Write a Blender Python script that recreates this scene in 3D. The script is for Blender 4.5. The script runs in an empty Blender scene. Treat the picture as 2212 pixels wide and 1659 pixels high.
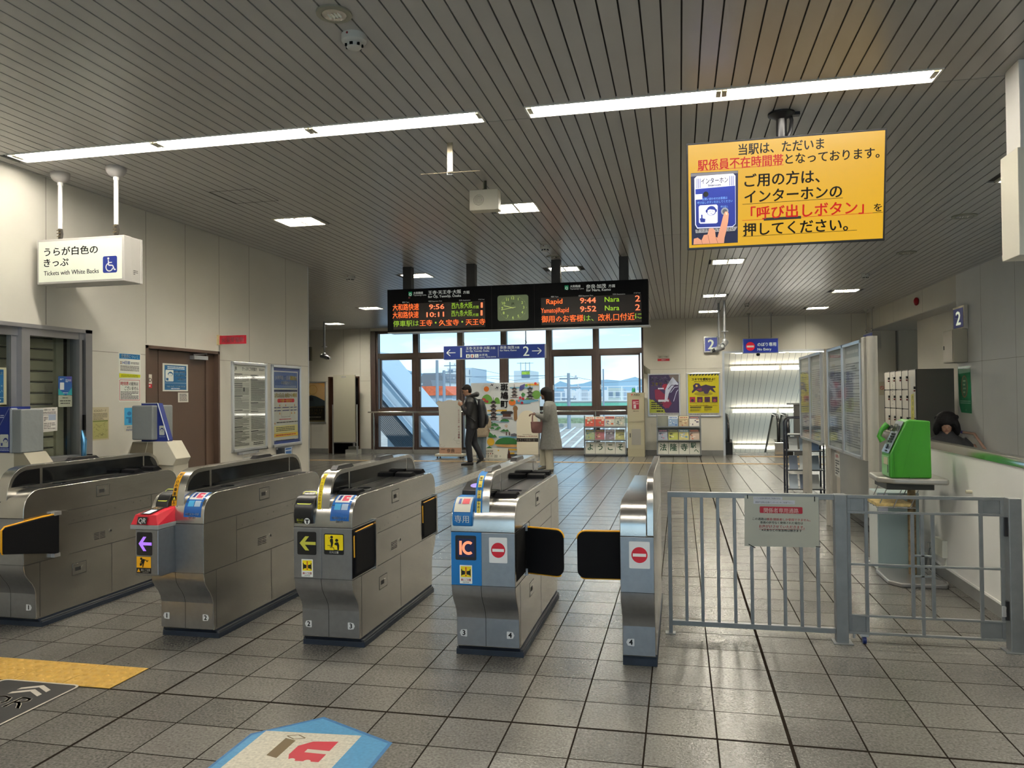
import bpy, bmesh, math, random
from mathutils import Vector, Matrix
PI = math.pi
SC = bpy.context.scene
COL = SC.collection
random.seed(7)

# ---------------------------------------------------------------- camera
cam_d = bpy.data.cameras.new('camera')
cam_d.sensor_width = 36.0
cam_d.lens = 27.0
cam_d.clip_end = 3000
cam = bpy.data.objects.new('camera', cam_d)
COL.objects.link(cam)
_r = Vector((0.97688643, 0.21349975, -0.01052433))
_d = Vector((-0.01336485, 0.01186556, -0.99984028))
_f = Vector((-0.21334077, 0.97687106, 0.01444469))
_m = Matrix((( _r.x, -_d.x, -_f.x, 0), (_r.y, -_d.y, -_f.y, 0), (_r.z, -_d.z, -_f.z, 1.5), (0, 0, 0, 1)))
cam.matrix_world = _m
SC.camera = cam
SC.view_settings.view_transform = 'Standard'
SC.view_settings.look = 'None'
SC.view_settings.gamma = 1
SC.view_settings.use_curve_mapping = False
SC.view_settings.exposure = 0.42

# ---------------------------------------------------------------- world: pale winter sky with thin cloud
W = bpy.data.worlds.new('sky')
SC.world = W
W.use_nodes = True
nt = W.node_tree
nt.nodes.clear()
out = nt.nodes.new('ShaderNodeOutputWorld')
bg = nt.nodes.new('ShaderNodeBackground')
tc = nt.nodes.new('ShaderNodeTexCoord')
sp = nt.nodes.new('ShaderNodeSeparateXYZ')
rp = nt.nodes.new('ShaderNodeValToRGB')
rp.color_ramp.elements[0].position = 0.0
rp.color_ramp.elements[0].color = (0.54, 0.77, 0.91, 1)
rp.color_ramp.elements[1].position = 0.45
rp.color_ramp.elements[1].color = (0.22, 0.46, 0.78, 1)
e = rp.color_ramp.elements.new(0.12); e.color = (0.36, 0.65, 0.90, 1)
no = nt.nodes.new('ShaderNodeTexNoise')
no.inputs['Scale'].default_value = 5.0
no.inputs['Detail'].default_value = 6
mp = nt.nodes.new('ShaderNodeMapping')
mp.inputs['Scale'].default_value = (1, 1, 3.5)
cr = nt.nodes.new('ShaderNodeValToRGB')
cr.color_ramp.elements[0].position = 0.50
cr.color_ramp.elements[1].position = 0.72
mx = nt.nodes.new('ShaderNodeMixRGB')
mx.inputs['Color2'].default_value = (0.86, 0.90, 0.94, 1)
L = nt.links.new
L(tc.outputs['Generated'], sp.inputs[0]); L(sp.outputs['Z'], rp.inputs[0])
L(tc.outputs['Generated'], mp.inputs[0]); L(mp.outputs[0], no.inputs['Vector'])
L(no.outputs[0], cr.inputs[0]); L(cr.outputs[0], mx.inputs['Fac']); L(rp.outputs[0], mx.inputs['Color1'])
L(mx.outputs[0], bg.inputs['Color']); L(bg.outputs[0], out.inputs[0])
bg.inputs['Strength'].default_value = 1.5

sun_d = bpy.data.lights.new('sun', 'SUN')
sun_d.energy = 2.6
sun_d.color = (1.0, 0.95, 0.86)
sun_d.angle = 0.01
sun = bpy.data.objects.new('sun', sun_d)
sun.rotation_euler = (math.radians(42), 0, math.radians(38))
COL.objects.link(sun)

TUBE_E = 46.0     # brightness of the ceiling tubes
TROF_E = 190.0     # brightness of the recessed fittings

# ---------------------------------------------------------------- materials
MATS = {}
def mat(name, col=(.5, .5, .5), rough=.5, metal=0.0, emit=0.0, ecol=None, noise=0.0, nscale=20, bump=0.0, bscale=60, alpha=1.0, spec=None, stretch=None, coat=0.0):
    if name in MATS: return MATS[name]
    m = bpy.data.materials.new(name)
    m.use_nodes = True
    t = m.node_tree
    b = t.nodes['Principled BSDF']
    b.inputs['Base Color'].default_value = (*col, 1)
    b.inputs['Roughness'].default_value = rough
    b.inputs['Metallic'].default_value = metal
    if spec is not None: b.inputs['Specular IOR Level'].default_value = spec
    if coat: b.inputs['Coat Weight'].default_value = coat
    if emit:
        b.inputs['Emission Color'].default_value = (*(ecol or col), 1)
        b.inputs['Emission Strength'].default_value = emit
    if noise or bump:
        co = t.nodes.new('ShaderNodeTexCoord')
        mpn = t.nodes.new('ShaderNodeMapping')
        if stretch: mpn.inputs['Scale'].default_value = stretch
        t.links.new(co.outputs['Object'], mpn.inputs[0])
    if noise:
        n = t.nodes.new('ShaderNodeTexNoise')
        n.inputs['Scale'].default_value = nscale
        n.inputs['Detail'].default_value = 5
        t.links.new(mpn.outputs[0], n.inputs['Vector'])
        r = t.nodes.new('ShaderNodeValToRGB')
        r.color_ramp.elements[0].position = .3
        r.color_ramp.elements[1].position = .7
        r.color_ramp.elements[0].color = (*[max(0, c * (1 - noise)) for c in col], 1)
        r.color_ramp.elements[1].color = (*[min(1, c * (1 + noise)) for c in col], 1)
        t.links.new(n.outputs[0], r.inputs[0])
        t.links.new(r.outputs[0], b.inputs['Base Color'])
    if bump:
        n2 = t.nodes.new('ShaderNodeTexNoise')
        n2.inputs['Scale'].default_value = bscale
        n2.inputs['Detail'].default_value = 3
        t.links.new(mpn.outputs[0], n2.inputs['Vector'])
        bp = t.nodes.new('ShaderNodeBump')
        bp.inputs['Strength'].default_value = bump
        bp.inputs['Distance'].default_value = .01
        t.links.new(n2.outputs[0], bp.inputs['Height'])
        t.links.new(bp.outputs[0], b.inputs['Normal'])
    MATS[name] = m
    return m

def hexc(h):
    v = [int(h[i:i + 2], 16) / 255 for i in (0, 2, 4)]
    return tuple(c / 12.92 if c <= .04045 else ((c + .055) / 1.055) ** 2.4 for c in v)
def pm(h, rough=.5, **k):     # plain printed / painted colour from an sRGB hex
    return mat('paint_' + h + ('_%d' % int(rough * 100)) + ''.join(k.keys()) + ''.join(str(v) for v in k.values() if not isinstance(v, tuple)), hexc(h), rough, **k)
def em(h, s):
    return mat('light_%s_%g' % (h, s), (0.01, 0.01, 0.01), .5, emit=s, ecol=hexc(h))

STEEL = mat('brushed_steel', (.52, .505, .47), .25, 1.0, noise=.09, nscale=7, stretch=(1, .35, 1), bump=.02, bscale=90)
STEELF = mat('brushed_steel_front', (.30, .305, .31), .34, .85, noise=.05, nscale=30)
STEELP = mat('polished_steel', (.72, .70, .66), .16, 1.0)
STEELG = mat('grey_fence_steel', (.24, .25, .25), .42, .6, noise=.08, nscale=14)
ALU = mat('aluminium', (.62, .63, .64), .3, .85)
DARK = mat('seam_dark', (.012, .012, .012), .7)
BLACKP = mat('black_plastic', (.012, .012, .013), .28)
BLACKM = mat('black_matte', (.004, .004, .005), .75, spec=.15)
GLASSD = mat('smoked_glass', (.006, .007, .008), .06)
NAVY = mat('navy_rubber', (.012, .02, .035), .55, noise=.2, nscale=12)
WALLM = mat('wall_panel', (.60, .575, .50), .55, noise=.035, nscale=1.3)
WALLG = mat('wall_panel_grey', (.70, .70, .67), .5, noise=.03, nscale=2)
WHITEP = mat('white_enamel', (.72, .71, .68), .4)
SKIRT = mat('grey_skirting', (.20, .20, .19), .5, noise=.1, nscale=5)
BROWNF = mat('brown_window_frame', (.055, .035, .030), .45)
CREAM = mat('cream_enamel', (.58, .54, .43), .45, noise=.03, nscale=6)

def set_alpha_glass(name, tint, rough=0.0, ior=1.45):
    m = bpy.data.materials.new(name); m.use_nodes = True
    t = m.node_tree; t.nodes.clear()
    o = t.nodes.new('ShaderNodeOutputMaterial'); tr = t.nodes.new('ShaderNodeBsdfTransparent'); g = t.nodes.new('ShaderNodeBsdfGlossy')
    tr.inputs[0].default_value = (*tint, 1); g.inputs['Roughness'].default_value = rough
    mxs = t.nodes.new('ShaderNodeMixShader'); fr = t.nodes.new('ShaderNodeFresnel'); fr.inputs[0].default_value = 1.45
    ge = t.nodes.new('ShaderNodeNewGeometry'); mm = t.nodes.new('ShaderNodeMath'); mm.operation = 'MULTIPLY_ADD'; mm.inputs[1].default_value = 1 / ior - ior; mm.inputs[2].default_value = ior
    t.links.new(ge.outputs['Backfacing'], mm.inputs[0]); t.links.new(mm.outputs[0], fr.inputs[0])
    t.links.new(fr.outputs[0], mxs.inputs[0]); t.links.new(tr.outputs[0], mxs.inputs[1]); t.links.new(g.outputs[0], mxs.inputs[2]); t.links.new(mxs.outputs[0], o.inputs[0])
    return m
PANE = set_alpha_glass('window_glass', (.95, .98, .98))
ACRYL = set_alpha_glass('clear_acrylic', (.97, .98, .98), .03, 1.22)

# ---------------------------------------------------------------- mesh builder
_TC = {}
def text_geo(s, bold=0.0, res=2):
    k = (s, bold, res)
    if k in _TC: return _TC[k]
    c = bpy.data.curves.new('t', 'FONT')
    c.body = s; c.resolution_u = res; c.space_line = 1.0
    o = bpy.data.objects.new('t', c)
    m = bpy.data.meshes.new_from_object(o)
    vs = [(v.co.x, v.co.y) for v in m.vertices]
    fs = [tuple(p.vertices) for p in m.polygons]
    bpy.data.objects.remove(o); bpy.data.meshes.remove(m); bpy.data.curves.remove(c)
    x0 = min(v[0] for v in vs) - bold; x1 = max(v[0] for v in vs) + bold
    sh = [(0, 0)] if bold < .004 else ([(-bold, 0), (bold, 0)] if bold < .015 else [(-bold, 0), (bold, 0), (0, bold * .7), (0, -bold * .7)])
    V = []; F = []
    for dx, dy in sh:
        n = len(V); V += [(v[0] - x0 + dx, v[1] + dy) for v in vs]; F += [tuple(i + n for i in f) for f in fs]
    _TC[k] = (V, F, x1 - x0)
    return _TC[k]

class MB:
    def __init__(s):
        s.v = []; s.f = []; s.mi = []; s.sm = []; s.mats = []
    def _m(s, m):
        if m not in s.mats: s.mats.append(m)
        return s.mats.index(m)
    def add(s, vs, fs, m, smooth=False):
        n = len(s.v); k = s._m(m)
        s.v += [tuple(v) for v in vs]
        for f in fs:
            s.f.append(tuple(i + n for i in f)); s.mi.append(k); s.sm.append(smooth)
        return s
    def box(s, x0, y0, z0, x1, y1, z1, m):
        return s.add([(x0, y0, z0), (x1, y0, z0), (x1, y1, z0), (x0, y1, z0), (x0, y0, z1), (x1, y0, z1), (x1, y1, z1), (x0, y1, z1)],
                     [(0, 3, 2, 1), (4, 5, 6, 7), (0, 1, 5, 4), (1, 2, 6, 5), (2, 3, 7, 6), (3, 0, 4, 7)], m)
    def prism(s, poly, ax, a, b, m, smooth=False):
        n = len(poly)
        def P(p, t):
            return (t, p[0], p[1]) if ax == 'x' else ((p[0], t, p[1]) if ax == 'y' else (p[0], p[1], t))
        vs = [P(p, a) for p in poly] + [P(p, b) for p in poly]
        s.add(vs, [(i, (i + 1) % n, n + (i + 1) % n, n + i) for i in range(n)], m, smooth)
        s.add([P(p, a) for p in poly], [tuple(range(n))], m)
        s.add([P(p, b) for p in poly], [tuple(range(n))[::-1]], m)
        return s
    def tube(s, pts, r, m, n=10, caps=True, sy=1.0):
        pts = [Vector(p) for p in pts]
        rs = r if isinstance(r, (list, tuple)) else [r] * len(pts)
        vs = []; up = None
        for i, p in enumerate(pts):
            d = (pts[min(i + 1, len(pts) - 1)] - pts[max(i - 1, 0)]).normalized()
            if up is None:
                up = Vector((0, 0, 1)) if abs(d.z) < .9 else Vector((0, 1, 0))
            a = d.cross(up).normalized(); b = a.cross(d).normalized(); up = b
            for k in range(n):
                t = 2 * PI * k / n
                vs.append(p + a * (rs[i] * math.cos(t)) + b * (rs[i] * sy * math.sin(t)))
        fs = []
        for i in range(len(pts) - 1):
            for k in range(n):
                fs.append((i * n + k, i * n + (k + 1) % n, (i + 1) * n + (k + 1) % n, (i + 1) * n + k))
        s.add(vs, fs, m, True)
        if caps:
            s.add(vs[:n], [tuple(range(n))[::-1]], m); s.add(vs[-n:], [tuple(range(n))], m)
        return s
    def cyl(s, p0, p1, r, m, n=16, r1=None):
        return s.tube([p0, p1], [r, r if r1 is None else r1], m, n)
    def lathe(s, prof, c, m, n=20, smooth=True):      # prof: (r, z) about a vertical axis at c
        vs = []; fs = []
        for r, z in prof:
            for k in range(n):
                t = 2 * PI * k / n
                vs.append((c[0] + r * math.cos(t), c[1] + r * math.sin(t), c[2] + z))
        for i in range(len(prof) - 1):
            for k in range(n):
                fs.append((i * n + k, i * n + (k + 1) % n, (i + 1) * n + (k + 1) % n, (i + 1) * n + k))
        s.add(vs, fs, m, smooth)
        s.add(vs[:n], [tuple(range(n))], m); s.add(vs[-n:], [tuple(range(n))[::-1]], m)
        return s
    def ell(s, c, r, m, n=14, k=9, rot=None):
        vs = []; fs = []
        for i in range(k + 1):
            ph = PI * i / k
            for j in range(n):
                t = 2 * PI * j / n
                v = Vector((r[0] * math.sin(ph) * math.cos(t), r[1] * math.sin(ph) * math.sin(t), r[2] * math.cos(ph)))
                if rot: v = rot @ v
                vs.append(Vector(c) + v)
        for i in range(k):
            for j in range(n):
                fs.append((i * n + j, i * n + (j + 1) % n, (i + 1) * n + (j + 1) % n, (i + 1) * n + j))
        return s.add(vs, fs, m, True)
    def loft(s, rings, m, n=20, caps=True, smooth=True):   # rings: (centre, half-x vector, half-y vector)
        vs = []; fs = []
        for c, a, b in rings:
            c = Vector(c); a = Vector(a); b = Vector(b)
            for k in range(n):
                t = 2 * PI * k / n
                vs.append(c + a * math.cos(t) + b * math.sin(t))
        for i in range(len(rings) - 1):
            for k in range(n):
                fs.append((i * n + k, i * n + (k + 1) % n, (i + 1) * n + (k + 1) % n, (i + 1) * n + k))
        s.add(vs, fs, m, smooth)
        if caps:
            s.add(vs[:n], [tuple(range(n))], m); s.add(vs[-n:], [tuple(range(n))[::-1]], m)
        return s
    def build(s, name, parent=None, bevel=0, origin=None, remesh=0, smooth_it=0, segs=2):
        me = bpy.data.meshes.new(name)
        o0 = Vector(origin) if origin else Vector((0, 0, 0))
        me.from_pydata([tuple(Vector(v) - o0) for v in s.v], [], s.f)
        for m in s.mats: me.materials.append(m)
        me.polygons.foreach_set('material_index', s.mi)
        me.polygons.foreach_set('use_smooth', s.sm)
        bm = bmesh.new(); bm.from_mesh(me)
        if remesh or bevel: bmesh.ops.remove_doubles(bm, verts=bm.verts, dist=1e-5)
        bmesh.ops.recalc_face_normals(bm, faces=bm.faces)
        bm.to_mesh(me); bm.free()
        if any(s.sm): me.set_sharp_from_angle(angle=math.radians(42))
        me.update()
        o = bpy.data.objects.new(name, me)
        COL.objects.link(o)
        o.location = o0
        if parent is not None:
            o.parent = parent
            o.location = o0 - wloc(parent)
        if bevel:
            b = o.modifiers.new('bevel', 'BEVEL'); b.width = bevel; b.segments = segs; b.limit_method = 'ANGLE'; b.angle_limit = math.radians(40)
        if remesh:
            r = o.modifiers.new('remesh', 'REMESH'); r.mode = 'VOXEL'; r.voxel_size = remesh; r.use_smooth_shade = True
            if smooth_it:
                q = o.modifiers.new('smooth', 'SMOOTH'); q.iterations = smooth_it; q.factor = .5
        return o

def wloc(o):
    v = Vector(o.location)
    p = o.parent
    while p is not None:
        v = v + p.location; p = p.parent
    return v
def empty(name, loc):
    o = bpy.data.objects.new(name, None); COL.objects.link(o); o.location = loc; o.empty_display_size = .1
    return o
def tag(o, label, cat, group=None, kind=None):
    if label: o['label'] = label
    if cat: o['category'] = cat
    if group: o['group'] = group
    if kind: o['kind'] = kind
    return o
def thing(name, loc, label, cat, group=None, kind=None):
    return tag(empty(name, loc), label, cat, group, kind)
def struct(mb, name, bevel=0, parent=None):
    o = mb.build(name, parent, bevel)
    if parent is None: o['kind'] = 'structure'
    return o
def copy_tree(o, dv, parent=None):
    c = o.copy(); COL.objects.link(c)
    if parent is None: c.location = Vector(o.location) + Vector(dv)
    else: c.parent = parent
    for ch in list(o.children): copy_tree(ch, dv, c)
    return c

class CV:
    """flat printed surface: origin top-left, U to the right, V down, nu x nv drawing units"""
    def __init__(s, mb, O, U, V, nu, nv, lift=.0008):
        s.mb = mb; s.O = Vector(O); s.U = Vector(U) / nu; s.V = Vector(V) / nv
        s.N = Vector(V).cross(Vector(U)).normalized(); s.k = 0; s.nu = nu; s.nv = nv; s.lift = lift * .12
    def P(s, u, v):
        return s.O + s.U * u + s.V * v + s.N * (s.lift * s.k)
    def up(s): s.k += 1; return s
    def poly(s, pts, m, layer=True):
        if layer: s.k += 1
        s.mb.add([s.P(*p) for p in pts], [tuple(range(len(pts)))[::-1]], m); return s
    def rect(s, u0, v0, u1, v1, m, layer=True): return s.poly([(u0, v0), (u1, v0), (u1, v1), (u0, v1)], m, layer)
    def fill(s, m): return s.rect(0, 0, s.nu, s.nv, m)
    def rrect(s, u0, v0, u1, v1, r, m):
        pts = []
        for cx, cy, a in ((u1 - r, v1 - r, 0), (u0 + r, v1 - r, 90), (u0 + r, v0 + r, 180), (u1 - r, v0 + r, 270)):
            for i in range(5):
                t = math.radians(a + i * 22.5); pts.append((cx + r * math.cos(t), cy + r * math.sin(t)))
        return s.poly(pts, m)
    def circ(s, u, v, r, m, n=20, ry=None):
        return s.poly([(u + r * math.cos(2 * PI * i / n), v + (ry or r) * math.sin(2 * PI * i / n)) for i in range(n)], m)
    def line(s, u0, v0, u1, v1, w, m, layer=True):
        d = math.hypot(u1 - u0, v1 - v0) or 1; a = (v1 - v0) / d * w / 2; b = -(u1 - u0) / d * w / 2
        return s.poly([(u0 + a, v0 + b), (u1 + a, v1 + b), (u1 - a, v1 - b), (u0 - a, v0 - b)], m, layer)
    def pline(s, pts, w, m, closed=False):
        s.k += 1
        q = list(pts) + ([pts[0]] if closed else [])
        for a, b in zip(q, q[1:]): s.line(a[0], a[1], b[0], b[1], w, m, False)
        return s
    def text(s, u, v, t, h, m, w=None, bold=0.012, al='L', res=2, rot=0):
        """baseline at v, glyph em height h; w squeezes to a width"""
        s.k += 1
        vs, fs, wd = text_geo(t, bold, res)
        sx = h if w is None else w / wd
        if al == 'C': u = u - wd * sx / 2
        if al == 'R': u = u - wd * sx
        c, sn = math.cos(rot), math.sin(rot)
        s.mb.add([s.P(u + x * sx * c + y * h * sn, v - y * h * c + x * sx * sn) for x, y in vs], fs, m); return s
    def vtext(s, u, v, t, h, m, bold=0.012, step=1.12):
        for i, ch in enumerate(t): s.text(u, v + h * (i * step + .85), ch, h, m, bold=bold, al='C'); s.k -= 1
        s.k += 1; return s
    def fine(s, u0, v0, u1, v1, rows, m, thick=.45, seed=1, gap=.16):
        """unreadable small print: short dashes in rows"""
        s.k += 1; R = random.Random(seed); dv = (v1 - v0) / rows; asp = (s.V.length / s.U.length)
        for i in range(rows):
            u = u0; y = v0 + dv * (i + .5); end = u1 if R.random() < .75 else u0 + (u1 - u0) * R.uniform(.4, .9)
            while u < end - 1e-6:
                l = dv * asp * R.uniform(.6, 2.6); e2 = min(end, u + l)
                if e2 - u > dv * .2: s.rect(u, y - dv * thick / 2, e2, y + dv * thick / 2, m, False)
                u = e2 + dv * asp * gap * R.uniform(.8, 2)
        return s
# ================================================================ THE HALL
ZC = 3.306
FARY = 19.05
TX, TY, PX, PY = -2.600, 3.459, .30424, .29994      # tile grid of the floor
def floor_mat():
    m = bpy.data.materials.new('floor_tile'); m.use_nodes = True
    t = m.node_tree; b = t.nodes['Principled BSDF']; N = t.nodes.new; K = t.links.new
    co = N('ShaderNodeTexCoord'); s = N('ShaderNodeSeparateXYZ'); K(co.outputs['Object'], s.inputs[0])
    def M(op, a, c=None, d=None):
        n = N('ShaderNodeMath'); n.operation = op
        for i, v in enumerate((a, c, d)):
            if v is None: continue
            if isinstance(v, (int, float)): n.inputs[i].default_value = v
            else: K(v, n.inputs[i])
        return n.outputs[0]
    gr = []; idx = []
    for ax, o0, p in (('X', TX, PX), ('Y', TY, PY)):
        q = M('DIVIDE', M('SUBTRACT', s.outputs[ax], o0), p)
        fr = M('FRACT', M('ADD', q, 100.5)); dist = M('ABSOLUTE', M('SUBTRACT', fr, .5))
        thin = M('LESS_THAN', dist, .0125)
        fr10 = M('FRACT', M('ADD', M('DIVIDE', q, 10.0), 10.5)); d10 = M('ABSOLUTE', M('SUBTRACT', fr10, .5))
        gr.append(M('MAXIMUM', thin, M('LESS_THAN', d10, .0026))); idx.append(M('FLOOR', q))
    g = M('MAXIMUM', gr[0], gr[1])
    cb = N('ShaderNodeCombineXYZ'); K(idx[0], cb.inputs[0]); K(idx[1], cb.inputs[1])
    wn = N('ShaderNodeTexWhiteNoise'); K(cb.outputs[0], wn.inputs['Vector'])
    big = N('ShaderNodeTexNoise'); big.inputs['Scale'].default_value = 1.1; big.inputs['Detail'].default_value = 5; K(co.outputs['Object'], big.inputs['Vector'])
    sp1 = N('ShaderNodeTexNoise'); sp1.inputs['Scale'].default_value = 85; sp1.inputs['Detail'].default_value = 3; K(co.outputs['Object'], sp1.inputs['Vector'])
    v = M('ADD', M('MULTIPLY', wn.outputs['Value'], .16), M('ADD', M('MULTIPLY', big.outputs[0], .45), M('MULTIPLY', sp1.outputs[0], .75)))
    r = N('ShaderNodeValToRGB'); K(v, r.inputs[0])
    r.color_ramp.elements[0].position = .48; r.color_ramp.elements[1].position = .86
    r.color_ramp.elements[0].color = (.080, .076, .068, 1); r.color_ramp.elements[1].color = (.195, .186, .165, 1)
    mx = N('ShaderNodeMixRGB'); K(g, mx.inputs[0]); K(r.outputs[0], mx.inputs[1]); mx.inputs[2].default_value = (.018, .014, .011, 1); K(mx.outputs[0], b.inputs['Base Color'])
    h = N('ShaderNodeTexNoise'); h.inputs['Scale'].default_value = 70; h.inputs['Detail'].default_value = 2; h.inputs['Distortion'].default_value = 1.2; K(co.outputs['Object'], h.inputs['Vector'])
    hh = M('SUBTRACT', h.outputs[0], M('MULTIPLY', g, .9))
    bp = N('ShaderNodeBump'); bp.inputs['Strength'].default_value = .45; bp.inputs['Distance'].default_value = .0035; K(hh, bp.inputs['Height']); K(bp.outputs[0], b.inputs['Normal'])
    ro = M('ADD', .21, M('MULTIPLY', g, .4)); K(ro, b.inputs['Roughness']); K(M('MULTIPLY', M('SUBTRACT', 1.0, g), .62), b.inputs['Specular IOR Level'])
    return m
FLOORM = floor_mat()
mb = MB()
for x0, y0, x1, y1 in ((-14, -3, 2.16, 19.30), (2.16, -3, 4.4, 5.15), (2.16, 11.4, 8, 19.30), (1.0, 19.30, 3.42, 20.0)):
    mb.box(x0, y0, -.30, x1, y1, 0, FLOORM)
struct(mb, 'floor')

# ceiling: narrow metal slats running away from the camera, cross joints every 4 m, openings for the fittings
SLAT = mat('ceiling_slat', (.40, .39, .37), .30, .0, noise=.02, nscale=3, spec=.35)
GROOVE = mat('ceiling_groove', (.035, .03, .025), .8)
TROFS = [(-3.785, 7.22), (-1.52, 7.22), (.67, 7.22), (2.92, 7.22), (-3.83, 10.92), (-1.60, 10.92), (.67, 10.92), (-6.14, 14.68), (-3.85, 14.68), (-1.58, 14.68), (.65, 14.68), (2.92, 14.68),
         (-8.30, 17.52), (-6.10, 17.52), (-3.85, 17.52), (-1.58, 17.52), (.64, 17.52), (2.91, 17.52)]
HOLES = [(-4.82, -1.225, 4.70, 4.885), (-.925, 1.455, 4.70, 4.885)] + [(x - .215, x + .215, y - .185, y + .185) for x, y in TROFS]
HOLES += [(-4.82, -1.225, .70, .885), (-.925, 1.455, .70, .885), (2.44, 3.66, 4.70, 4.885), (2.44, 3.66, .70, .885)]
JOINTS = [-3, .90, 4.90, 8.90, 12.94, 16.98, FARY + .05]
mb = MB()
p = .0963; x = -.642 - 140 * p
while x < 4.30:
    a, c = x + .0045, min(x + p - .0045, 4.30)
    for j0, j1 in zip(JOINTS, JOINTS[1:]):
        spans = [(j0 + .004, j1 - .004)]
        for hx0, hx1, hy0, hy1 in HOLES:
            if a < hx1 - .01 and c > hx0 + .01:
                ns = []
                for s0, s1 in spans:
                    if hy1 <= s0 or hy0 >= s1: ns.append((s0, s1)); continue
                    if hy0 > s0: ns.append((s0, hy0))
                    if hy1 < s1: ns.append((hy1, s1))
                spans = ns
        for s0, s1 in spans:
            mb.add([(a, s0, ZC), (c, s0, ZC), (c, s1, ZC), (a, s1, ZC), (a, s0, ZC + .012), (c, s0, ZC + .012), (c, s1, ZC + .012), (a, s1, ZC + .012)],
                   [(0, 3, 2, 1), (0, 4, 7, 3), (1, 2, 6, 5), (0, 1, 5, 4), (2, 3, 7, 6)], SLAT)
    x += p
# backing above the grooves, left open over the fittings
ys = sorted(set([-3, FARY + .05] + [h[2] for h in HOLES] + [h[3] for h in HOLES]))
for y0, y1 in zip(ys, ys[1:]):
    xs = [(-14.2, 4.30)]
    for hx0, hx1, hy0, hy1 in HOLES:
        if hy0 < y1 - 1e-6 and hy1 > y0 + 1e-6:
            ns = []
            for s0, s1 in xs:
                if hx1 <= s0 or hx0 >= s1: ns.append((s0, s1)); continue
                if hx0 > s0: ns.append((s0, hx0))
                if hx1 < s1: ns.append((hx1, s1))
            xs = ns
    for s0, s1 in xs: mb.box(s0, y0, ZC + .0125, s1, y1, ZC + .02, GROOVE)
struct(mb, 'ceiling')
mb = MB(); mb.box(-14.4, -3.2, ZC + .18, 9, 21.6, ZC + .4, WALLM); struct(mb, 'roof_sun_block')      # unseen roof slab, added to keep the sun out of the hall

# walls -------------------------------------------------------------
XL = -5.0
JT = mat('panel_joint', (.20, .185, .15), .8)
mb = MB()
W0 = dict(y0=4.0, y1=5.735, z0=.95, z1=2.10)                       # ticket-office window opening
D0 = dict(y0=6.44, y1=7.64, z1=2.018)                             # brown door opening
for y0, y1, z0, z1 in ((-3, 4.0, 0, ZC + .17), (4.0, 5.735, 0, .95), (4.0, 5.735, 2.10, ZC + .17), (5.735, 6.44, 0, ZC + .17), (6.44, 7.64, 2.018, ZC + .17), (7.64, 9.75, 0, ZC + .17)):
    mb.box(XL - .30, y0, z0, XL, y1, z1, WALLM)
for yj in (3.05, 4.14, 5.257, 6.45, 7.05, 7.65, 8.26, 9.13):
    z0 = 2.11 if yj < 5.7 else (2.03 if 6.4 < yj < 7.7 else 0)
    mb.box(XL, yj - .002, z0, XL + .0012, yj + .002, ZC, JT)
for a, c in ((5.735, 6.44), (7.64, 9.75), (-2, 4.0)): mb.box(XL, a, 1.922, XL + .0012, c, 1.926, JT)
mb.box(-13.9, 9.45, 0, XL - .30, 9.75, ZC + .17, WALLM)
mb.box(XL - .31, 9.735, 0, XL + .004, 9.755, ZC, ALU)
struct(mb, 'wall_left')
mb = MB(); mb.box(-5.3, -3.1, 0, -3.2, -3.0, ZC + .17, WALLM); mb.box(2.2, -3.1, 0, 4.5, -3.0, ZC + .17, WALLM); mb.box(-3.2, -3.1, 2.35, 2.2, -3.0, ZC + .17, WALLM); struct(mb, 'wall_light_block')  # unseen wall added to cut the daylight falling on the gate fronts
mb = MB(); mb.box(-14.2, 9.75, 0, -13.9, 19.3, ZC + .17, WALLM); struct(mb, 'wall_hall_end')

mb = MB()
SH = WALLM
mb.box(-14.2, FARY, 0, -9.20, FARY + .25, ZC + .17, SH)
mb.box(-9.20, FARY, 2.04, -8.30, FARY + .25, ZC + .17, SH)
mb.box(-8.30, FARY, 0, -7.99, FARY + .25, ZC + .17, SH)
mb.box(-7.99, FARY + .02, 3.23, -.86, FARY + .25, ZC + .17, SH)
mb.box(-7.99, FARY + .02, 0, -.86, FARY + .25, .10, SKIRT)
mb.box(-.86, FARY, 0, 1.03, FARY + .25, ZC + .17, SH)
mb.box(1.03, FARY, 2.46, 3.40, FARY + .25, ZC + .17, SH)
mb.box(3.40, FARY, 0, 9, FARY + .25, ZC + .17, SH)
for xj in (-12.3, -11.1, -9.7, -8.75, -8.28): mb.box(xj - .003, FARY - .001, 2.06 if -9.2 < xj < -8.3 else .13, xj + .003, FARY, ZC, JT)
mb.box(-14, FARY - .001, 1.912, -9.22, FARY, 1.918, JT); mb.box(-8.28, FARY - .001, 1.912, -8.0, FARY, 1.918, JT)
for xj in (.15, 1.7, 2.9, 3.9, 4.9): mb.box(xj - .003, FARY - .001, .13 if xj < 1 or xj > 3.4 else 2.5, xj + .003, FARY, ZC, JT)
mb.box(-.84, FARY - .001, 2.09, 1.0, FARY, 2.095, JT)
struct(mb, 'wall_far')
mb = MB()                                                      # dark cupboard recess behind the board
for b in ((-9.20, FARY + .25, 0, -8.30, FARY + .30, 2.04), (-9.25, FARY + .01, 0, -9.20, FARY + .30, 2.04), (-8.30, FARY + .01, 0, -8.25, FARY + .30, 2.04)): mb.box(*b, BLACKM)
mb.box(-9.20, FARY - .004, 0, -9.165, FARY + .2, 2.04, pm('4a2f1e')); mb.box(-8.335, FARY - .004, 0, -8.30, FARY + .2, 2.04, pm('4a2f1e')); mb.box(-9.20, FARY - .004, 2.005, -8.30, FARY + .2, 2.04, pm('4a2f1e'))
struct(mb, 'door_1')
mb = MB()
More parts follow.
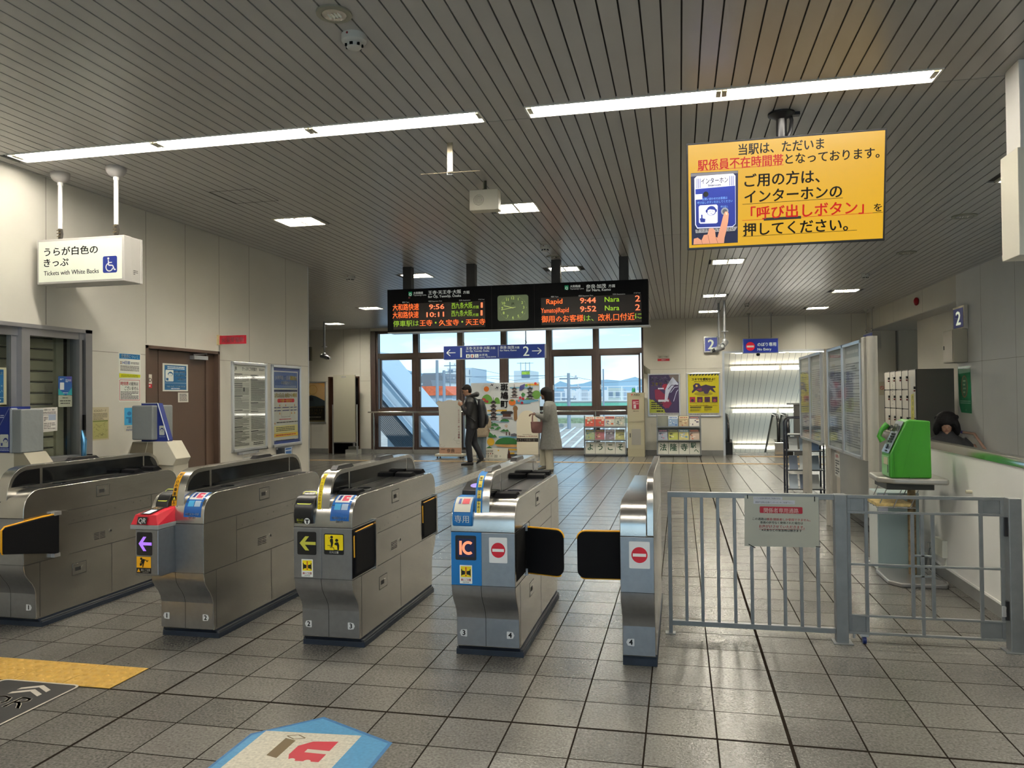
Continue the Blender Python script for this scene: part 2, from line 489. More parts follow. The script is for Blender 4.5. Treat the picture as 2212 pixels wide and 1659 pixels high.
for a, c in ((-14, -9.21), (-8.29, -7.99), (-.86, 1.0), (3.43, 9)): mb.box(a, FARY - .012, 0, c, FARY, .125, SKIRT)
struct(mb, 'baseboard_far')
mb = MB()                                                      # metal surround of the escalator opening
mb.box(1.00, FARY - .02, 0, 1.05, FARY + .26, 2.50, ALU); mb.box(3.38, FARY - .02, 0, 3.43, FARY + .26, 2.50, ALU); mb.box(1.05, FARY - .02, 2.455, 3.38, FARY + .26, 2.50, ALU)
struct(mb, 'trim_2')

XR = 4.24
mb = MB()
mb.box(XR, -3, -4, XR + .25, 13.2, ZC + .17, WALLG)
mb.box(XR, 13.2, 2.90, XR + .9, FARY, ZC + .17, WALLM)
mb.box(4.62, 13.2, -.1, 4.9, 16.6, 2.90, WALLM)
mb.box(4.60, 13.2, -.1, 4.62, 13.4, 2.90, WALLM)
for yj in (7.6, 8.75, 9.9, 11.05, 12.2): mb.box(XR - .001, yj - .002, -2, XR, yj + .002, ZC, JT)
mb.box(XR - .001, 5, 1.918, XR, 13.2, 1.922, JT)
mb.box(9.0, 13.2, 0, 9.2, 19.3, ZC, WALLM); mb.box(4.9, 16.4, 0, 9, 16.6, 2.9, WALLM)
for yy in (14.9, 16.8, 17.9): mb.box(XR - .001, yy - .002, 2.9, XR, yy + .002, ZC, JT)
struct(mb, 'wall_right')
mb = MB()
k = 0
while k < 58:
    mb.box(XR + .004, 13.2 + .1 * k + .004, 2.885, 9, 13.2 + .1 * (k + 1) - .004, 2.90, SLAT); k += 1
struct(mb, 'trim_3')

# far window: brown frames with panes
fr = MB()
xs = [-7.84, -6.755, -5.545, -4.39, -3.215, -2.03, -.87]
fr.box(-7.99, FARY + .02, .10, -7.86, FARY + .24, 3.24, BROWNF)
for i, xx in enumerate(xs):
    w = .075 if 0 < i < 6 else .04
    fr.box(xx - w, FARY + .06, .10, xx + w, FARY + .22, 3.24, BROWNF)
    if 0 < i < 6: fr.box(xx - .012, FARY + .035, .10, xx + .012, FARY + .06, 3.24, BROWNF)
for z0, z1 in ((.10, .165), (.985, 1.165), (2.505, 2.635), (3.16, 3.24)): fr.box(-7.86, FARY + .07, z0, -.86, FARY + .21, z1, BROWNF)
for a, c in zip(xs, xs[1:]):                                   # inner casement frames of the middle row
    for x0, x1 in ((a + .075, a + .115), (c - .115, c - .075)): fr.box(x0, FARY + .09, 1.165, x1, FARY + .17, 2.505, BROWNF)
    fr.box(a + .075, FARY + .09, 1.165, c - .075, FARY + .17, 1.21, BROWNF); fr.box(a + .075, FARY + .09, 2.46, c - .075, FARY + .17, 2.505, BROWNF)
wf = struct(fr, 'window_1')
hn = MB()
for xx in (-6.66, -5.45, -3.12, -1.93): hn.box(xx, FARY + .05, 1.62, xx + .025, FARY + .075, 1.74, ALU)
hn.build('window_handle', wf)
for a, c in zip(xs, xs[1:]):
    g = MB()
    for z0, z1 in ((.165, .985), (1.21, 2.46), (2.635, 3.16)): g.box(a + .08, FARY + .13, z0, c - .08, FARY + .135, z1, PANE)
    g.build('pane', wf)

# grab rail in front of the window
t = thing('handrail', (-4.4, FARY - .16, 0), 'stainless waist-high rail running along the foot of the big brown window', 'handrail')
m_ = MB(); m_.tube([(-8.0, FARY - .16, 1.09), (-1.30, FARY - .16, 1.09)], .021, STEELP); m_.build('rail', t)
for xx in (-7.85, -6.755, -5.545, -4.39, -3.215, -2.03):
    m_ = MB(); m_.tube([(xx, FARY - .16, 0), (xx, FARY - .16, 1.08)], .018, STEELP); m_.build('post', t)

# fluorescent strips ---------------------------------------------------------
TUBE = mat('tube_glow', (.9, .9, .88), .5, emit=TUBE_E, ecol=(1.0, .94, .85))
FIXW = mat('fitting_white', (.75, .74, .68), .35)
def strip_light(x0, n, y0, label, group='long fluorescent strips across the ceiling'):
    L1 = 1.195; x1 = x0 + n * L1
    t = thing('fluorescent_light', ((x0 + x1) / 2, y0 + .0925, ZC), label, 'ceiling light', group)
    f = MB(); h = .07
    f.box(x0 - .006, y0 - .004, ZC + h, x1 + .006, y0 + .19, ZC + h + .01, FIXW)
    f.box(x0 - .006, y0 - .006, ZC - .006, x1 + .006, y0 + .004, ZC + h, FIXW); f.box(x0 - .006, y0 + .181, ZC - .006, x1 + .006, y0 + .191, ZC + h, FIXW)
    f.box(x0 - .008, y0, ZC - .006, x0 + .004, y0 + .185, ZC + h, FIXW); f.box(x1 - .004, y0, ZC - .006, x1 + .008, y0 + .185, ZC + h, FIXW)
    f.build('housing', t)
    for i in range(n):
        for yy in (.06, .125):
            tb = MB(); tb.tube([(x0 + i * L1 + .035, y0 + yy, ZC + .018), (x0 + (i + 1) * L1 - .035, y0 + yy, ZC + .018)], .0165, TUBE, 10); tb.build('tube', t)
        for xx in (x0 + i * L1 + .018, x0 + (i + 1) * L1 - .018):
            sk = MB()
            sk.box(xx - .014, y0 + .045, ZC + .002, xx + .014, y0 + .14, ZC + .07, pm('8a8672', .5))
            sk.build('lamp_holder', t)
    return t
strip_light(-4.815, 3, 4.70, 'long three-tube fluorescent strip in the ceiling, the one reaching the left wall')
strip_light(-.925, 2, 4.70, 'shorter two-section fluorescent strip in the ceiling above the yellow screen')
strip_light(2.45, 1, 4.70, 'single fluorescent section added beyond the right edge of the picture', 'fluorescent strips behind the viewer')  # lamp added out of view to brighten the right wall
strip_light(2.45, 1, .70, 'fluorescent strip added in the ceiling nearer the entrance, out of the picture', 'fluorescent strips behind the viewer')  # another unseen lamp, added for the brightness of the right wall
for yy in (.70,):
    strip_light(-4.815, 3, yy, 'fluorescent strip added in the ceiling nearer the entrance, out of the picture', 'fluorescent strips behind the viewer')
    strip_light(-.925, 2, yy, 'fluorescent strip added in the ceiling nearer the entrance, out of the picture', 'fluorescent strips behind the viewer')

TROF = mat('troffer_glow', (.9, .9, .86), .5, emit=TROF_E, ecol=(1.0, .94, .80))
LOUV = mat('louvre_mirror', (.85, .82, .72), .25, .9)
def trof_parts():
    t = empty('recessed_light', (0, 0, ZC))
    f = MB(); z = ZC; fw = pm('cfcbbb', .4)
    for b in ((-.222, -.192, -.20, .192), (.20, -.192, .222, .192)): f.box(b[0], b[1], z - .008, b[2], b[3], z + .06, fw)
    for b in ((-.222, -.192, .222, -.165), (-.222, .165, .222, .192)): f.box(b[0], b[1], z - .008, b[2], b[3], z + .06, fw)
    f.box(-.012, -.17, z + .0, .012, .17, z + .055, fw); f.box(-.22, -.19, z + .055, .22, .19, z + .062, fw)
    f.build('housing', t)
    for s_ in (-1, 1):
        for k in range(5):
            xx = s_ * (.028 + .036 * k + .01)
            l = MB(); l.tube([(xx, -.13, z + .026), (xx, .13, z + .026)], .0115, TROF, 8); l.build('lamp', t)
        lv = MB()
        for k in range(4):
            xx = s_ * (.056 + .036 * k); lv.box(xx - .002, -.16, z + .0, xx + .002, .16, z + .03, LOUV)
        lv.build('louvre', t)
    return t
TL = {(-3.785, 7.22): 'bright square recessed ceiling light left of the speaker box, nearest the left wall',
      (-1.52, 7.22): 'bright recessed ceiling light half hidden behind the speaker box',
      (.67, 7.22): 'recessed ceiling light hidden behind the yellow screen', (2.92, 7.22): 'recessed ceiling light added beyond the right edge of the picture',  # the right-edge fitting is added to lift the right wall
      (-3.83, 10.92): 'recessed ceiling light behind the leftmost post of the departure board',
      (-1.60, 10.92): 'recessed ceiling light behind the third post of the departure board',
      (.67, 10.92): 'recessed ceiling light just below the yellow screen',
      (-6.14, 14.68): 'recessed ceiling light left of the departure board, the nearer one there',
      (-8.30, 17.52): 'farthest recessed ceiling light, above the camera on the left',
      (.65, 14.68): 'recessed ceiling light in the middle of the row under the yellow screen',
      (.64, 17.52): 'farthest recessed ceiling light under the yellow screen, by the camera poles',
      (2.92, 14.68): 'recessed ceiling light at right, the nearer of the pair by the white beam',
      (2.91, 17.52): 'recessed ceiling light at right, the farther of the pair by the white beam'}
p0 = None
for (x, y) in TROFS:
    if p0 is None: o = p0 = trof_parts(); o.location = (x, y, ZC)
    else: o = copy_tree(p0, (x - TROFS[0][0], y - TROFS[0][1], 0))
    tag(o, TL.get((x, y), 'recessed ceiling light hidden behind the departure board'), 'ceiling light', 'square recessed ceiling lights')

# round downlights (unlit) and detectors
def downlight(x, y, r, label):
    t = thing('downlight', (x, y, ZC), label, 'downlight', 'round unlit downlights')
    a = MB(); a.lathe([(r, -.001), (r, -.010), (r * .72, -.012), (r * .70, .0), (r * .5, .0)], (x, y, ZC), pm('8f8d7c', .4), 28); a.build('trim_ring', t)
    a = MB(); a.lathe([(r * .69, -.011), (r * .62, -.006), (r * .3, -.004), (0.001, -.004)], (x, y, ZC), STEELP, 28)
    a.build('reflector', t)
    a = MB()
    for k in range(4): a.tube([(x - r * .3 + k * r * .2, y - .02, ZC - .005), (x - r * .3 + k * r * .2, y + .02, ZC - .012)], .006, pm('dedcd0', .3), 8)
    a.build('bulb', t)
downlight(-1.565, 3.33, .083, 'round downlight at the top of the picture beside the smoke detector')
downlight(2.90, 8.74, .12, 'larger round downlight at upper right, nearer of the two by the yellow screen')
downlight(2.908, 10.85, .12, 'round downlight at upper right, farther one toward the white beam')
downlight(-1.60, 9.9, .085, 'small round downlight just above the third post of the departure board')
def detector(x, y, r, label, dark=False):
    t = thing('smoke_detector', (x, y, ZC), label, 'smoke detector')
    w = pm('b9b9b2', .45)
    a = MB(); a.lathe([(r, 0), (r, -.03), (r * .95, -.036), (r * .62, -.045), (r * .6, -.062), (r * .45, -.070), (.001, -.071)], (x, y, ZC), w, 28); a.build('body', t)
    a = MB()
    for k in range(7):
        an = 2 * PI * (k + .3) / 7; c, s_ = math.cos(an), math.sin(an)
        a.box(x + r * .61 * c - .008, y + r * .61 * s_ - .004, ZC - .061, x + r * .61 * c + .008, y + r * .61 * s_ + .004, ZC - .048, BLACKM)
    a.build('vent', t)
    a = MB(); a.ell((x - .01, y - r * .98, ZC - .012), (.006, .004, .006), pm('7a0a14', .3)); a.build('indicator_lamp', t)
detector(-1.567, 3.56, .062, 'white smoke detector with a red dot beside the downlight at the top')
detector(-1.57, 9.15, .06, 'white smoke detector on the ceiling between the speaker box and the departure board')
detector(-4.80, 10.70, .075, 'dark-rimmed detector on the ceiling just right of the left wall corner')
detector(1.35, 16.2, .05, 'tiny detector on the ceiling above the camera poles')
detector(2.82, 12.7, .055, 'small detector on the ceiling near the right wall beam')
t = MB(); 
for a, c in (((-4.012, 5.985), (-3.573, 5.985)), ((-3.573, 5.985), (-3.573, 6.40)), ((-3.573, 6.40), (-4.0, 6.40)), ((-4.0, 6.40), (-4.012, 5.985))):
    t.box(min(a[0], c[0]) - .003, min(a[1], c[1]) - .003, ZC - .0015, max(a[0], c[0]) + .003, max(a[1], c[1]) + .003, ZC, pm('35322b'))
tag(t.build('access_hatch', bevel=0), 'thin square outline of an access hatch in the left ceiling', 'hatch')

# office window on the left wall (frame, shutter, pane)
wl = MB(); y0, y1, z0, z1 = 4.0, 5.735, .985, 2.10; FM = mat('window_alu', (.36, .36, .37), .38, .7)
for b in ((y0, z0, y1, z0 + .045), (y0, z1 - .03, y1, z1), (y1 - .075, z0, y1, z1), (y0, z0, y0 + .06, z1)): wl.box(XL - .14, b[0], b[1], XL + .02, b[2], b[3], FM)
wl.box(XL - .05, 5.018, z0 + .04, XL + .005, 5.095, z1 - .03, FM); wl.box(XL - .05, 5.095, 2.012, XL + .0, 5.66, 2.07, FM); wl.box(XL - .09, y0, 2.005, XL - .03, 5.02, 2.07, FM)
wl.box(XL - .05, 5.605, z0 + .04, XL + .005, 5.635, 2.07, FM); wl.box(XL - .05, 5.095, z0 + .03, XL, 5.66, z0 + .05, FM); wl.box(XL - .09, 4.97, z0 + .04, XL - .045, 5.018, z1 - .03, FM)
wl.box(XL - .005, 5.64, 1.24, XL + .022, 5.655, 1.37, BLACKM)
wo = struct(wl, 'window_2')
sh = MB(); SHM = mat('shutter_slats', (.30, .28, .19), .5, noise=.15, nscale=4)
n = 12; zz = z0 + .02
pts = []
while zz < 2.06:
    pts += [(XL - .20, zz), (XL - .185, zz + .012), (XL - .185, zz + .078), (XL - .20, zz + .09)]; zz += .092
for a, c in zip(pts, pts[1:]):
    sh.add([(a[0], 4.0, a[1]), (a[0], 5.53, a[1]), (c[0], 5.53, c[1]), (c[0], 4.0, c[1])], [(0, 1, 2, 3)], SHM if (c[1] - a[1]) > .03 or c[0] != a[0] else DARK)
for i in range(0, len(pts), 4): sh.box(XL - .202, 4.0, pts[i][1] - .004, XL - .196, 5.53, pts[i][1] + .004, DARK)
sh.box(XL - .21, 5.53, z0, XL - .16, 5.61, 2.06, SHM)
sh.build('shutter', wo)
g = MB(); g.box(XL - .03, 5.095, 1.03, XL - .026, 5.605, 2.012, PANE); g.box(XL - .07, 4.05, 1.03, XL - .066, 4.97, 2.005, PANE); g.build('pane', wo)
bk = MB(); bk.box(-5.6, 3.9, .9, XL - .24, 5.8, 2.2, pm('3a382e', .7)); bk.build('backing', wo)

# brown staff door
BR = mat('brown_door', (.085, .052, .036), .42, noise=.06, nscale=3)
dr = MB(); yy0, yy1, zt = 6.44, 7.64, 2.018
dr.box(XL - .12, yy0, 0, XL + .012, yy0 + .03, zt, BR); dr.box(XL - .12, yy1 - .03, 0, XL + .012, yy1, zt, BR); dr.box(XL - .12, yy0, zt - .03, XL + .012, yy1, zt, BR)
dr.box(XL - .16, yy0, 0, XL - .10, yy1, zt, BR)
do = struct(dr, 'door_2')
for a, c, nm in ((6.47, 6.69, 'door_leaf'), (6.70, 7.46, 'door_leaf'), (7.47, 7.61, 'side_panel')):
    l = MB(); l.box(XL - .10, a, .01, XL - (.055 if nm == 'door_leaf' else .045), c, 1.985, BR); l.build(nm, do, bevel=.003)
l = MB(); l.box(XL - .055, 7.20, 1.915, XL + .0, 7.44, 1.955, ALU); l.tube([(XL - .02, 7.22, 1.965), (XL - .03, 7.46, 1.985)], .006, ALU); l.build('door_closer', do)
l = MB(); l.box(XL - .055, 6.72, .96, XL - .04, 6.78, 1.12, ALU); l.tube([(XL - .03, 6.75, 1.02), (XL - .0, 6.75, 1.02), (XL - .0, 6.87, 1.02)], .009, BLACKP); l.build('door_handle', do)

# guide surfaces on the floor
TAC = mat('tactile_yellow', (.50, .30, .055), .6, noise=.12, nscale=25)
t = MB(); 
R = random.Random(3)
def tile(mb, x0, y0, x1, y1, m, dots=True):
    mb.box(x0 + .002, y0 + .002, .0005, x1 - .002, y1 - .002, .004, m)
    if dots:
        for i in range(5):
            for j in range(5):
                cx = x0 + (x1 - x0) * (i + .5) / 5; cy = y0 + (y1 - y0) * (j + .5) / 5
                mb.lathe([(.019, .004), (.015, .009), (.008, .0115), (.001, .0115)], (cx, cy, 0), m, 8)
for i in range(-5, -1):
    tile(t, TX + PX * i, TY, TX + PX * (i + 1), TY + PY, TAC)
for i in (-6, -5):
    tile(t, TX + PX * i + .21, TY - PY, TX + PX * (i + 1) + .21, TY, TAC)
tag(t.build('tactile_paving'), 'yellow dotted tactile paving tiles at lower left of the floor', 'tactile paving')
t = MB(); TB = mat('tactile_brown', (.36, .24, .11), .55, noise=.1)
t.box(-13, 16.78, .0005, 4.2, 17.0, .004, TB)
for i in range(110):
    for j in range(3): t.box(-9.2 + i * .125 - .016, 16.82 + j * .06, .004, -9.2 + i * .125 + .016, 16.85 + j * .06, .008, TB)
tag(t.build('tactile_strip'), 'thin brown tactile strip running across the far floor before the window', 'tactile paving')
t = MB(); TG = mat('tactile_grey', (.25, .235, .20), .45, noise=.1)
x0 = -3.94
for j in range(34):
    y = 6.6 + j * .3
    t.box(x0, y + .002, .0005, x0 + .30, y + .298, .003, TG)
    for k in range(4): t.box(x0 + .035 + k * .07, y + .015, .003, x0 + .06 + k * .07, y + .285, .008, TG)
tag(t.build('tactile_guide_path'), 'grey ribbed guiding path leading away from the gates to the window', 'tactile paving')
t = MB()
for k in range(22):
    for j in range(4): t.box(1.40 + k * .09, 18.72 + j * .06, .0006, 1.43 + k * .09, 18.755 + j * .06, .006, TB)
t.box(1.36, 18.68, .0002, 3.36, 18.98, .003, TB)
tag(t.build('tactile_paving'), 'brown tactile warning patch on the floor in front of the escalator', 'tactile paving')
# ================================================================ TICKET GATES
YC = 4.96
WHITE = pm('e8e8e4', .4); RED = pm('c4122a', .4); YEL = pm('f0d800', .45); BLK = pm('0b0b0c', .45); BLU = pm('0a5fae', .4); NVY = pm('1b2f86', .4)
def body_prof(inset=0.0):
    h = [(4.285, .058), (4.280, .10), (4.277, .225), (4.268, .262), (4.245, .30), (4.215, .335), (4.192, .37), (4.182, .41), (4.180, .44), (4.180, .735), (4.181, .79), (4.190, .83), (4.207, .862), (4.235, .888), (4.268, .904), (4.306, .912)]
    h = [(y + inset, z) for y, z in h]
    return h + [(2 * YC - y, z) for y, z in h[::-1]]
def fin_prof():
    h = [(4.192, .735), (4.196, .84), (4.206, .91), (4.226, .97), (4.256, 1.014), (4.30, 1.043), (4.36, 1.057)]
    return h + [(2 * YC - y, z) for y, z in h[::-1]]
def shoulder_pts(n0, n1, off=.0015):
    """points of the rounded front shoulder, from low to high"""
    P = [(4.180, .735), (4.181, .79), (4.190, .83), (4.207, .862), (4.235, .888), (4.268, .904), (4.306, .912)]
    return P[n0:n1]
def bend_strip(mb, prof, x0, x1, m, off, inner=None):
    """thin sheet following a (y,z) profile"""
    q = []
    for i, (y, z) in enumerate(prof):
        a = prof[max(i - 1, 0)]; c = prof[min(i + 1, len(prof) - 1)]
        dy, dz = c[0] - a[0], c[1] - a[1]; l = math.hypot(dy, dz)
        q.append((y - dz / l * off, z + dy / l * off))
    vs = [(x0, y, z) for y, z in q] + [(x1, y, z) for y, z in q]; n = len(q)
    mb.add(vs, [(i, i + 1, n + i + 1, n + i) for i in range(n - 1)], m, True)
def lerp_prof(prof, t0, t1, n=7):
    """sub-range of a profile by normalised arc length"""
    d = [0]
    for a, c in zip(prof, prof[1:]): d.append(d[-1] + math.hypot(c[0] - a[0], c[1] - a[1]))
    out = []
    for k in range(n + 1):
        s = (t0 + (t1 - t0) * k / n) * d[-1]
        for i in range(len(prof) - 1):
            if s <= d[i + 1] + 1e-9:
                u = (s - d[i]) / (d[i + 1] - d[i]); out.append((prof[i][0] + (prof[i + 1][0] - prof[i][0]) * u, prof[i][1] + (prof[i + 1][1] - prof[i][1]) * u)); break
    return out
SHOULD = [(4.180, .735), (4.181, .79), (4.190, .83), (4.207, .862), (4.235, .888), (4.268, .904), (4.306, .912)]
FINF = fin_prof()[:7]

def front_cv(mb, x0, z1, w, h, y, nu, nv): return CV(mb, (x0, y, z1), (w, 0, 0), (0, 0, -h), nu, nv)
def num_sticker(p, x, n, left, label=None):
    mb = MB(); c = front_cv(mb, x - .022, .157, .044, .042, 4.2745, 44, 42); g = pm('d4d6d6', .4)
    c.poly([(0, 21), (9, 3), (41, 0), (44, 3), (44, 39), (41, 42), (9, 39)] if left else [(44, 21), (35, 3), (3, 0), (0, 3), (0, 39), (3, 42), (35, 39)], g)
    c.text(25 if left else 19, 34, n, 40, BLK, bold=.04, al='C'); mb.build('number_sticker', p)
def caution(p, x0, z1, w=.073, h=.104):
    mb = MB(); c = front_cv(mb, x0, z1, w, h, 4.1755, 73, 104); c.rrect(0, 0, 73, 104, 3, WHITE); c.rect(6, 7, 67, 68, YEL)
    c.poly([(9, 22), (14, 22), (14, 60), (9, 60)], BLK); c.poly([(64, 22), (59, 22), (59, 60), (64, 60)], BLK)
    c.poly([(14, 30), (32, 34), (32, 52), (14, 56)], BLK); c.poly([(59, 30), (41, 34), (41, 52), (59, 56)], BLK)
    c.poly([(33, 12), (40, 12), (38, 50), (35, 50)], RED); c.circ(36.5, 58, 4.5, RED, 10)
    c.text(36.5, 88, '扉にご注意', 15, RED, w=58, bold=.02, al='C'); c.text(36.5, 99, 'CAUTION', 8, BLK, w=36, bold=.02, al='C')
    mb.build('caution_sticker', p)
def arrow_disp(p, x0, z1, w, h, col, s, y=4.1755):
    mb = MB(); c = front_cv(mb, x0, z1, w, h, y, 100, 122); c.rrect(0, 0, 100, 122, 8, BLACKP)
    A = em(col, s)
    c.poly([(12, 61), (42, 24), (62, 24), (40, 53), (96, 53), (96, 69), (40, 69), (62, 99), (42, 99)], A)
    mb.build('arrow_display', p)
def no_entry(p, x0, z1, w, h):
    mb = MB(); c = front_cv(mb, x0, z1, w, h, 4.1755, 100, 132); c.rrect(0, 0, 100, 132, 5, pm('dfe2e2', .35)); c.circ(50, 66, 39, RED, 32); c.rect(18, 59, 82, 74, WHITE); mb.build('no_entry_sticker', p)
def ic_sticker(p, x0, x1):
    mb = MB(); pr = lerp_prof(SHOULD, .16, .97, 10)
    bend_strip(mb, pr, x0, x1, BLU, .0012)
    pr2 = lerp_prof(SHOULD, .62, .95, 5); w = x1 - x0
    bend_strip(mb, pr2, x0 + w * .10, x1 - w * .12, WHITE, .002)
    pr3 = lerp_prof(SHOULD, .68, .90, 4); bend_strip(mb, pr3, x0 + w * .22, x0 + w * .36, NVY, .0028); bend_strip(mb, lerp_prof(SHOULD, .66, .90, 4), x0 + w * .45, x0 + w * .80, pm('d8405a'), .0028)
    bend_strip(mb, lerp_prof(SHOULD, .76, .80, 2), x0 + w * .62, x0 + w * .80, WHITE, .0034)
    bend_strip(mb, lerp_prof(SHOULD, .42, .58, 4), x0 + w * .16, x0 + w * .50, pm('49a8d8'), .002); bend_strip(mb, lerp_prof(SHOULD, .42, .58, 4), x0 + w * .54, x0 + w * .88, pm('a8bcd0'), .002)
    c = front_cv(mb, x0, .803, w, .045, 4.1780, 140, 45); c.k = 2
    c.text(70, 17, '交通系ICカードが', 17, WHITE, w=112, bold=.02, al='C'); c.text(70, 37, '使えます', 17, WHITE, w=56, bold=.02, al='C')
    mb.build('card_sticker', p)
def fin_sticker(p, x0, x1, base, tcol, txt, sym=False):
    mb = MB(); pr = lerp_prof(FINF, .10, .82, 14); bend_strip(mb, pr, x0, x1, base, .0014)
    n = len(txt)
    for i, ch in enumerate(txt):
        t1 = .79 - i * (.66 / n); q = lerp_prof(FINF, t1 - .56 / n, t1, 1)
        (ya, za), (yb, zb) = q
        if ch == ' ': continue
        c = CV(mb, (x0 + (x1 - x0) * .18, yb - .0032, zb + .0012), ((x1 - x0) * .64, 0, 0), (0, ya - yb, za - zb), 10, 10)
        if ch == '^': c.rect(-2, -1, 12, 11, BLK); c.poly([(5, 1), (10, 9), (0, 9)], YEL); continue
        c.text(5, 9, ch, 11, tcol, bold=.02, al='C')
    mb.build('warning_sticker', p)

def gate(x0, label, cfg, w=.37):
    x1 = x0 + w; xc = (x0 + x1) / 2
    t = thing('ticket_gate', (xc, YC, 0), label, 'ticket gate', 'ticket gates in a row')
    # plinth
    m = MB(); m.box(x0 - .015, 4.312, 0, x1 + .015, 5.64, .032, NAVY)
    m.prism([(4.312, .032), (4.285, .066), (5.635, .066), (5.64, .032)], 'x', x0 + .002, x1 - .002, NAVY)
    m.box(x0 - .012, 4.312, .03, x1 + .012, 5.63, .045, pm('33363a', .6)); m.build('plinth', t, bevel=.002)
    # body
    m = MB(); m.prism(body_prof(), 'x', x0, x1, STEEL, True)
    m.build('body', t, bevel=.003)
    m = MB()
    bend_strip(m, [(4.277, .225), (4.268, .262), (4.245, .30), (4.215, .335), (4.192, .37), (4.182, .41), (4.180, .432)], x0 + .003, x1 - .003, STEELF, .001)
    m.box(x0 + .003, 4.2762, .066, x1 - .003, 4.279, .225, STEELF)
    m.box(xc - .0015 - .011, 4.1792, .24 + .19, xc + .0015 - .011, 4.1805, .735, DARK); m.box(xc - .013, 4.2755, .066, xc - .010, 4.2772, .225, DARK)
    bend_strip(m, [(4.277, .225), (4.268, .262), (4.245, .30), (4.215, .335), (4.192, .37), (4.182, .41), (4.180, .432)], xc - .013, xc - .010, DARK, .0018)
    m.build('lower_front', t)
    # front panels: left and right halves
    sm = cfg.get('split', .178)
    for a, c, mm in ((x0 + .001, x0 + sm - .001, cfg.get('lcol', STEELF)), (x0 + sm + .001, x1 - .001, STEELF)):
        m = MB(); m.box(a, 4.1765, .434, c, 4.182, .731, mm); m.build('front_panel', t, bevel=.0015)
    m = MB()
    m.box(x0, 4.1792, .731, x1, 4.182, .7355, DARK); m.box(x0, 4.1792, .4305, x1, 4.182, .434, DARK)
    for s_, X in ((1, x1), (-1, x0)):
        a, c = (X - .001, X + .0008) if s_ > 0 else (X - .0008, X + .001)
        m.box(a, 4.185, .7335, c, 5.735, .7365, DARK); m.box(a, 4.185, .4290, c, 5.735, .4325, DARK)
        m.box(a, 4.535, .636, c, 5.409, .639, DARK); m.box(a, 4.534, .433, c, 4.537, .735, DARK); m.box(a, 5.407, .433, c, 5.410, .735, DARK)
        m.box(a, 4.308, .07, c, 4.311, .43, DARK); m.box(a, 4.966, .07, c, 4.969, .43, DARK)
        for yy, zz in ((4.60, .66), (4.68, .668), (4.74, .672), (4.92, .682), (5.00, .686), (5.20, .70), (5.28, .702), (5.37, .71)):
            m.add([(X + s_ * .0012, yy + .004 * math.cos(k * PI / 3), zz + .004 * math.sin(k * PI / 3)) for k in range(6)], [tuple(range(6))], DARK)
    m.build('panel_seams', t)
    for yy, zz in ((4.88, .832), (4.65, .315)):
        if zz < .5 and cfg.get('nolock2'): continue
        m = MB(); m.box(x1 - .002, yy - .066, zz - .042, x1 + .0012, yy + .066, zz + .042, DARK); m.box(x1 - .002, yy - .062, zz - .038, x1 + .002, yy + .062, zz + .038, STEEL); m.box(x1, yy - .040, zz - .014, x1 + .0028, yy + .012, zz + .012, DARK)
        m.cyl((x1, yy + .032, zz), (x1 + .003, yy + .032, zz), .015, STEEL, 14); m.build('lock_plate', t, bevel=.001)
    m = MB()
    for gx in (0, 1):
        for k in range(5): m.box(x1, 4.79 + gx * .06, .485 + k * .011, x1 + .0012, 4.84 + gx * .06, .490 + k * .011, DARK)
    m.build('side_grille', t)
    m = MB(); m.cyl((x1, 4.955, .525), (x1 + .003, 4.955, .525), .016, STEEL, 16); m.cyl((x1 + .004, 4.955, .525), (x1 + .005, 4.955, .525), .008, DARK, 12); m.build('key_lock', t)
    # central fin with smoked panes
    fx0, fx1 = x0 + .135, x0 + .22
    m = MB(); m.prism(fin_prof(), 'x', fx0, fx1, STEEL, True); m.box((fx0 + fx1) / 2 - .001, 4.1905, .737, (fx0 + fx1) / 2 + .001, 4.194, .84, DARK); m.build('fin', t, bevel=.003)
    for s_, X in ((1, fx1), (-1, fx0)):
        for poly in ([(4.235, .926), (4.245, .955), (4.268, .99), (4.30, 1.015), (4.35, 1.030), (4.465, 1.033), (4.465, .926)], [(4.49, .926), (4.49, 1.033), (5.50, 1.033), (5.50, .926)],
                     [(2 * YC - 4.235, .926), (2 * YC - 4.245, .955), (2 * YC - 4.268, .99), (2 * YC - 4.30, 1.015), (2 * YC - 4.35, 1.030), (5.52, 1.033), (5.52, .926)]):
            m = MB(); m.prism(poly, 'x', X - .001 * s_, X + .0016 * s_, GLASSD); m.build('smoked_pane', t)
    for ya, yb in cfg.get('lamps', ((4.34, 4.60), (5.03, 5.30))):
        m = MB(); m.prism([(ya, 1.056), (ya + .035, 1.078), (yb - .035, 1.078), (yb, 1.056)], 'x', fx0 + .022, fx1 - .022, BLACKP); m.box(fx0 + .03, ya + .07, 1.077, fx1 - .03, yb - .07, 1.079, pm('5e5a52', .3)); m.build('status_lamp', t, bevel=.002)
    # top deck on both sides
    for a, c, right in ((x0 + .012, fx0 - .004, False), (fx1 + .004, x1 - .016, True)):
        m = MB(); m.prism([(4.335, .905), (4.335, .918), (4.62, .920), (5.30, .920), (5.52, .918), (5.52, .905)], 'x', a, c, BLACKP)
        m.box(a, 4.60, .919, c, 4.602, .921, pm('55544e', .4)); m.build('card_deck', t, bevel=.002)
        m = MB(); cx = (a + c) / 2
        m.lathe([(.045, .9195), (.043, .9225), (.036, .9225), (.035, .9205), (.001, .9205)], (cx, 4.56, 0), GLASSD, 26); m.build('card_reader', t)
        if cfg.get('hoods', True) or not right:
            for ya in (5.24, 5.46):
                m = MB(); m.prism([(ya, .919), (ya + .005, .945), (ya + .06, .952), (ya + .11, .919)], 'x', a + .004, c - .004, BLACKM); m.build('ticket_hood', t, bevel=.002)
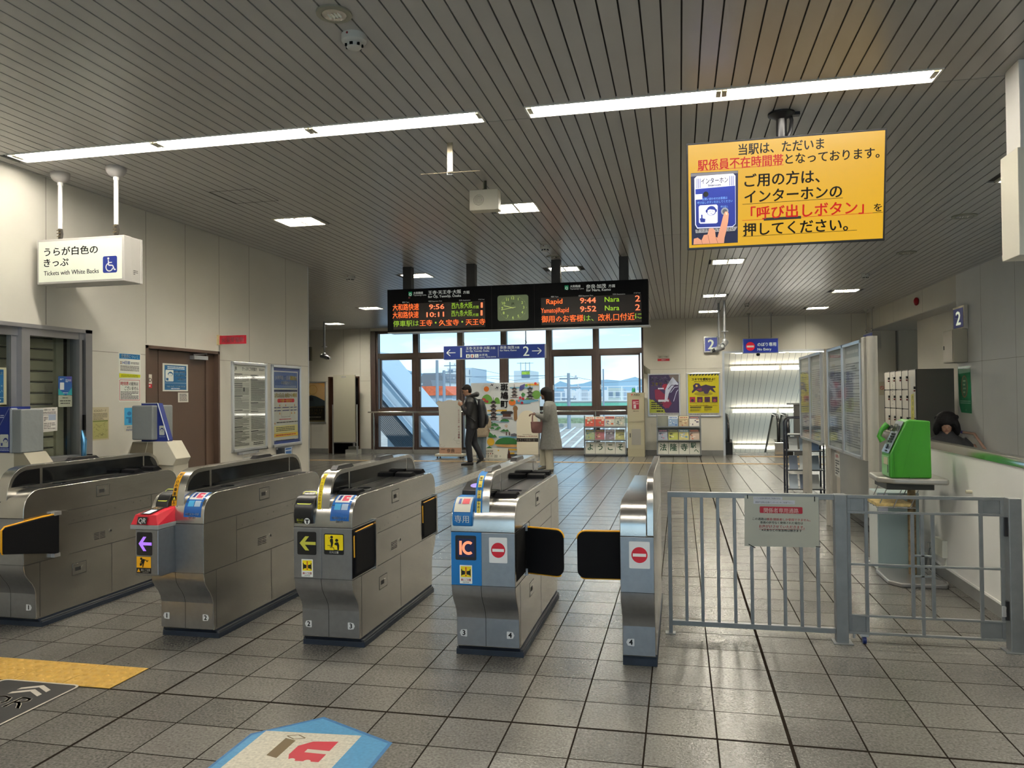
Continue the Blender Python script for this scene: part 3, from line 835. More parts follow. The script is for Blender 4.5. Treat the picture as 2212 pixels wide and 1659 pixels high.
    if cfg.get('rrdr'):            # raised dark lid in front of the right reader
        m = MB(); m.prism([(4.30, .905), (4.315, .935), (4.40, .938), (4.43, .92), (4.43, .905)], 'x', fx1 + .006, x1 - .022, BLACKM); m.build('reader_lid', t, bevel=.003)
    # side recess and leaf doors
    for (ya, yb, kind) in cfg.get('leaves', ()):
        m = MB(); m.box(x1 - .03, ya - .02, .44, x1 + .0005, yb, .725, BLACKM); m.build('door_recess', t)
        m = MB()
        m.box(x1 - .010, ya, .455, x1 + .012, yb - .03, .708, BLACKM); m.build('leaf_door', t, bevel=.010, segs=3)
        m = MB(); m.tube([(x1 + .003, ya + .002, .56), (x1 + .003, ya - .002, .68), (x1 + .003, ya + .02, .706), (x1 + .003, yb - .04, .7105)], .0045, pm('e0a010', .4), 8)
        m.build('yellow_edge', t)
        m = MB(); m.box(x1 - .001, yb - .03, .43, x1 + .02, yb - .004, .74, STEEL); m.build('hinge_post', t)
    if 'long_leaf' in cfg:
        m = MB(); poly = [(4.44, .462), (4.44, .725), (4.30, .722), (4.02, .706), (4.0, .69), (4.0, .545), (4.012, .54)]
        m.prism(poly, 'x', x1 + .004, x1 + .030, BLACKM); m.build('leaf_door', t, bevel=.004)
        m = MB(); m.tube([(x1 + .017, 4.008, .54), (x1 + .017, 3.997, .56), (x1 + .017, 3.997, .69), (x1 + .017, 4.02, .709), (x1 + .017, 4.30, .726), (x1 + .017, 4.43, .729)], .0065, pm('e0a010', .4), 8); m.build('yellow_edge', t)
        m = MB(); m.box(x1 - .001, 4.45, .43, x1 + .02, 4.53, .74, STEEL); m.box(x1, 4.40, .72, x1 + .03, 4.46, .745, ALU); m.box(x1, 4.40, .44, x1 + .03, 4.45, .465, ALU); m.build('hinge_post', t)
    cfg['fn'](t, x0, x1, fx0, fx1)
    return t

def swung_leaf(p, xh, xt, yh, yt):
    """closed leaf door reaching into the passage, rounded outer corners"""
    m = MB(); r = .045; z0, z1 = .447, .712; s_ = 1 if xt > xh else -1; L_ = abs(xt - xh)
    pts = [(0, z0), (L_ - r, z0)] + [(L_ - r + r * math.sin(a), z0 + r - r * math.cos(a)) for a in [PI / 2 * k / 5 for k in range(1, 6)]] + [(L_ - r + r * math.cos(a), z1 - r + r * math.sin(a)) for a in [PI / 2 * k / 5 for k in range(0, 6)]] + [(0, z1)]
    th = .026
    def tr(u, z, o): f = u / L_; return (xh + s_ * u, yh + (yt - yh) * f + o, z)
    n = len(pts); vs = [tr(u, z, -th / 2) for u, z in pts] + [tr(u, z, th / 2) for u, z in pts]
    m.add(vs, [tuple(range(n)), tuple(range(n, 2 * n))[::-1]] + [(i, (i + 1) % n, n + (i + 1) % n, n + i) for i in range(n)], BLACKM)
    m.build('leaf_door', p, bevel=.003)
    m = MB(); e_ = [tr(u, z, 0) for u, z in pts]
    m.tube([Vector(v) + Vector((0, 0, .003)) for v in e_[7:]], .006, pm('e0a010', .4), 8); m.tube([Vector(v) - Vector((0, 0, .003)) for v in e_[:4]], .006, pm('e0a010', .4), 8)
    m.build('yellow_edge', p)

def g1(t, x0, x1, fx0, fx1):
    num_sticker(t, x1 - .052, '1', False)
def g12(t, x0, x1, fx0, fx1):
    ic_sticker(t, x0 + .232, x1 - .02)
    fin_sticker(t, fx0 + .003, fx0 + .036, pm('e8a80c'), BLK, '駆け込み乗車^お止め')
    num_sticker(t, x0 + .04, '1', True); num_sticker(t, x1 - .052, '2', False)
    # reader box standing out at the front
    a, c, yf = x0 + .02, x0 + .176, 4.02
    m = MB(); m.box(a, yf, .455, c, 4.18, .72, STEELF); m.prism([(yf, .455), (4.18, .455), (4.18, .438), (yf + .02, .440)], 'x', a, c, STEELF)
    m.build('qr_box', t, bevel=.004)
    m = MB(); m.box(a - .03, yf - .008, .722, c + .004, 4.195, .748, pm('8c9090', .4)); m.build('tray', t, bevel=.003)
    CR = pm('d21f33', .4); m = MB()
    lo = [(a - .028, yf - .006), (c + .002, yf - .006), (c + .002, 4.205), (a - .02, 4.205)]; hi = [(a - .010, yf + .012), (c - .022, yf + .012), (c - .008, 4.215), (a + .03, 4.215)]
    m.add([(x, y, .748) for x, y in lo] + [(hi[0][0], hi[0][1], .806), (hi[1][0], hi[1][1], .806), (hi[2][0], hi[2][1], .842), (hi[3][0], hi[3][1], .842)],
          [(0, 3, 2, 1), (4, 5, 6, 7), (0, 1, 5, 4), (1, 2, 6, 5), (2, 3, 7, 6), (3, 0, 4, 7)], CR)
    rc = m.build('red_reader_cover', t, bevel=.003)
    m = MB(); c2 = CV(m, (a + .022, yf - .0005 - .002, .796), (.064, 0, 0), (0, -.014, -.042), 64, 42); c2.rect(0, 0, 64, 42, BLK); c2.text(32, 35, 'QR', 40, WHITE, w=52, bold=.025, al='C')
    c3 = CV(m, (a + .03, 4.165, .836), (.075, 0, 0), (-.012, -.135, -.0245), 75, 135, lift=.0015); c3.rect(0, 0, 75, 135, BLK); c3.rect(20, 60, 62, 125, pm('f2f2f8', .3, emit=.5)); c3.fine(10, 8, 60, 40, 3, pm('c8a060'))
    m.build('qr_label', rc)
    arrow_disp(t, a + .010, .705, .106, .138, 'a06cf0', 1.0, yf - .0012)
    m = MB(); c4 = front_cv(m, a + .008, .560, .100, .100, yf - .0012, 100, 105); c4.rect(0, 0, 100, 105, BLK); c4.rect(1, 1, 99, 70, pm('f0b010')); c4.circ(33, 14, 8, BLK)
    c4.poly([(32, 22), (48, 14), (58, 24), (50, 50), (46, 68), (40, 68), (42, 48), (34, 42)], BLK); c4.pline([(50, 18), (66, 22), (72, 32), (80, 22)], 5, BLK); c4.poly([(22, 44), (36, 40), (40, 54), (24, 60)], BLK); c4.pline([(34, 28), (28, 40)], 5, BLK)
    c4.poly([(15, 76), (26, 97), (4, 97)], pm('f0b010')); c4.text(62, 90, '扉にご注意', 17, WHITE, w=62, bold=.02, al='C'); c4.text(62, 101, 'CAUTION', 9, WHITE, w=40, bold=.01, al='C'); m.build('caution_sticker', t)
    inlet(t, x0 + .045, fx0 - .002, True)
def inlet(t, a, c, low=False):
    m = MB(); m.prism([(4.168, .755), (4.160, .80), (4.168, .86), (4.20, .905), (4.29, .935), (4.33, .935), (4.33, .90), (4.22, .85), (4.19, .755)], 'x', a, c, BLACKP, True)
    o = m.build('ticket_inlet', t, bevel=.006, segs=3)
    w = c - a; m = MB(); Y_ = pm('d8e040', .4)
    O = (a + w * .12, 4.262, .932); U = (w * .76, 0, 0); V = (0, -.088, -.062)
    c1 = CV(m, O, U, V, 76, 70, lift=.003); c1.up(); c1.pline([(4, 6), (10, 0), (66, 0), (72, 6), (76, 64), (70, 70), (6, 70), (0, 64)], 4, Y_, True); c1.rect(12, 10, 64, 58, pm('2c2a28' if not low else '3a3026', .2)); c1.rect(14, 40, 62, 58, pm('8f8468' if not low else 'b87a18', .4))
    if not low:
        c2 = CV(m, (a + w * .08, 4.1560, .80), (w * .84, 0, 0), (0, .004, -.055), 84, 44); c2.k = 3; c2.text(10, 22, '投入口', 13, Y_, w=34, bold=.02); c2.text(14, 32, 'Ticket in', 7, Y_, w=24); c2.circ(64, 22, 15, WHITE); c2.rect(54, 14, 74, 19, BLK); c2.rect(60, 14, 68, 34, BLK)
    m.build('inlet_marking', o)
def g23(t, x0, x1, fx0, fx1):
    ic_sticker(t, x0 + .232, x1 - .02); inlet(t, x0 + .008, fx0 - .004)
    fin_sticker(t, fx0 + .010, fx0 + .034, YEL, pm('a06000'), '危険！かけこみはおやめください')
    arrow_disp(t, x0 + .024, .707, .122, .135, 'a8a838', .55); caution(t, x0 + .05, .546)
    m = MB(); c = front_cv(m, x0 + .195, .700, .125, .122, 4.1755, 125, 135); c.rrect(0, 0, 125, 135, 9, BLK); c.rrect(5, 6, 120, 106, 5, YEL)
    c.circ(48, 22, 9, BLK); c.poly([(40, 32), (56, 32), (58, 60), (52, 86), (44, 86), (42, 60), (36, 46)], BLK); c.circ(80, 42, 10, BLK); c.poly([(76, 54), (90, 54), (96, 74), (94, 104), (84, 104), (82, 76), (66, 70), (66, 62)], BLK)
    c.pline([(22, 76), (40, 76), (40, 90), (62, 90), (62, 104), (84, 104)], 3, BLK); c.pline([(30, 22), (36, 28)], 3, RED); c.pline([(30, 30), (35, 33)], 3, RED)
    c.text(62, 126, '足元注意', 17, WHITE, w=60, bold=.03, al='C'); m.build('step_sticker', t)
    num_sticker(t, x0 + .04, '2', True); num_sticker(t, x1 - .052, '3', False)
def g34(t, x0, x1, fx0, fx1):
    B2 = pm('0f6fb4', .4)
    m = MB(); bend_strip(m, FINF, fx0 + .001, x0 + .178, B2, .0012); m.build('blue_fin_strip', t)
    fin_sticker(t, fx0 + .012, fx0 + .034, pm('f0d860'), BLK, '駆込　かけこみはおやめください'.replace('　', ' '))
    # raised blue reader at left
    m = MB(); a, c = x0 + .012, fx0 - .006
    m.prism([(4.168, .765), (4.160, .80), (4.165, .85), (4.19, .89), (4.24, .917), (4.34, .922), (4.34, .90), (4.20, .85), (4.19, .765)], 'x', a, c, B2, True); o = m.build('ic_reader', t, bevel=.008, segs=3)
    m = MB(); bend_strip(m, [(4.1615, .845), (4.187, .885), (4.215, .905), (4.238, .917)], a + .012, c - .010, pm('d6d4c6', .4), .004)
    bend_strip(m, [(4.187, .885), (4.205, .899), (4.222, .909)], a + .032, a + .046, NVY, .006); bend_strip(m, [(4.187, .885), (4.205, .899), (4.222, .909)], a + .054, c - .022, RED, .006)
    cc = CV(m, (a, 4.1560, .832), (c - a, 0, 0), (0, .005, -.055), 117, 55); cc.k = 2; cc.text(58, 42, '専用', 46, WHITE, w=84, bold=.01, al='C'); m.build('reader_label', o)
    m = MB(); m.prism([(4.34, .92), (4.345, .945), (4.47, .985), (4.49, .92)], 'x', x0 + .02, fx0 - .004, BLACKP); d = m.build('ic_display', t, bevel=.003)
    m = MB(); cc = CV(m, (x0 + .022, 4.468, .9855), (.107, 0, 0), (0, -.122, -.0395), 107, 128, lift=.0012); cc.circ(66, 60, 34, pm('8f7fe0', .3, emit=.45), 24, 30); m.build('display_light', d)
    # IC lamp
    m = MB(); c = front_cv(m, x0 + .026, .713, .122, .138, 4.1755, 122, 146); c.rrect(0, 0, 122, 146, 9, BLACKP); c.rect(14, 19, 110, 127, pm('101a4a', .4)); O_ = em('f09068', .95)
    c.rect(23, 32, 38, 115, O_)
    c.k += 1
    for k in range(14):
        a0 = math.radians(50 + k * 18.57); a1 = math.radians(50 + (k + 1) * 18.57); P_ = lambda r, a: (76 + r * math.cos(a), 73.5 - r * 1.12 * math.sin(a))
        c.poly([P_(37, a0), P_(37, a1), P_(22, a1), P_(22, a0)], O_, False)
    m.build('ic_lamp', t); caution(t, x0 + .05, .547)
    no_entry(t, x0 + .222, .707, .104, .142); num_sticker(t, x0 + .04, '3', True); num_sticker(t, x1 - .052, '4', False)
    m = MB(); m.box(x1 - .12, 4.46, .44, x1 + .0005, 4.60, .73, BLACKM); m.box(x1 - .06, 4.20, .455, x1 + .0006, 4.46, .722, BLACKM); m.build('door_recess', t)
    m = MB()
    for zz in (.715, .452): m.box(x1 - .012, 4.47, zz - .02, x1 + .012, 4.53, zz + .02, ALU)
    m.build('door_hinge', t); swung_leaf(t, x1 - .01, x1 + .236, 4.50, 4.42)

gate(-4.52, 'leftmost steel ticket gate with a long black leaf door, beside the office window', dict(fn=g1, long_leaf=1, lamps=((4.75, 5.05),)))
gate(-3.215, 'ticket gate with the red QR reader box on its front', dict(fn=g12, nolock2=1, hoods=False, lamps=((5.05, 5.30),)))
gate(-2.245, 'ticket gate with the black ticket inlet and yellow step warning sticker', dict(fn=g23, rrdr=1, leaves=((4.20, 4.52, 0), (5.425, 5.735, 0))))
gate(-1.275, 'ticket gate with blue front and orange IC lamp, right of the middle', dict(fn=g34, rrdr=1, lcol=pm('0f6fb4', .4)))

# the narrow single gate
x0, x1 = -.326, -.146
t = thing('ticket_gate', ((x0 + x1) / 2, YC, 0), 'narrow single ticket gate with a no entry sticker, next to the railing', 'ticket gate', 'ticket gates in a row')
m = MB(); m.box(x0 - .002, 4.305, 0, x1 + .006, 5.64, .066, NAVY); m.build('plinth', t, bevel=.002)
m = MB(); m.prism(body_prof(), 'x', x0, x1 - .0385, STEEL, True); m.prism(body_prof()[:10] + [(2 * YC - 4.18, .735)] + body_prof()[-9:], 'x', x1 - .0385, x1, STEEL, True); m.build('body', t, bevel=.003)
m = MB(); LF = [(4.277, .225), (4.268, .262), (4.245, .30), (4.215, .335), (4.192, .37), (4.182, .41), (4.180, .432)]
bend_strip(m, LF, x0 + .003, x1 - .003, STEELF, .001); m.box(x0 + .003, 4.2762, .066, x1 - .003, 4.279, .225, STEELF); m.build('lower_front', t)
m = MB(); m.box(x0 + .001, 4.1765, .434, x1 - .001, 4.182, .731, STEELF); m.build('front_panel', t, bevel=.0015)
m = MB(); m.box(x0, 4.1792, .731, x1, 4.182, .7355, DARK); m.box(x0, 4.1792, .4305, x1, 4.182, .434, DARK); m.build('panel_seams', t)
m = MB(); m.prism(fin_prof(), 'x', x1 - .038, x1, STEEL, True); m.build('fin', t, bevel=.003)
no_entry(t, x0 + .048, .708, .110, .144)
num_sticker(t, x0 + .042, '4', True); swung_leaf(t, x0 + .01, x0 - .262, 4.43, 4.41)
# ================================================================ SIGNS AND FITTINGS OVERHEAD
import numpy as np
class QV(CV):
    """flat surface addressed through four measured corners (tl, tr, br, bl) of its picture"""
    def setq(s, q):
        dst = [(0, 0), (s.nu, 0), (s.nu, s.nv), (0, s.nv)]; A = []; B = []
        for (x, y), (u, v) in zip(q, dst):
            A.append([x, y, 1, 0, 0, 0, -u * x, -u * y]); B.append(u); A.append([0, 0, 0, x, y, 1, -v * x, -v * y]); B.append(v)
        s.h = np.linalg.solve(np.array(A, float), np.array(B, float)); return s
    def q(s, x, y):
        h = s.h; w = h[6] * x + h[7] * y + 1
        return ((h[0] * x + h[1] * y + h[2]) / w, (h[3] * x + h[4] * y + h[5]) / w)
    def qt(s, x0, x1, yb, t, size, m, bold=.012, yb1=None, **k):      # text between two columns, baseline at yb
        u0, v0 = s.q(x0, yb); u1, v1 = s.q(x1, yb if yb1 is None else yb1)
        s.k += 1
        vs, fs, wd = text_geo(t, bold, k.get('res', 2)); sx = (u1 - u0) / wd; vb = (v0 + v1) / 2
        s.mb.add([s.P(u0 + x * sx, vb - y * size) for x, y in vs], fs, m); return s
    def qr(s, x0, y0, x1, y1, m):
        u0, v0 = s.q(x0, y0); u1, v1 = s.q(x1, y1); return s.rect(u0, v0, u1, v1, m)
    def qp(s, pts, m): return s.poly([s.q(*p) for p in pts], m)

# ---- LED departure board
Yb = 10.12; bx0, bx1, bz0, bz1 = -3.985, -.385, 2.395, 2.992
t = thing('departure_board', ((bx0 + bx1) / 2, Yb + .12, ZC), 'wide black departure board with orange and green text and a clock', 'departure board')
BLK2 = mat('board_black', (.004, .004, .005), .6, spec=.15)
m = MB(); m.box(bx0, Yb, bz0, bx1, Yb + .24, bz1, BLK2); m.box(bx0, Yb - .002, bz0 - .012, bx1 + .02, Yb + .25, bz0, ALU); m.build('casing', t, bevel=.004)
for xx in (-3.70, -2.78, -1.60, -.70):
    m = MB(); m.box(xx - .06, Yb + .02, bz1, xx + .06, Yb + .14, ZC, mat('post_dark', (.035, .033, .03), .5)); m.build('hanger_post', t)
LEDO = em('ff6a30', 1.15); LEDG = em('9cc832', .75); LEDR = em('ff7a50', 1.1); OFF = pm('2b211d', .5); TXT = pm('c9cbc6', .5, emit=.22); G_ = pm('12875a', .5, emit=.25)
m = MB()
c = QV(m, (bx0, Yb - .001, bz1), (2.6 * 0 + (bx1 - bx0), 0, 0), (0, 0, -(bz1 - bz0)), 1952, 324, lift=.0012).setq([(195, 232), (2147, 145), (2150, 490), (210, 550)])
f = lambda x, y: (c.q(x, y))
# left half, coordinates of the wide crop
for xx in (978, 1297):
    u, v = c.q(xx, 380); c.rect(u - 1.5, 0, u + 1.5, 324, DARK)
def rowbg(x0, x1, ya, yb): c.qr(x0, ya, x1, yb, OFF)
rowbg(243, 930, 340, 388); rowbg(245, 932, 400, 448); rowbg(250, 934, 460, 508)
rowbg(1345, 2095, 290, 340); rowbg(1347, 2097, 350, 395); rowbg(1350, 2098, 422, 470)
c.qr(355, 247, 382, 277, G_); c.qt(358, 379, 275, 'Q', 27, TXT, .02)
c.qt(392, 463, 262, '大和路線', 20, TXT, .01); c.qt(392, 488, 276, 'Yamatoji Line', 16, TXT, 0)
c.qt(502, 748, 262, '王寺·天王寺·大阪', 32, TXT, .012, yb1=258); c.qt(762, 810, 258, '方面', 24, TXT, .01); c.qt(502, 748, 290, 'for Ōji, Tennōji, Ōsaka', 26, TXT, .01, yb1=284)
c.qt(311, 363, 329, '種別 Type', 11, TXT, 0); c.qt(507, 607, 320, '時刻 Departure Time', 11, TXT, 0); c.qt(734, 818, 313, '行先 Destination', 11, TXT, 0); c.qt(877, 923, 306, 'のりば Track', 10, TXT, 0)
for yb, tm, tx in ((378, '9:56', 512), (436, '10:11', 495)):
    c.qt(243 + (yb > 400) * 2, 437, yb + 5, '大和路快速', 55, LEDO, .004, yb1=yb + 3, res=1); c.qt(tx, 626, yb - 1, tm, 52, LEDR, .02, yb1=yb - 4)
    c.qt(680, 835, yb - 8, '西九条大阪', 50, LEDG, .0, yb1=yb - 13, res=1); c.qt(838, 882, yb - 9, '方面', 24, LEDG, .0, res=1); c.qt(897, 912, yb - 14, '1', 55, LEDR, .02)
c.qt(252, 440, 504, '停車駅は', 50, LEDG, -.004, yb1=500, res=1); c.qt(447, 541, 498, '王寺', 50, LEDO, .008, res=1); c.qt(590, 738, 495, '久宝寺', 50, LEDO, .008, res=1); c.qt(788, 934, 490, '天王寺', 50, LEDO, .008, res=1)
for xx, yy in ((565, 477), (762, 470)): u, v = c.q(xx, yy); c.circ(u, v, 7, LEDG, 10)
u, v = c.q(363, 290); c.pline([(u - 5, v - 5), (u + 5, v - 5), (u + 5, v + 5), (u - 5, v + 5)], 2, pm('c06a68'), True)
m.build('led_display', t); m = MB(); c.mb = m; c.qr(1521, 197, 1550, 228, G_); c.qt(1525, 1546, 226, 'Q', 27, TXT, .02); c.qt(1562, 1640, 210, '大和路線', 20, TXT, .01); c.qt(1562, 1665, 226, 'Yamatoji Line', 16, TXT, 0)
c.qt(1682, 1832, 214, '奈良·加茂', 32, TXT, .012); c.qt(1850, 1900, 208, '方面', 24, TXT, .01); c.qt(1684, 1868, 242, 'for Nara, Kamo', 27, TXT, .01, yb1=234)
c.qt(1420, 1475, 285, '種別 Type', 11, TXT, 0); c.qt(1627, 1735, 277, '時刻 Departure Time', 11, TXT, 0); c.qt(1882, 1975, 265, '行先 Destination', 11, TXT, 0); c.qt(2040, 2090, 255, 'のりば Track', 10, TXT, 0)
c.qt(1386, 1506, 337, 'Rapid', 52, LEDO, .01, yb1=333); c.qt(1637, 1757, 331, '9:44', 56, LEDR, .02, yb1=326); c.qt(1822, 1932, 320, 'Nara', 52, LEDG, .01, yb1=316); c.qt(2050, 2088, 316, '2', 62, LEDR, .012)
c.qt(1347, 1554, 402, 'YamatojiRapid', 50, LEDO, .0, yb1=398); c.qt(1638, 1760, 394, '9:52', 56, LEDR, .02, yb1=390); c.qt(1824, 1932, 385, 'Nara', 52, LEDG, .01, yb1=381); c.qt(2050, 2088, 382, '2', 62, LEDR, .012)
c.qt(1352, 1664, 470, '御用のお客様', 54, LEDO, .006, yb1=463, res=1); c.qt(1668, 1740, 460, 'は、', 50, LEDG, 0, res=1); c.qt(1774, 2046, 458, '改札口付近', 56, LEDO, .006, yb1=452, res=1); c.qt(2050, 2098, 443, 'に', 48, LEDG, -.006, res=1)
m.build('led_display', t)
m = MB(); u0, v0 = c.q(1020, 290); u1, v1 = c.q(1253, 440)
cx, cz = bx0 + (u0 + u1) / 2 / 1952 * 3.6, bz1 - (v0 + v1) / 2 / 324 * (bz1 - bz0); hw = .2
cc = CV(m, (cx - .213, Yb - .001, cz + .172), (.426, 0, 0), (0, 0, -.344), 426, 344, lift=.0012)
cc.rrect(0, 0, 426, 344, 34, pm('6c7a58', .4, emit=.25)); NUMC = pm('c4d27c', .4, emit=.35)
for h in range(1, 13):
    a = math.radians(h * 30); cc.text(213 + 148 * math.sin(a), 172 + 17 - 132 * math.cos(a), str(h), 52, NUMC, bold=.01, al='C'); cc.k -= 1
cc.k += 1
for h in range(60):
    a = math.radians(h * 6); cc.k -= 1; cc.circ(213 + 186 * math.sin(a), 172 - 162 * math.cos(a), 2.2 + (h % 5 == 0) * 2, NUMC, 6)
cc.text(213, 130, 'JR', 42, pm('39452f'), bold=.02, al='C', w=46)
cc.pline([(213, 172), (85, 138)], 9, NUMC); cc.pline([(250, 163), (50, 196)], 7, NUMC); cc.circ(213, 172, 8, NUMC)
m.build('clock_face', t)

# ---- yellow information screen
t = thing('information_screen', (.667, 5.212, ZC), 'large yellow information screen hanging from a black pole', 'screen')
O = Vector((.062, 5.15, 3.138)); U = Vector((1.222, 0, 0)); V = Vector((0, .11, -.682)); N = V.cross(U).normalized()
m = MB(); P = [O, O + U, O + U + V, O + V]; m.add([p for p in P] + [p - N * .055 for p in P], [(0, 1, 2, 3), (4, 7, 6, 5), (0, 4, 5, 1), (1, 5, 6, 2), (2, 6, 7, 3), (3, 7, 4, 0)], BLACKP); m.build('casing', t, bevel=.004)
m = MB(); m.lathe([(.085, 0), (.085, -.012), (.05, -.03), (.034, -.04)], (.667, 5.212, ZC), BLACKP, 20); m.cyl((.667, 5.212, ZC), (.667, 5.25, 2.9), .033, BLACKP); m.box(.55, 5.23, 2.62, .78, 5.30, 3.0, BLACKP)
m.build('pole', t); m = MB(); m.tube([(.72, 5.22, ZC), (.73, 5.215, ZC - .05), (.72, 5.21, ZC - .12), (.70, 5.20, ZC - .16)], .012, BLACKP, 8); m.box(.70, 5.2, ZC - .02, .78, 5.24, ZC, BLACKP); m.build('cable', t)
m = MB(); c = QV(m, O + N * .0006, U, V, 1222, 687, lift=.0008).setq([(90, 415), (2025, 235), (1985, 1325), (110, 1418)])
SY = em('f0b800', .64); SK = pm('0c0906', .5); SR = em('dc1408', .62)
c.rect(12, 12, 1210, 672, SY)
c.qt(583, 1405, 505, '当駅は、ただいま', 76, SK, .022, yb1=445, res=3)
c.qt(200, 1010, 655, '駅係員不在時間帯', 76, SR, .022, yb1=610, res=3); u0, v0 = c.q(195, 672); u1, v1 = c.q(1015, 605); c.line(u0, v0, u1, v1, 3, SR)
c.qt(1030, 1945, 590, 'となっております。', 72, SK, .022, yb1=520, res=3)
c.qt(640, 1362, 803, 'ご用の方は、', 90, SK, .024, yb1=772, res=3); c.qt(640, 1575, 965, 'インターホンの', 90, SK, .024, yb1=905, res=3)
u0, v0 = c.q(622, 985); u1, v1 = c.q(1583, 917); c.line(u0, v0, u1, v1, 3, SK)
c.qt(700, 1785, 1112, '「呼び出しボタン」', 90, SR, .024, yb1=1065, res=3); c.qt(1880, 1962, 1040, 'を', 56, SK, .022, res=3)
u0, v0 = c.q(622, 1138); u1, v1 = c.q(1870, 1060); c.line(u0, v0, u1, v1, 3, SR); u2, v2 = c.q(1970, 1052); c.line(u1, v1, u2, v2, 3, SK)
c.qt(628, 1630, 1270, '押してください。', 90, SK, .024, yb1=1225, res=3); u0, v0 = c.q(622, 1290); u1, v1 = c.q(1717, 1225); c.line(u0, v0, u1, v1, 3, SK)
# picture of the intercom
Bq = lambda pts, mm: c.qp(pts, mm)
IB = pm('1c2a7a', .4, emit=.2); IW = pm('c4c8e8', .4, emit=.3); SKN = pm('c48a70', .5, emit=.2)
Bq([(135, 695), (580, 665), (580, 1345), (150, 1370)], pm('141a3a', .4, emit=.1)); Bq([(170, 745), (205, 712), (530, 690), (555, 715), (560, 1170), (530, 1200), (200, 1215), (180, 1180)], IW)
Bq([(180, 845), (553, 808), (556, 1168), (528, 1192), (203, 1205), (188, 1175)], IB)
Bq([(137, 700), (578, 668), (578, 690), (137, 728)], pm('5a5a60', .4))
for xx in (190, 205, 220, 500, 516, 532): Bq([(xx, 745 - (xx - 190) * .09), (xx + 6, 745 - (xx - 190) * .09), (xx + 6, 838 - (xx - 190) * .09), (xx, 838 - (xx - 190) * .09)], IB)
c.qt(232, 488, 800, 'インターホン', 42, SK, .02, yb1=770); c.qt(300, 418, 822, 'Intercom', 22, SK, .02, yb1=808)
u, v = c.q(278, 892); c.circ(u, v, 17, BLK); Bq([(178, 895), (245, 890), (245, 940), (180, 945)], IW)
c.qt(245, 480, 948, 'お問い合わせのお客様は', 18, pm('6f9ad8', .4, emit=.3), 0, yb1=935); c.qt(200, 530, 985, '呼び出しボタンをおしてください', 18, pm('6f9ad8', .4, emit=.3), 0, yb1=962)
Bq([(212, 1010), (225, 998), (378, 988), (390, 1000), (390, 1155), (375, 1165), (230, 1170), (215, 1160)], IW)
def agent(c, u, v, r, dk, wh):       # intercom pictogram: head with headset, pointing finger
    c.circ(u, v, r, dk, 20); c.circ(u, v + r * .10, r * .86, wh, 20); c.poly([(u - r * .85, v - r * .1), (u - r * .3, v - r * .35), (u + r * .5, v - r * .2), (u + r * .85, v - r * .05), (u + r * .6, v - r * .7), (u, v - r * .95), (u - r * .6, v - r * .7)], dk)
    c.circ(u - r * .95, v, r * .22, dk, 10, r * .34); c.circ(u + r * .95, v, r * .22, dk, 10, r * .34); c.pline([(u + r * .9, v + r * .2), (u + r * .6, v + r * .75), (u + r * .15, v + r * .8)], r * .09, dk)
    c.circ(u - r * .3, v + r * .1, r * .07, dk, 6); c.circ(u + r * .3, v + r * .1, r * .07, dk, 6); c.line(u - r * .15, v + r * .55, u + r * .15, v + r * .55, r * .07, dk)
u, v = c.q(330, 1048); agent(c, u, v, 31, IB, IW); Bq([(222, 1120), (236, 1118), (236, 1085), (248, 1085), (248, 1118), (275, 1125), (272, 1155), (232, 1155)], IB)
u, v = c.q(456, 1052); c.circ(u, v, 24, pm('8a8f98', .3)); c.circ(u, v, 15, pm('50545c', .3)); c.qt(418, 488, 1015, '呼び出し', 15, pm('6f9ad8', .4, emit=.3), 0)
Bq([(182, 1225), (575, 1195), (552, 1235), (186, 1258)], pm('9a9aa0', .4)); c.qt(195, 545, 1250, 'きっぷを入れてください', 24, SK, .02, yb1=1225)
# hand in the picture
Bq([(165, 1365), (170, 1310), (205, 1300), (240, 1325), (262, 1275), (296, 1270), (310, 1215), (345, 1210), (365, 1230), (372, 1290), (388, 1300), (420, 1180), (440, 1100), (458, 1055), (480, 1052), (494, 1075), (488, 1150), (470, 1240), (455, 1300), (450, 1350)], SKN)
for a_, b_ in (((240, 1325), (250, 1362)), ((300, 1275), (318, 1355)), ((372, 1290), (392, 1352))):
    (ua, va), (ub, vb) = c.q(*a_), c.q(*b_); c.line(ua, va, ub, vb, 2.5, pm('8c5a48'))
Bq([(462, 1062), (476, 1060), (482, 1082), (468, 1086)], pm('e0b8a4', .4, emit=.1))
m.build('screen_image', t)

# ---- lit sign box 'tickets with white backs'
def bowl_rod(p, x, y, z, nm='hanger', r=.012, br=.055, col=None):
    a = MB(); w = col or WHITEP
    a.lathe([(br, 0), (br, -.018), (br * .92, -.04), (br * .7, -.062), (br * .35, -.075), (.001, -.078)], (x, y, ZC), mat('bowl_grey', (.40, .38, .36), .4), 22); a.cyl((x, y, ZC - .075), (x, y, z + .10), r, w, 12)
    a.cyl((x, y, ZC - .10), (x, y, ZC - .075), r * 1.25, w, 12); a.tube([(x, y, z + .10), (x + .006, y, z + .06), (x - .004, y, z)], r * .95, pm('2d2820'), 8)
    for k in range(3): a.tube([(x - r, y - r, z + .085 - k * .025), (x + r, y - r * 1.2, z + .09 - k * .025)], .003, pm('6b5a38'), 6)
    a.build(nm, p)
t = thing('hanging_sign', (-4.54, 5.2, ZC), 'lit white sign box with black lettering and wheelchair symbol, hanging at upper left', 'sign')
sx0, sx1, sz0, sz1, sy0, sy1 = -4.933, -4.143, 2.407, 2.760, 5.10, 5.31
m = MB(); SG = mat('sign_casing', (.50, .48, .44), .45)
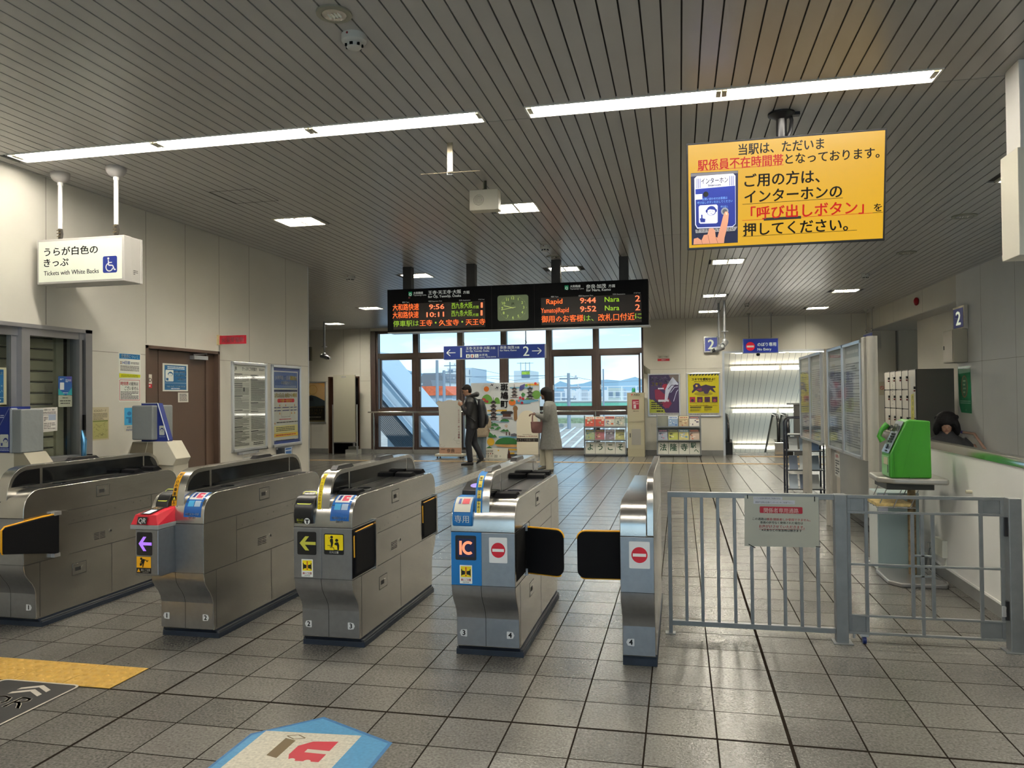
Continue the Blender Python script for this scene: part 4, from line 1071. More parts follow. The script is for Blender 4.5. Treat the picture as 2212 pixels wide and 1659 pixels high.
m.box(sx0, sy0, sz0, sx1, sy0 + .08, sz1, SG); m.box(sx0 + .003, sy0 + .08, sz0 + .002, sx1 - .003, sy1 - .03, sz1 - .002, SG); m.box(sx0, sy1 - .03, sz0, sx1, sy1, sz1, SG); m.build('casing', t, bevel=.005)
bowl_rod(t, -4.80, 5.19, sz1, r=.017, br=.072); bowl_rod(t, -4.27, 5.17, sz1, r=.017, br=.075)
m = MB(); c = QV(m, (sx0, sy0 - .001, sz1), (sx1 - sx0, 0, 0), (0, 0, -(sz1 - sz0)), 975, 436, lift=.001).setq([(415, 1030), (1390, 970), (1390, 1485), (415, 1530)])
PAN = pm('d9dcc8', .35, emit=.25); c.rect(20, 22, 952, 414, PAN)
c.qt(495, 1097, 1205, 'うらが白色の', 88, SK, .022, yb1=1170, res=3); c.qt(492, 768, 1325, 'きっぷ', 88, SK, .022, yb1=1312, res=3); c.qt(492, 1107, 1427, 'Tickets with White Backs', 62, SK, .012, yb1=1398, res=3)
u0, v0 = c.q(1152, 1213); u1, v1 = c.q(1312, 1392); c.rrect(u0, v0, u1, v1, 18, NVY)
def wheelchair(c, u, v, s, w):
    c.circ(u - s * .12, v - s * .38, s * .075, w, 12); c.pline([(u - s * .12, v - s * .28), (u - s * .10, v + s * .05), (u + s * .20, v + s * .07), (u + s * .33, v + s * .36), (u + s * .42, v + s * .32)], s * .075, w); c.pline([(u - s * .1, v - s * .12), (u + s * .15, v - s * .12)], s * .06, w)
    pts = [(u - s * .04 + s * .25 * math.cos(a), v + s * .17 + s * .25 * math.sin(a)) for a in [math.radians(15 + k * 14) for k in range(18)]]; c.pline(pts, s * .07, w)
wheelchair(c, (u0 + u1) / 2, (v0 + v1) / 2, 150, WHITE); m.build('sign_face', t)
m = MB(); c = CV(m, (sx1 + .0005, sy0 + .10, sz0 + .10), (0, .05, 0), (0, 0, -.04), 50, 40); c.fine(0, 0, 50, 40, 3, pm('55524c')); m.build('maker_label', t)

# ---- white speaker box
t = thing('speaker_box', (-1.58, 6.26, ZC), 'cream speaker box with round grille hanging from the ceiling', 'speaker')
m = MB(); m.box(-1.704, 6.2, 3.05, -1.457, 6.31, 3.222, CREAM); m.build('cabinet', t, bevel=.004)
m = MB(); m.tube([(-1.575, 6.25, 3.222), (-1.575, 6.25, ZC)], .010, pm('4a4638'), 8); m.tube([(-1.590, 6.25, 3.222), (-1.592, 6.25, ZC)], .006, pm('8a8672'), 8); m.box(-1.60, 6.235, 3.222, -1.56, 6.265, 3.235, pm('4a4638')); m.build('hanger', t)
m = MB(); c = CV(m, (-1.68, 6.199, 3.185), (.11, 0, 0), (0, 0, -.11), 100, 100); c.k = 1
for r in (8, 16, 24, 32, 40): c.pline([(52 + r * math.cos(k * PI / 9), 46 + r * math.sin(k * PI / 9)) for k in range(18)], 1.8, pm('3d392c'), True)
m.build('grille', t)
# ---- metal strip with rod
t = thing('ceiling_bracket', (-1.58, 5.24, ZC), 'narrow bare metal bracket with a thin cross rod under the ceiling', 'bracket')
m = MB(); m.box(-1.600, 5.238, 3.10, -1.560, 5.246, ZC, mat('bare_metal', (.52, .46, .34), .28, .9, noise=.25, nscale=30)); m.tube([(-1.602, 5.242, 3.078), (-1.558, 5.242, 3.078), (-1.558, 5.242, 3.10), (-1.602, 5.242, 3.10), (-1.602, 5.242, 3.078)], .004, ALU, 6); m.build('strap', t)
m = MB(); m.tube([(-1.80, 5.242, 3.096), (-1.36, 5.242, 3.090)], .0022, pm('8a806a'), 6); m.build('rod', t)

# ---- blue platform sign 1 / 2
def rods(p, xs, y, z, r=.009):
    for x in xs:
        a = MB(); a.cyl((x, y, z), (x, y, ZC), r, pm('8d8c86'), 8); a.tube([(x - .006, y, z), (x + .006, y, z + .03), (x - .004, y, z + .07)], .010, pm('2c2a2a'), 6); a.lathe([(.05, 0), (.03, -.03), (.012, -.05)], (x, y, ZC), pm('8d8c86'), 14); a.build('hanger', p)
t = thing('hanging_sign', (-3.04, 12.55, ZC), 'wide blue platform sign with white arrows, 1 on its left and 2 on its right', 'sign')
a_, b_, c_, d_ = -3.915, -2.165, 2.112, 2.343
DB = pm('18307e', .4, emit=.10); WGLOW = pm('dfe2d6', .4, emit=.18)  # white sign lettering glows faintly by itself, though the signs are unlit
m = MB(); m.box(a_, 12.5, c_, b_, 12.62, d_, pm('b9bbc0', .4)); m.build('casing', t, bevel=.003); rods(t, (-3.575, -2.50), 12.56, d_)
m = MB(); c = QV(m, (a_, 12.4985, d_), (b_ - a_, 0, 0), (0, 0, -(d_ - c_)), 1100, 145, lift=.0012).setq([(895, 240), (1995, 215), (2000, 370), (900, 382)])
c.rect(4, 4, 1096, 141, DB)
def arr(c, u0, u1, v, w, m_, right):
    c.line(u0, v, u1, v, w, m_); t_ = u1 if right else u0; s_ = -1 if right else 1
    c.line(t_, v, t_ + s_ * 40, v - 34, w, m_); c.line(t_, v, t_ + s_ * 40, v + 34, w, m_)
arr(c, 35, 133, 72, 9, WGLOW, False); c.text(195, 122, '1', 145, WGLOW, bold=.012, al='C'); c.text(900, 122, '2', 145, WGLOW, bold=.012, al='C'); arr(c, 962, 1062, 72, 9, WGLOW, True)
c.text(248, 42, '王寺·天王寺·大阪', 34, WGLOW, w=262); c.text(516, 42, '方面', 26, WGLOW, w=52); c.text(248, 68, 'for Ōji, Tennōji, Ōsaka', 24, WGLOW, w=255); c.line(601, 15, 601, 128, 3, WGLOW)
c.text(620, 42, '奈良·加茂', 34, WGLOW, w=152); c.text(778, 42, '方面', 26, WGLOW, w=50); c.text(620, 68, 'for Nara, Kamo', 24, WGLOW, w=178)
for k, col in enumerate(('2c2e36', 'c22a3a', '18307e')):
    c.rrect(250 + k * 48, 92, 290 + k * 48, 130, 4, WGLOW); 
    if k < 2: c.circ(270 + k * 48, 99, 4, pm(col)); c.poly([(262 + k * 48, 104), (278 + k * 48, 104), (275 + k * 48, 126), (265 + k * 48, 126)], pm(col))
    else: wheelchair(c, 270 + k * 48, 110, 34, pm(col))
c.text(395, 112, 'お手洗', 25, WGLOW, w=90); c.text(395, 130, 'Lavatory', 14, WGLOW, w=60); c.text(470, 130, '화장실 洗手间', 14, WGLOW, w=105)
m.build('sign_face', t)

# ---- no entry hanging sign
t = thing('hanging_sign', (1.80, 18.24, ZC), 'blue hanging sign with a red no entry disc above the escalator opening', 'sign')
m = MB(); m.box(1.41, 18.18, 2.387, 2.19, 18.30, 2.73, pm('9aa0a8', .4)); m.build('casing', t, bevel=.004); rods(t, (1.555, 2.042), 18.24, 2.73, .012)
m = MB(); c = CV(m, (1.41, 18.179, 2.73), (.78, 0, 0), (0, 0, -.343), 395, 170, lift=.0015); c.rect(8, 8, 387, 162, pm('12267e', .4, emit=.25)); c.circ(85, 90, 50, pm('d0142c', .4, emit=.3), 28); c.rect(45, 80, 125, 101, WGLOW)
c.text(163, 88, 'のぼり専用', 46, WGLOW, w=205, bold=.02); c.text(163, 138, 'No Entry', 38, WGLOW, w=152, bold=.02); m.build('sign_face', t)
m = MB(); m.ell((1.75, 18.24, 2.36), (.045, .045, .035), BLACKP); m.build('dome_sensor', t)
# ---- blue 2 sign on the far wall
def two_sign(nm, o, U, V, N_, dep, label):
    mm = MB(); P = [Vector(o), Vector(o) + Vector(U), Vector(o) + Vector(U) + Vector(V), Vector(o) + Vector(V)]; n_ = Vector(V).cross(Vector(U)).normalized()
    t = thing('platform_sign', (P[0] + P[2]) / 2, label, 'sign')
    mm.add([p for p in P] + [p - n_ * dep for p in P], [(0, 1, 2, 3), (4, 7, 6, 5), (0, 4, 5, 1), (1, 5, 6, 2), (2, 6, 7, 3), (3, 7, 4, 0)], STEELP); mm.build('casing', t, bevel=.003)
    mm = MB(); c = CV(mm, P[0] + n_ * .001, U, V, 100, 112, lift=.0012); c.rect(8, 10, 92, 102, pm('2c3c94', .4, emit=.05)); c.text(50, 88, '2', 92, WGLOW, bold=.03, al='C'); mm.build('sign_face', t); return t
two_sign('2', (.577, FARY - .10, 2.86), (.338, 0, 0), (0, 0, -.392), None, .098, 'square blue sign with white 2 on the far wall behind the camera pole')
two_sign('2', (XR - .06, 13.18, 2.784), (0, -.49, 0), (0, 0, -.357), None, .055, 'blue sign with white 2 on the right wall, above the grey meter box')
# ---- blue sign seen from its end, right
t = thing('hanging_sign', (4.09, 17.92, ZC), 'hanging sign box seen from its grey end, at right above the notice panels', 'sign')
m = MB(); m.box(4.0, 17.5, 2.40, 4.17, 18.35, 2.765, pm('a3a29c', .5)); m.build('casing', t, bevel=.004); m = MB(); m.box(3.998, 17.52, 2.42, 4.0, 18.33, 2.745, pm('3a479a', .4)); m.build('sign_face', t)
for yy in (17.66, 18.19):
    a = MB(); a.cyl((4.03, yy, 2.765), (4.03, yy, ZC), .014, pm('b0afa8'), 8); a.lathe([(.06, 0), (.03, -.04), (.014, -.05)], (4.03, yy, ZC), pm('a3a29c'), 14); a.tube([(4.02, yy, 2.765), (4.04, yy, 2.80), (4.02, yy, 2.85)], .012, pm('2c2a2a'), 6); a.build('hanger', t)
# ---- cameras
GREYP = mat('camera_grey', (.30, .31, .32), .4, .5)
def cctv(x, y, zb, label, aim, pr=.024):
    t = thing('security_camera', (x, y, ZC), label, 'security camera', 'security cameras on poles')
    m = MB(); m.cyl((x, y, zb + .16), (x, y, ZC), pr, GREYP, 12); m.cyl((x, y, zb + .15), (x, y, zb + .165), pr * 2.6, GREYP, 16); m.cyl((x, y, zb), (x, y, zb + .15), pr * .6, GREYP, 10); m.build('pole', t)
    m = MB(); d = Vector(aim).normalized(); c0 = Vector((x, y, zb - .03)); m.ell(c0, (.05, .05, .05), GREYP); m.build('ball_joint', t)
    m = MB(); p = c0 + Vector((0, 0, -.05)); m.tube([p - d * .12, p - d * .10, p + d * .10, p + d * .12], [.03, .05, .055, .045], GREYP, 14); m.build('camera_body', t)
    m = MB(); m.tube([p + d * .12, p + d * .19], .034, pm('2a2c30', .3), 14); m.tube([p + d * .19, p + d * .192], .03, pm('d8dcdc', .2), 14); m.build('lens', t); return t
cctv(-8.305, 17.0, 2.545, 'security camera on a pole at far left, in front of the cream wall', (.9, -.3, -.25))
cctv(.785, 15.98, 2.47, 'left one of two security cameras on poles, its body over the blue 2 sign', (-.85, -.5, -.28), .022)
cctv(.872, 15.55, 2.545, 'right one of two security cameras on poles near the blue 2 sign', (-.3, -.9, -.3), .025)
# hanging white casing at the right edge
t = thing('hanging_casing', (2.0, 4.75, ZC), 'white square casing hanging from the ceiling at the right edge', 'casing')
m = MB(); m.box(1.832, 4.67, 2.82, 2.05, 4.85, ZC, WHITEP); m.build('upper_casing', t, bevel=.003); m = MB(); m.box(1.818, 4.67, 2.235, 2.2, 4.90, 2.825, pm('d9d6c8', .35)); m.build('lower_casing', t, bevel=.003)
m = MB(); m.box(1.86, 4.655, 3.07, 2.0, 4.668, 3.30, pm('6f7173')); m.build('plate', t)

# ================================================================ LEFT WALL NOTICES  (wall faces +X)
def lw(y0, z1, y1, z0, nu, nv=None, off=.002):
    mb = MB(); w = y1 - y0; h = z1 - z0
    return mb, CV(mb, (XL + off, y0, z1), (0, w, 0), (0, 0, -h), nu, nv or nu * h / w, lift=.0007)
def notice(mb, nm, label, cat='notice', group=None, solid=None):
    return tag(mb.build(nm), label, cat, group)
PAPER = pm('d8d4c4', .4)
mb, c = lw(6.076, 1.925, 6.370, 1.714 - .02, 195, 195); mb.box(XL, 6.076, 1.694, XL + .0021, 6.370, 1.925, pm('dcdcd2')); c.fill(pm('dcdcd2', .35)); c.rect(6, 5, 189, 45, pm('1c6a9c')); c.text(97, 36, '定期券について', 30, WHITE, w=150, bold=.02, al='C')
c.text(30, 85, '14日前', 30, pm('1c4a9c'), w=70, bold=.03); c.fine(105, 66, 180, 85, 2, BLK); c.fine(14, 95, 180, 140, 5, BLK); c.poly([(4, 158), (191, 165), (191, 188), (4, 192)], pm('c8c800')); c.fine(20, 166, 170, 188, 2, pm('6a7a10'))
c.poly([(12, 66), (26, 66), (20, 76), (26, 86), (12, 86), (18, 76)], pm('7a4a20'))
notice(mb, 'wall_notice', 'glossy notice with a blue header and yellow foot, upper one left of the brown door', 'notice')
mb, c = lw(6.075, 1.687, 6.364, 1.476, 190, 190); mb.box(XL, 6.075, 1.476, XL + .0021, 6.364, 1.687, pm('dcdcd2')); c.fill(pm('dcdcd2', .3)); c.pline([(8, 10), (184, 8), (184, 178), (8, 176)], 4, pm('b83a48'), True); c.text(16, 52, '時刻表', 36, pm('c01828'), w=70, bold=.03); c.text(90, 52, 'の配布は', 32, BLK, w=80, bold=.02); c.text(50, 92, 'ございません', 36, BLK, w=122, bold=.02); c.fine(16, 102, 172, 172, 6, BLK)
notice(mb, 'wall_notice', 'white notice with a thin red border under the yellow-footed notice', 'notice')
mb, c = lw(5.745, 1.432, 5.951, 1.142, 155, 280); c.fill(pm('bdb292', .45)); c.text(77, 40, 'ICOCAカード', 26, pm('5a5444'), w=110, al='C'); c.fine(14, 50, 142, 110, 6, pm('5a5444')); c.rect(10, 112, 146, 268, pm('aaa668')); c.rect(10, 112, 146, 124, pm('6f7a3c'))
R = random.Random(5)
for k in range(26):
    a = (R.uniform(28, 128), R.uniform(140, 245)); c.pline([a, (a[0] + R.uniform(-28, 28), a[1] + R.uniform(-16, 16))], 2, pm('5a5c30'))
notice(mb, 'wall_notice', 'faded beige notice with a route map beside the office window', 'notice')
mb, c = lw(6.148, 1.42, 6.300, 1.20, 85, 185); c.fill(pm('c9c4b2', .45)); c.rect(0, 0, 85, 135, pm('3a9ac8')); c.circ(36, 45, 16, pm('1a6a9c')); c.poly([(12, 72), (50, 72), (50, 120), (30, 120), (30, 84), (12, 84)], pm('1a6a9c')); c.vtext(68, 8, 'PiTaPa', 20, WHITE, step=1.0); c.text(42, 158, 'JR西日本', 16, pm('1a3a7c'), w=50, al='C'); c.fine(12, 164, 78, 182, 2, pm('1a3a7c'))
notice(mb, 'wall_notice', 'small light blue sticker with a white letter i, behind the grey padded machine', 'notice')
xo = XL - .055
def dw(y0, z1, y1, z0, nu, nv, x=xo):
    mb = MB(); return mb, CV(mb, (x + .001, y0, z1), (0, y1 - y0, 0), (0, 0, -(z1 - z0)), nu, nv, lift=.0007)
TEAL = pm('1d5a86', .35)
mb, c = dw(6.76, 1.857, 7.165, 1.575, 220, 245); c.fill(pm('d4d4c8', .4)); c.rect(16, 14, 206, 232, TEAL); c.fine(40, 22, 190, 50, 2, WHITE); c.rrect(24, 56, 92, 158, 8, pm('dcdcd2')); agent(c, 66, 92, 20, TEAL, pm('dcdcd2')); c.poly([(28, 128), (48, 128), (48, 150), (30, 150)], TEAL)
c.text(98, 80, 'お問い合わせ', 22, WHITE, w=92, bold=.01); c.text(104, 112, 'インターホン', 26, WHITE, w=86, bold=.02); c.text(194, 112, 'を', 12, WHITE); c.text(128, 145, 'ご利用ください', 20, WHITE, w=70); c.line(20, 172, 204, 172, 2, WHITE); c.text(112, 208, '7:00-9:45 / 17:30-19:30', 16, WHITE, w=160, al='C'); c.fine(70, 214, 150, 228, 1, WHITE)
notice(mb, 'door_notice', 'blue intercom notice on the brown door', 'notice')
mb, c = dw(7.0, 1.563, 7.170, 1.461, 90, 90); c.fill(pm('d4cfc4', .4)); c.fine(12, 10, 78, 82, 6, BLK); notice(mb, 'door_notice', 'small white note under the blue notice on the brown door', 'notice')
mb, c = dw(6.475, 1.74, 6.60, 1.607, 70, 108); c.fill(pm('d4cfc4', .4)); c.text(36, 60, 'AED', 46, BLK, w=64, bold=.02, al='C'); c.rect(0, 76, 70, 108, RED); c.fine(8, 82, 62, 102, 1, WHITE); notice(mb, 'door_notice', 'AED sticker with a red foot at the left edge of the brown door', 'notice')
# fire panel blade sign
t = thing('blade_sign', (XL, 7.63, 2.145), 'small red blade sign sticking out above the right top corner of the brown door', 'sign')
m = MB(); m.box(XL, 7.60, 2.09, XL + .02, 7.66, 2.20, pm('c8b88a')); m.build('bracket', t)
m = MB(); m.box(XL + .02, 7.625, 2.098, XL + .345, 7.632, 2.192, pm('b0142c')); c = CV(m, (XL + .02, 7.6245, 2.192), (.325, 0, 0), (0, 0, -.094), 325, 94, lift=.001); c.text(162, 72, '火災受信所', 66, pm('e0b8b8'), w=275, bold=.015, al='C'); m.build('sign_plate', t)
# snap frames with posters
def snap(y0, y1, z0, z1, label, draw, group=None):
    t = thing('poster_frame', (XL, (y0 + y1) / 2, (z0 + z1) / 2), label, 'poster frame', group)
    f = MB(); b = .035; X1 = XL + .025
    f.box(XL, y0, z1 - b, X1, y1, z1, ALU); f.box(XL, y0, z0, X1, y1, z0 + b, ALU); f.box(XL, y0, z0, X1, y0 + b, z1, ALU); f.box(XL, y1 - b, z0, X1, y1, z1, ALU); f.build('frame', t, bevel=.006)
    f = MB(); c = CV(f, (XL + .008, y0 + b, z1 - b), (0, y1 - y0 - 2 * b, 0), (0, 0, -(z1 - z0 - 2 * b)), 100, 100 * (z1 - z0 - 2 * b) / (y1 - y0 - 2 * b), lift=.0008); draw(c); f.build('poster', t)
    f = MB(); f.box(XL + .014, y0 + b, z0 + b, XL + .016, y1 - b, z1 - b, ACRYL); f.build('cover', t)
    f = MB(); f.box(XL, y0 + .12, z0 - .035, XL + .02, y1 - .2, z0 - .005, pm('9a9c9e')); f.tube([(XL + .03, y0 + .18, z0 - .02), (XL + .03, y0 + .20, z0 - .08), (XL + .03, y1 - .30, z0 - .08), (XL + .03, y1 - .26, z0 - .02)], .0035, ALU, 6); f.build('wire_holder', t)
    return t
def d1(c):
    H = c.nv; c.fill(pm('cdcabd', .4)); c.text(50, 9, 'きっぷのご利用案内', 7, BLK, w=46, bold=.02, al='C'); c.text(4, 9, 'JR', 8, BLK, bold=.03, w=7); c.fine(80, 4, 98, 9, 2, BLK)
    L_ = [15, 31, 34, 37, 52, 76, 89, 104, 112]
    for a, b_ in zip(L_, L_[1:] + [H - 3]):
        c.rect(1, a, 27, a + 1.1, BLK); c.line(1, a + 1.2, 48, a + 1.2, .35, BLK)
        if b_ - a > 4: c.fine(2, a + 2, 47, b_ - 1, max(2, int((b_ - a) / 1.6)), pm('5c5a52'), seed=a)
    for a, b_ in zip([16, 24, 64, 79, 113], [23, 62, 78, 111, H - 10]):
        c.rect(52, a, 76, a + 1.1, BLK); c.line(52, a + 1.2, 99, a + 1.2, .35, BLK); c.fine(53, a + 2, 98, b_, max(2, int((b_ - a) / 1.6)), pm('5c5a52'), seed=a + 1)
    c.rect(29, 38, 33, 45, pm('3a383a')); c.fine(60, H - 9, 92, H - 3, 2, BLK)
def d2(c):
    H = c.nv; N2 = pm('2a3f86', .4); c.fill(N2); c.rect(3, 6, 94, H - 6, pm('c4c4bc', .4)); c.rect(4, 8, 92, 38, pm('30508e', .4))
    c.text(48, 22, 'JR神戸線 一部運転休止', 9, pm('c8ccd4'), w=80, bold=.03, al='C'); c.text(64, 22, '運転休止', 9, YEL, w=26, bold=.03); c.text(48, 31, 'のお知らせ', 8, pm('c8ccd4'), w=36, bold=.03, al='C'); c.fine(8, 33, 88, 37, 2, pm('9aa8c8'))
    c.rect(4, 41, 92, 45, pm('1c2a54')); c.text(48, 55, '2月23日(日) 始発から9時頃', 9, pm('9a8420'), w=84, bold=.05, al='C'); c.rrect(16, 58, 80, 65, 3, pm('c82838')); c.text(48, 64, '大阪～加古川', 6, pm('e8d060'), w=42, bold=.03, al='C')
    for v in (74.5, 80):
        for a, b_ in ((4, 12), (15, 28), (34, 59), (64, 74), (78, 88)): c.rect(a, v - .9, b_, v + .9, pm('2a2f6e'))
        for a in (13, 31, 61, 76, 90): c.pline([(a - 1.2, v - 1.6), (a + 1.2, v + 1.6)], .7, BLK)
    for a, v in ((24, 70), (46, 70), (80, 70), (24, 85), (68, 85), (80, 85), (6, 103)): c.poly([(a, v - 2.6), (a + 2.4, v + 2), (a - 2.4, v + 2)], pm('c07830'))
    c.pline([(30, 84), (30, 92), (62, 92), (62, 84)], .5, BLK); c.fine(22, 95, 66, 98, 1, RED); c.fine(12, 100, 92, 104, 1, BLK)
    c.rect(3, 108, 92, 121, pm('d8cf8c')); c.fine(10, 110, 80, 119, 3, BLK, thick=.5); c.rect(3, 122, 92, 129, pm('e0b83c')); c.fine(9, 124, 84, 127.5, 1, pm('b03020'), thick=.6); c.fine(9, 134, 80, 137, 1, BLK)
snap(7.872, 8.63, .877, 1.920, 'framed white poster full of small black ticket rules, left one of two on the wall', d1)
snap(8.744, 9.50, .876, 1.917, 'framed poster with a blue header and yellow foot, right one of two on the wall', d2)
t = thing('leaflet_box', (XL, 9.0, .81), 'small blue leaflet box under the blue-headed poster', 'leaflet box')
m = MB(); m.box(XL, 8.87, .76, XL + .09, 9.11, .86, pm('20262e')); c = CV(m, (XL + .091, 8.92, .86), (0, .18, 0), (0, 0, -.10), 90, 50); c.rect(0, 0, 90, 50, pm('b8c8d8')); c.rect(8, 4, 82, 14, pm('2a5a9c')); c.rect(12, 22, 78, 44, pm('3a6aa8')); m.build('leaflet_box_body', t)

# office window notices
mb, c = dw(5.091, 1.441, 5.370, 1.243, 240, 210, XL + .0015); c.poly([(0, 6), (240, 0), (238, 205), (0, 218)], pm('d8d4cc', .4)); c.text(115, 30, '乗越しをされた場合の精算方法のご案内', 19, BLK, w=200, bold=.02, al='C'); c.fine(12, 36, 225, 56, 2, BLK); c.pline([(8, 60), (228, 57), (226, 198), (8, 202)], 1.2, BLK, True); c.rect(8, 60, 226, 74, pm('b8b4b0')); c.rect(160, 62, 224, 112, pm('9aa4b8'))
c.fine(14, 80, 110, 120, 4, BLK); c.fine(120, 80, 155, 120, 3, BLK); c.fine(14, 130, 110, 190, 4, pm('6a6864')); c.fine(120, 130, 220, 190, 4, pm('6a6864')); c.text(60, 72, '精算券売機', 11, BLK, w=70, al='C')
notice(mb, 'window_notice', 'white printed form taped low on the office window', 'notice')
mb, c = dw(5.406, 1.697, 5.553, 1.540, 120, 155, XL - .024); c.fill(pm('2b5a9e', .3)); c.poly([(60, 0), (120, 0), (120, 60)], pm('4a4a98')); c.poly([(0, 100), (0, 155), (60, 155)], pm('2a9aa0')); c.poly([(120, 90), (120, 155), (70, 155)], pm('2a9a9a')); c.rrect(14, 52, 50, 112, 4, WHITE); c.fine(62, 25, 112, 50, 3, WHITE); c.text(30, 34, '▽▽', 16, WHITE, w=34, al='C') if 0 else c.fine(14, 18, 46, 34, 2, WHITE); c.fine(40, 132, 84, 142, 1, WHITE)
notice(mb, 'window_notice', 'blue and purple leaflet on the right part of the office window', 'notice')
mb, c = dw(5.406, 1.536, 5.553, 1.441, 120, 102, XL - .024); c.rrect(0, 0, 120, 102, 6, pm('a9ac98', .4)); c.fine(36, 14, 84, 28, 1, BLK); c.fine(14, 40, 106, 56, 1, BLK); c.fine(18, 62, 100, 78, 1, BLK)
notice(mb, 'window_notice', 'small greyish green note under the blue leaflet on the office window', 'notice')
mb, c = dw(4.55, 1.752, 4.943, 1.468, 300, 325, XL - .066 + .004); c.fill(pm('b8b492', .4)); c.rect(18, 18, 280, 308, TEAL); c.text(276, 62, 'お客様の時は', 30, pm('b8c8c8'), w=210, al='R'); c.text(236, 118, 'お問い合わせ', 40, WHITE, w=210, bold=.02, al='R'); c.text(244, 168, 'インターホン', 40, WHITE, w=215, bold=.02, al='R'); c.text(262, 166, 'を', 14, WHITE); c.text(272, 218, 'ご利用ください', 30, pm('b8c8c8'), w=190, al='R'); c.text(248, 248, 'intercom', 18, WHITE, w=90, al='R'); c.line(20, 262, 280, 262, 2, WHITE); c.text(262, 296, '17:30-19:30', 26, WHITE, w=190, al='R')
notice(mb, 'window_notice', 'teal intercom notice with a cream border on the left part of the office window', 'notice')
m = MB(); m.tube([(XL + .05, 5.60, 1.02), (XL + .05, 5.60, 1.16), (XL + .03, 5.60, 1.24)], [.02, .024, .006], mat('blue_foil', (.12, .35, .6), .15, .7)); tag(m.build('wrapped_umbrella'), 'shiny blue foil-wrapped object standing at the foot of the office window', 'wrapped object')

# floor graphics
m = MB(); c = CV(m, (0, 0, .0008), (1, 0, 0), (0, -1, 0), 1, 1, lift=.0004)
F = lambda pts, mm: c.poly([(x, -y) for x, y in pts], mm)
STK = mat('floor_sticker_blue', hexc('3f7fa8'), .55, noise=.12, nscale=60); STD = mat('floor_sticker_edge', hexc('1f5f90'), .55, noise=.15, nscale=40)
F([(-1.893, 3.12), (-1.65, 3.348), (-1.235, 3.155), (-1.235, 2.2), (-1.893, 2.2)], STD); F([(-1.880, 3.11), (-1.648, 3.328), (-1.252, 3.145), (-1.252, 2.22), (-1.880, 2.22)], STK)
F([(-1.84, 3.16), (-1.395, 3.195), (-1.395, 2.70), (-1.84, 2.70)], mat('floor_sticker_white', hexc('b9b4a4'), .6, noise=.2, nscale=70))
F([(-1.715, 3.11), (-1.66, 3.095), (-1.66, 2.93), (-1.715, 2.945)], pm('5e4c2c', .6)); c.pline([(-1.72, -3.13), (-1.675, -3.15), (-1.63, -3.125), (-1.675, -3.105)], .006, pm('5e4c2c', .6), True)
RD = pm('a8182c', .6); F([(-1.47, 3.12), (-1.58, 3.10), (-1.625, 3.05), (-1.625, 2.97), (-1.60, 2.92), (-1.47, 2.93)], RD); c.rect(-1.57, -3.03, -1.465, -3.0, pm('b9b4a4')); c.circ(-1.59, -2.925, .016, pm('b9b4a4'), 14); c.circ(-1.52, -2.925, .016, pm('b9b4a4'), 14)
tag(m.build('floor_sticker'), 'blue arrow shaped floor sticker with a white IC symbol at the bottom', 'floor sticker')
m = MB(); c = CV(m, (-3.57, 3.47, .0046), (.49, 0, 0), (0, -.62, 0), 49, 62, lift=.0004); WS = pm('b8b0a4', .6); c.rrect(0, 0, 49, 62, 4, WS); c.rrect(1.2, 1.2, 47.8, 60.8, 3, pm('2b2a2a', .55)); 
for k in (0, 7):
    c.poly([(86 + k - 3, 8), (90 + k - 3, 8), (95 + k - 3, 18), (90 + k - 3, 28), (86 + k - 3, 28), (91 + k - 3, 18)], WS) if 0 else None
for k in (0, 8): c.poly([(20, 9 + k * .7), (29, 4 + k * .7), (38, 9 + k * .7), (38, 12 + k * .7), (29, 7 + k * .7), (20, 12 + k * .7)], WS)
c.text(28, 32, 'QR', 18, WS, w=28, bold=.01, al='C'); tag(m.build('floor_sticker'), 'dark floor mat sticker lettered QR with white chevrons at lower left', 'floor sticker')

# ================================================================ padded intercom machines on the far side of the gates
PAD = mat('grey_padding', (.20, .215, .215), .6, bump=.25, bscale=18)
def pad_machine(x, y, label, wide=.36):
    t = thing('fare_machine', (x, y, 0), label, 'fare adjustment machine', 'padded intercom machines beyond the gates')
    m = MB(); m.box(x - .18, y + .02, 0, x + .22, y + .22, .95, CREAM)
    m.prism([(x - .22, .95), (x - .22, 1.02), (x - .165, 1.135), (x + .17, 1.135), (x + .26, .99), (x + .225, .93)], 'y', y, y + .20, CREAM); m.build('body', t, bevel=.004)
    m = MB(); m.box(x - .21, y - .004, .955, x + .03, y, 1.02, pm('6d6552')); m.prism([(x - .205, .99), (x - .16, 1.13), (x - .02, 1.13), (x - .055, .99)], 'y', y - .006, y, pm('6d6552')); m.prism([(x - .045, .99), (x - .010, 1.13), (x + .035, 1.13), (x + .035, .99)], 'y', y - .006, y, pm('7a715c')); m.build('side_panel', t)
    m = MB(); m.box(x - .15, y - .03, 1.15, x + .055, y + .24, 1.445, PAD); m.build('padding', t, bevel=.012, segs=3)
    m = MB(); m.prism([(x - .10, 1.135), (x - .10, 1.462), (x + .055, 1.462), (x + .155, 1.150), (x + .15, 1.135)], 'y', y + .03, y + .10, pm('1a2c78', .4)); m.build('blue_panel', t)
    m = MB(); m.tube([(x + .06, y + .03, 1.462), (x + .165, y + .03, 1.145)], .004, pm('e8ecf0', .2), 6); m.tube([(x - .10, y + .03, 1.462), (x + .06, y + .03, 1.462)], .004, pm('aab0b8', .2), 6); m.build('clear_edge', t)
    m = MB(); c = CV(m, (x + .075, y + .029, 1.27), (.05, 0, 0), (0, 0, -.10), 50, 100); c.rrect(0, 0, 50, 80, 6, pm('b8bcb0')); agent(c, 26, 34, 16, pm('1a2c78'), pm('b8bcb0')); c.fine(0, 86, 60, 100, 2, pm('8a98b8')); m.build('pictogram', t)
    return t
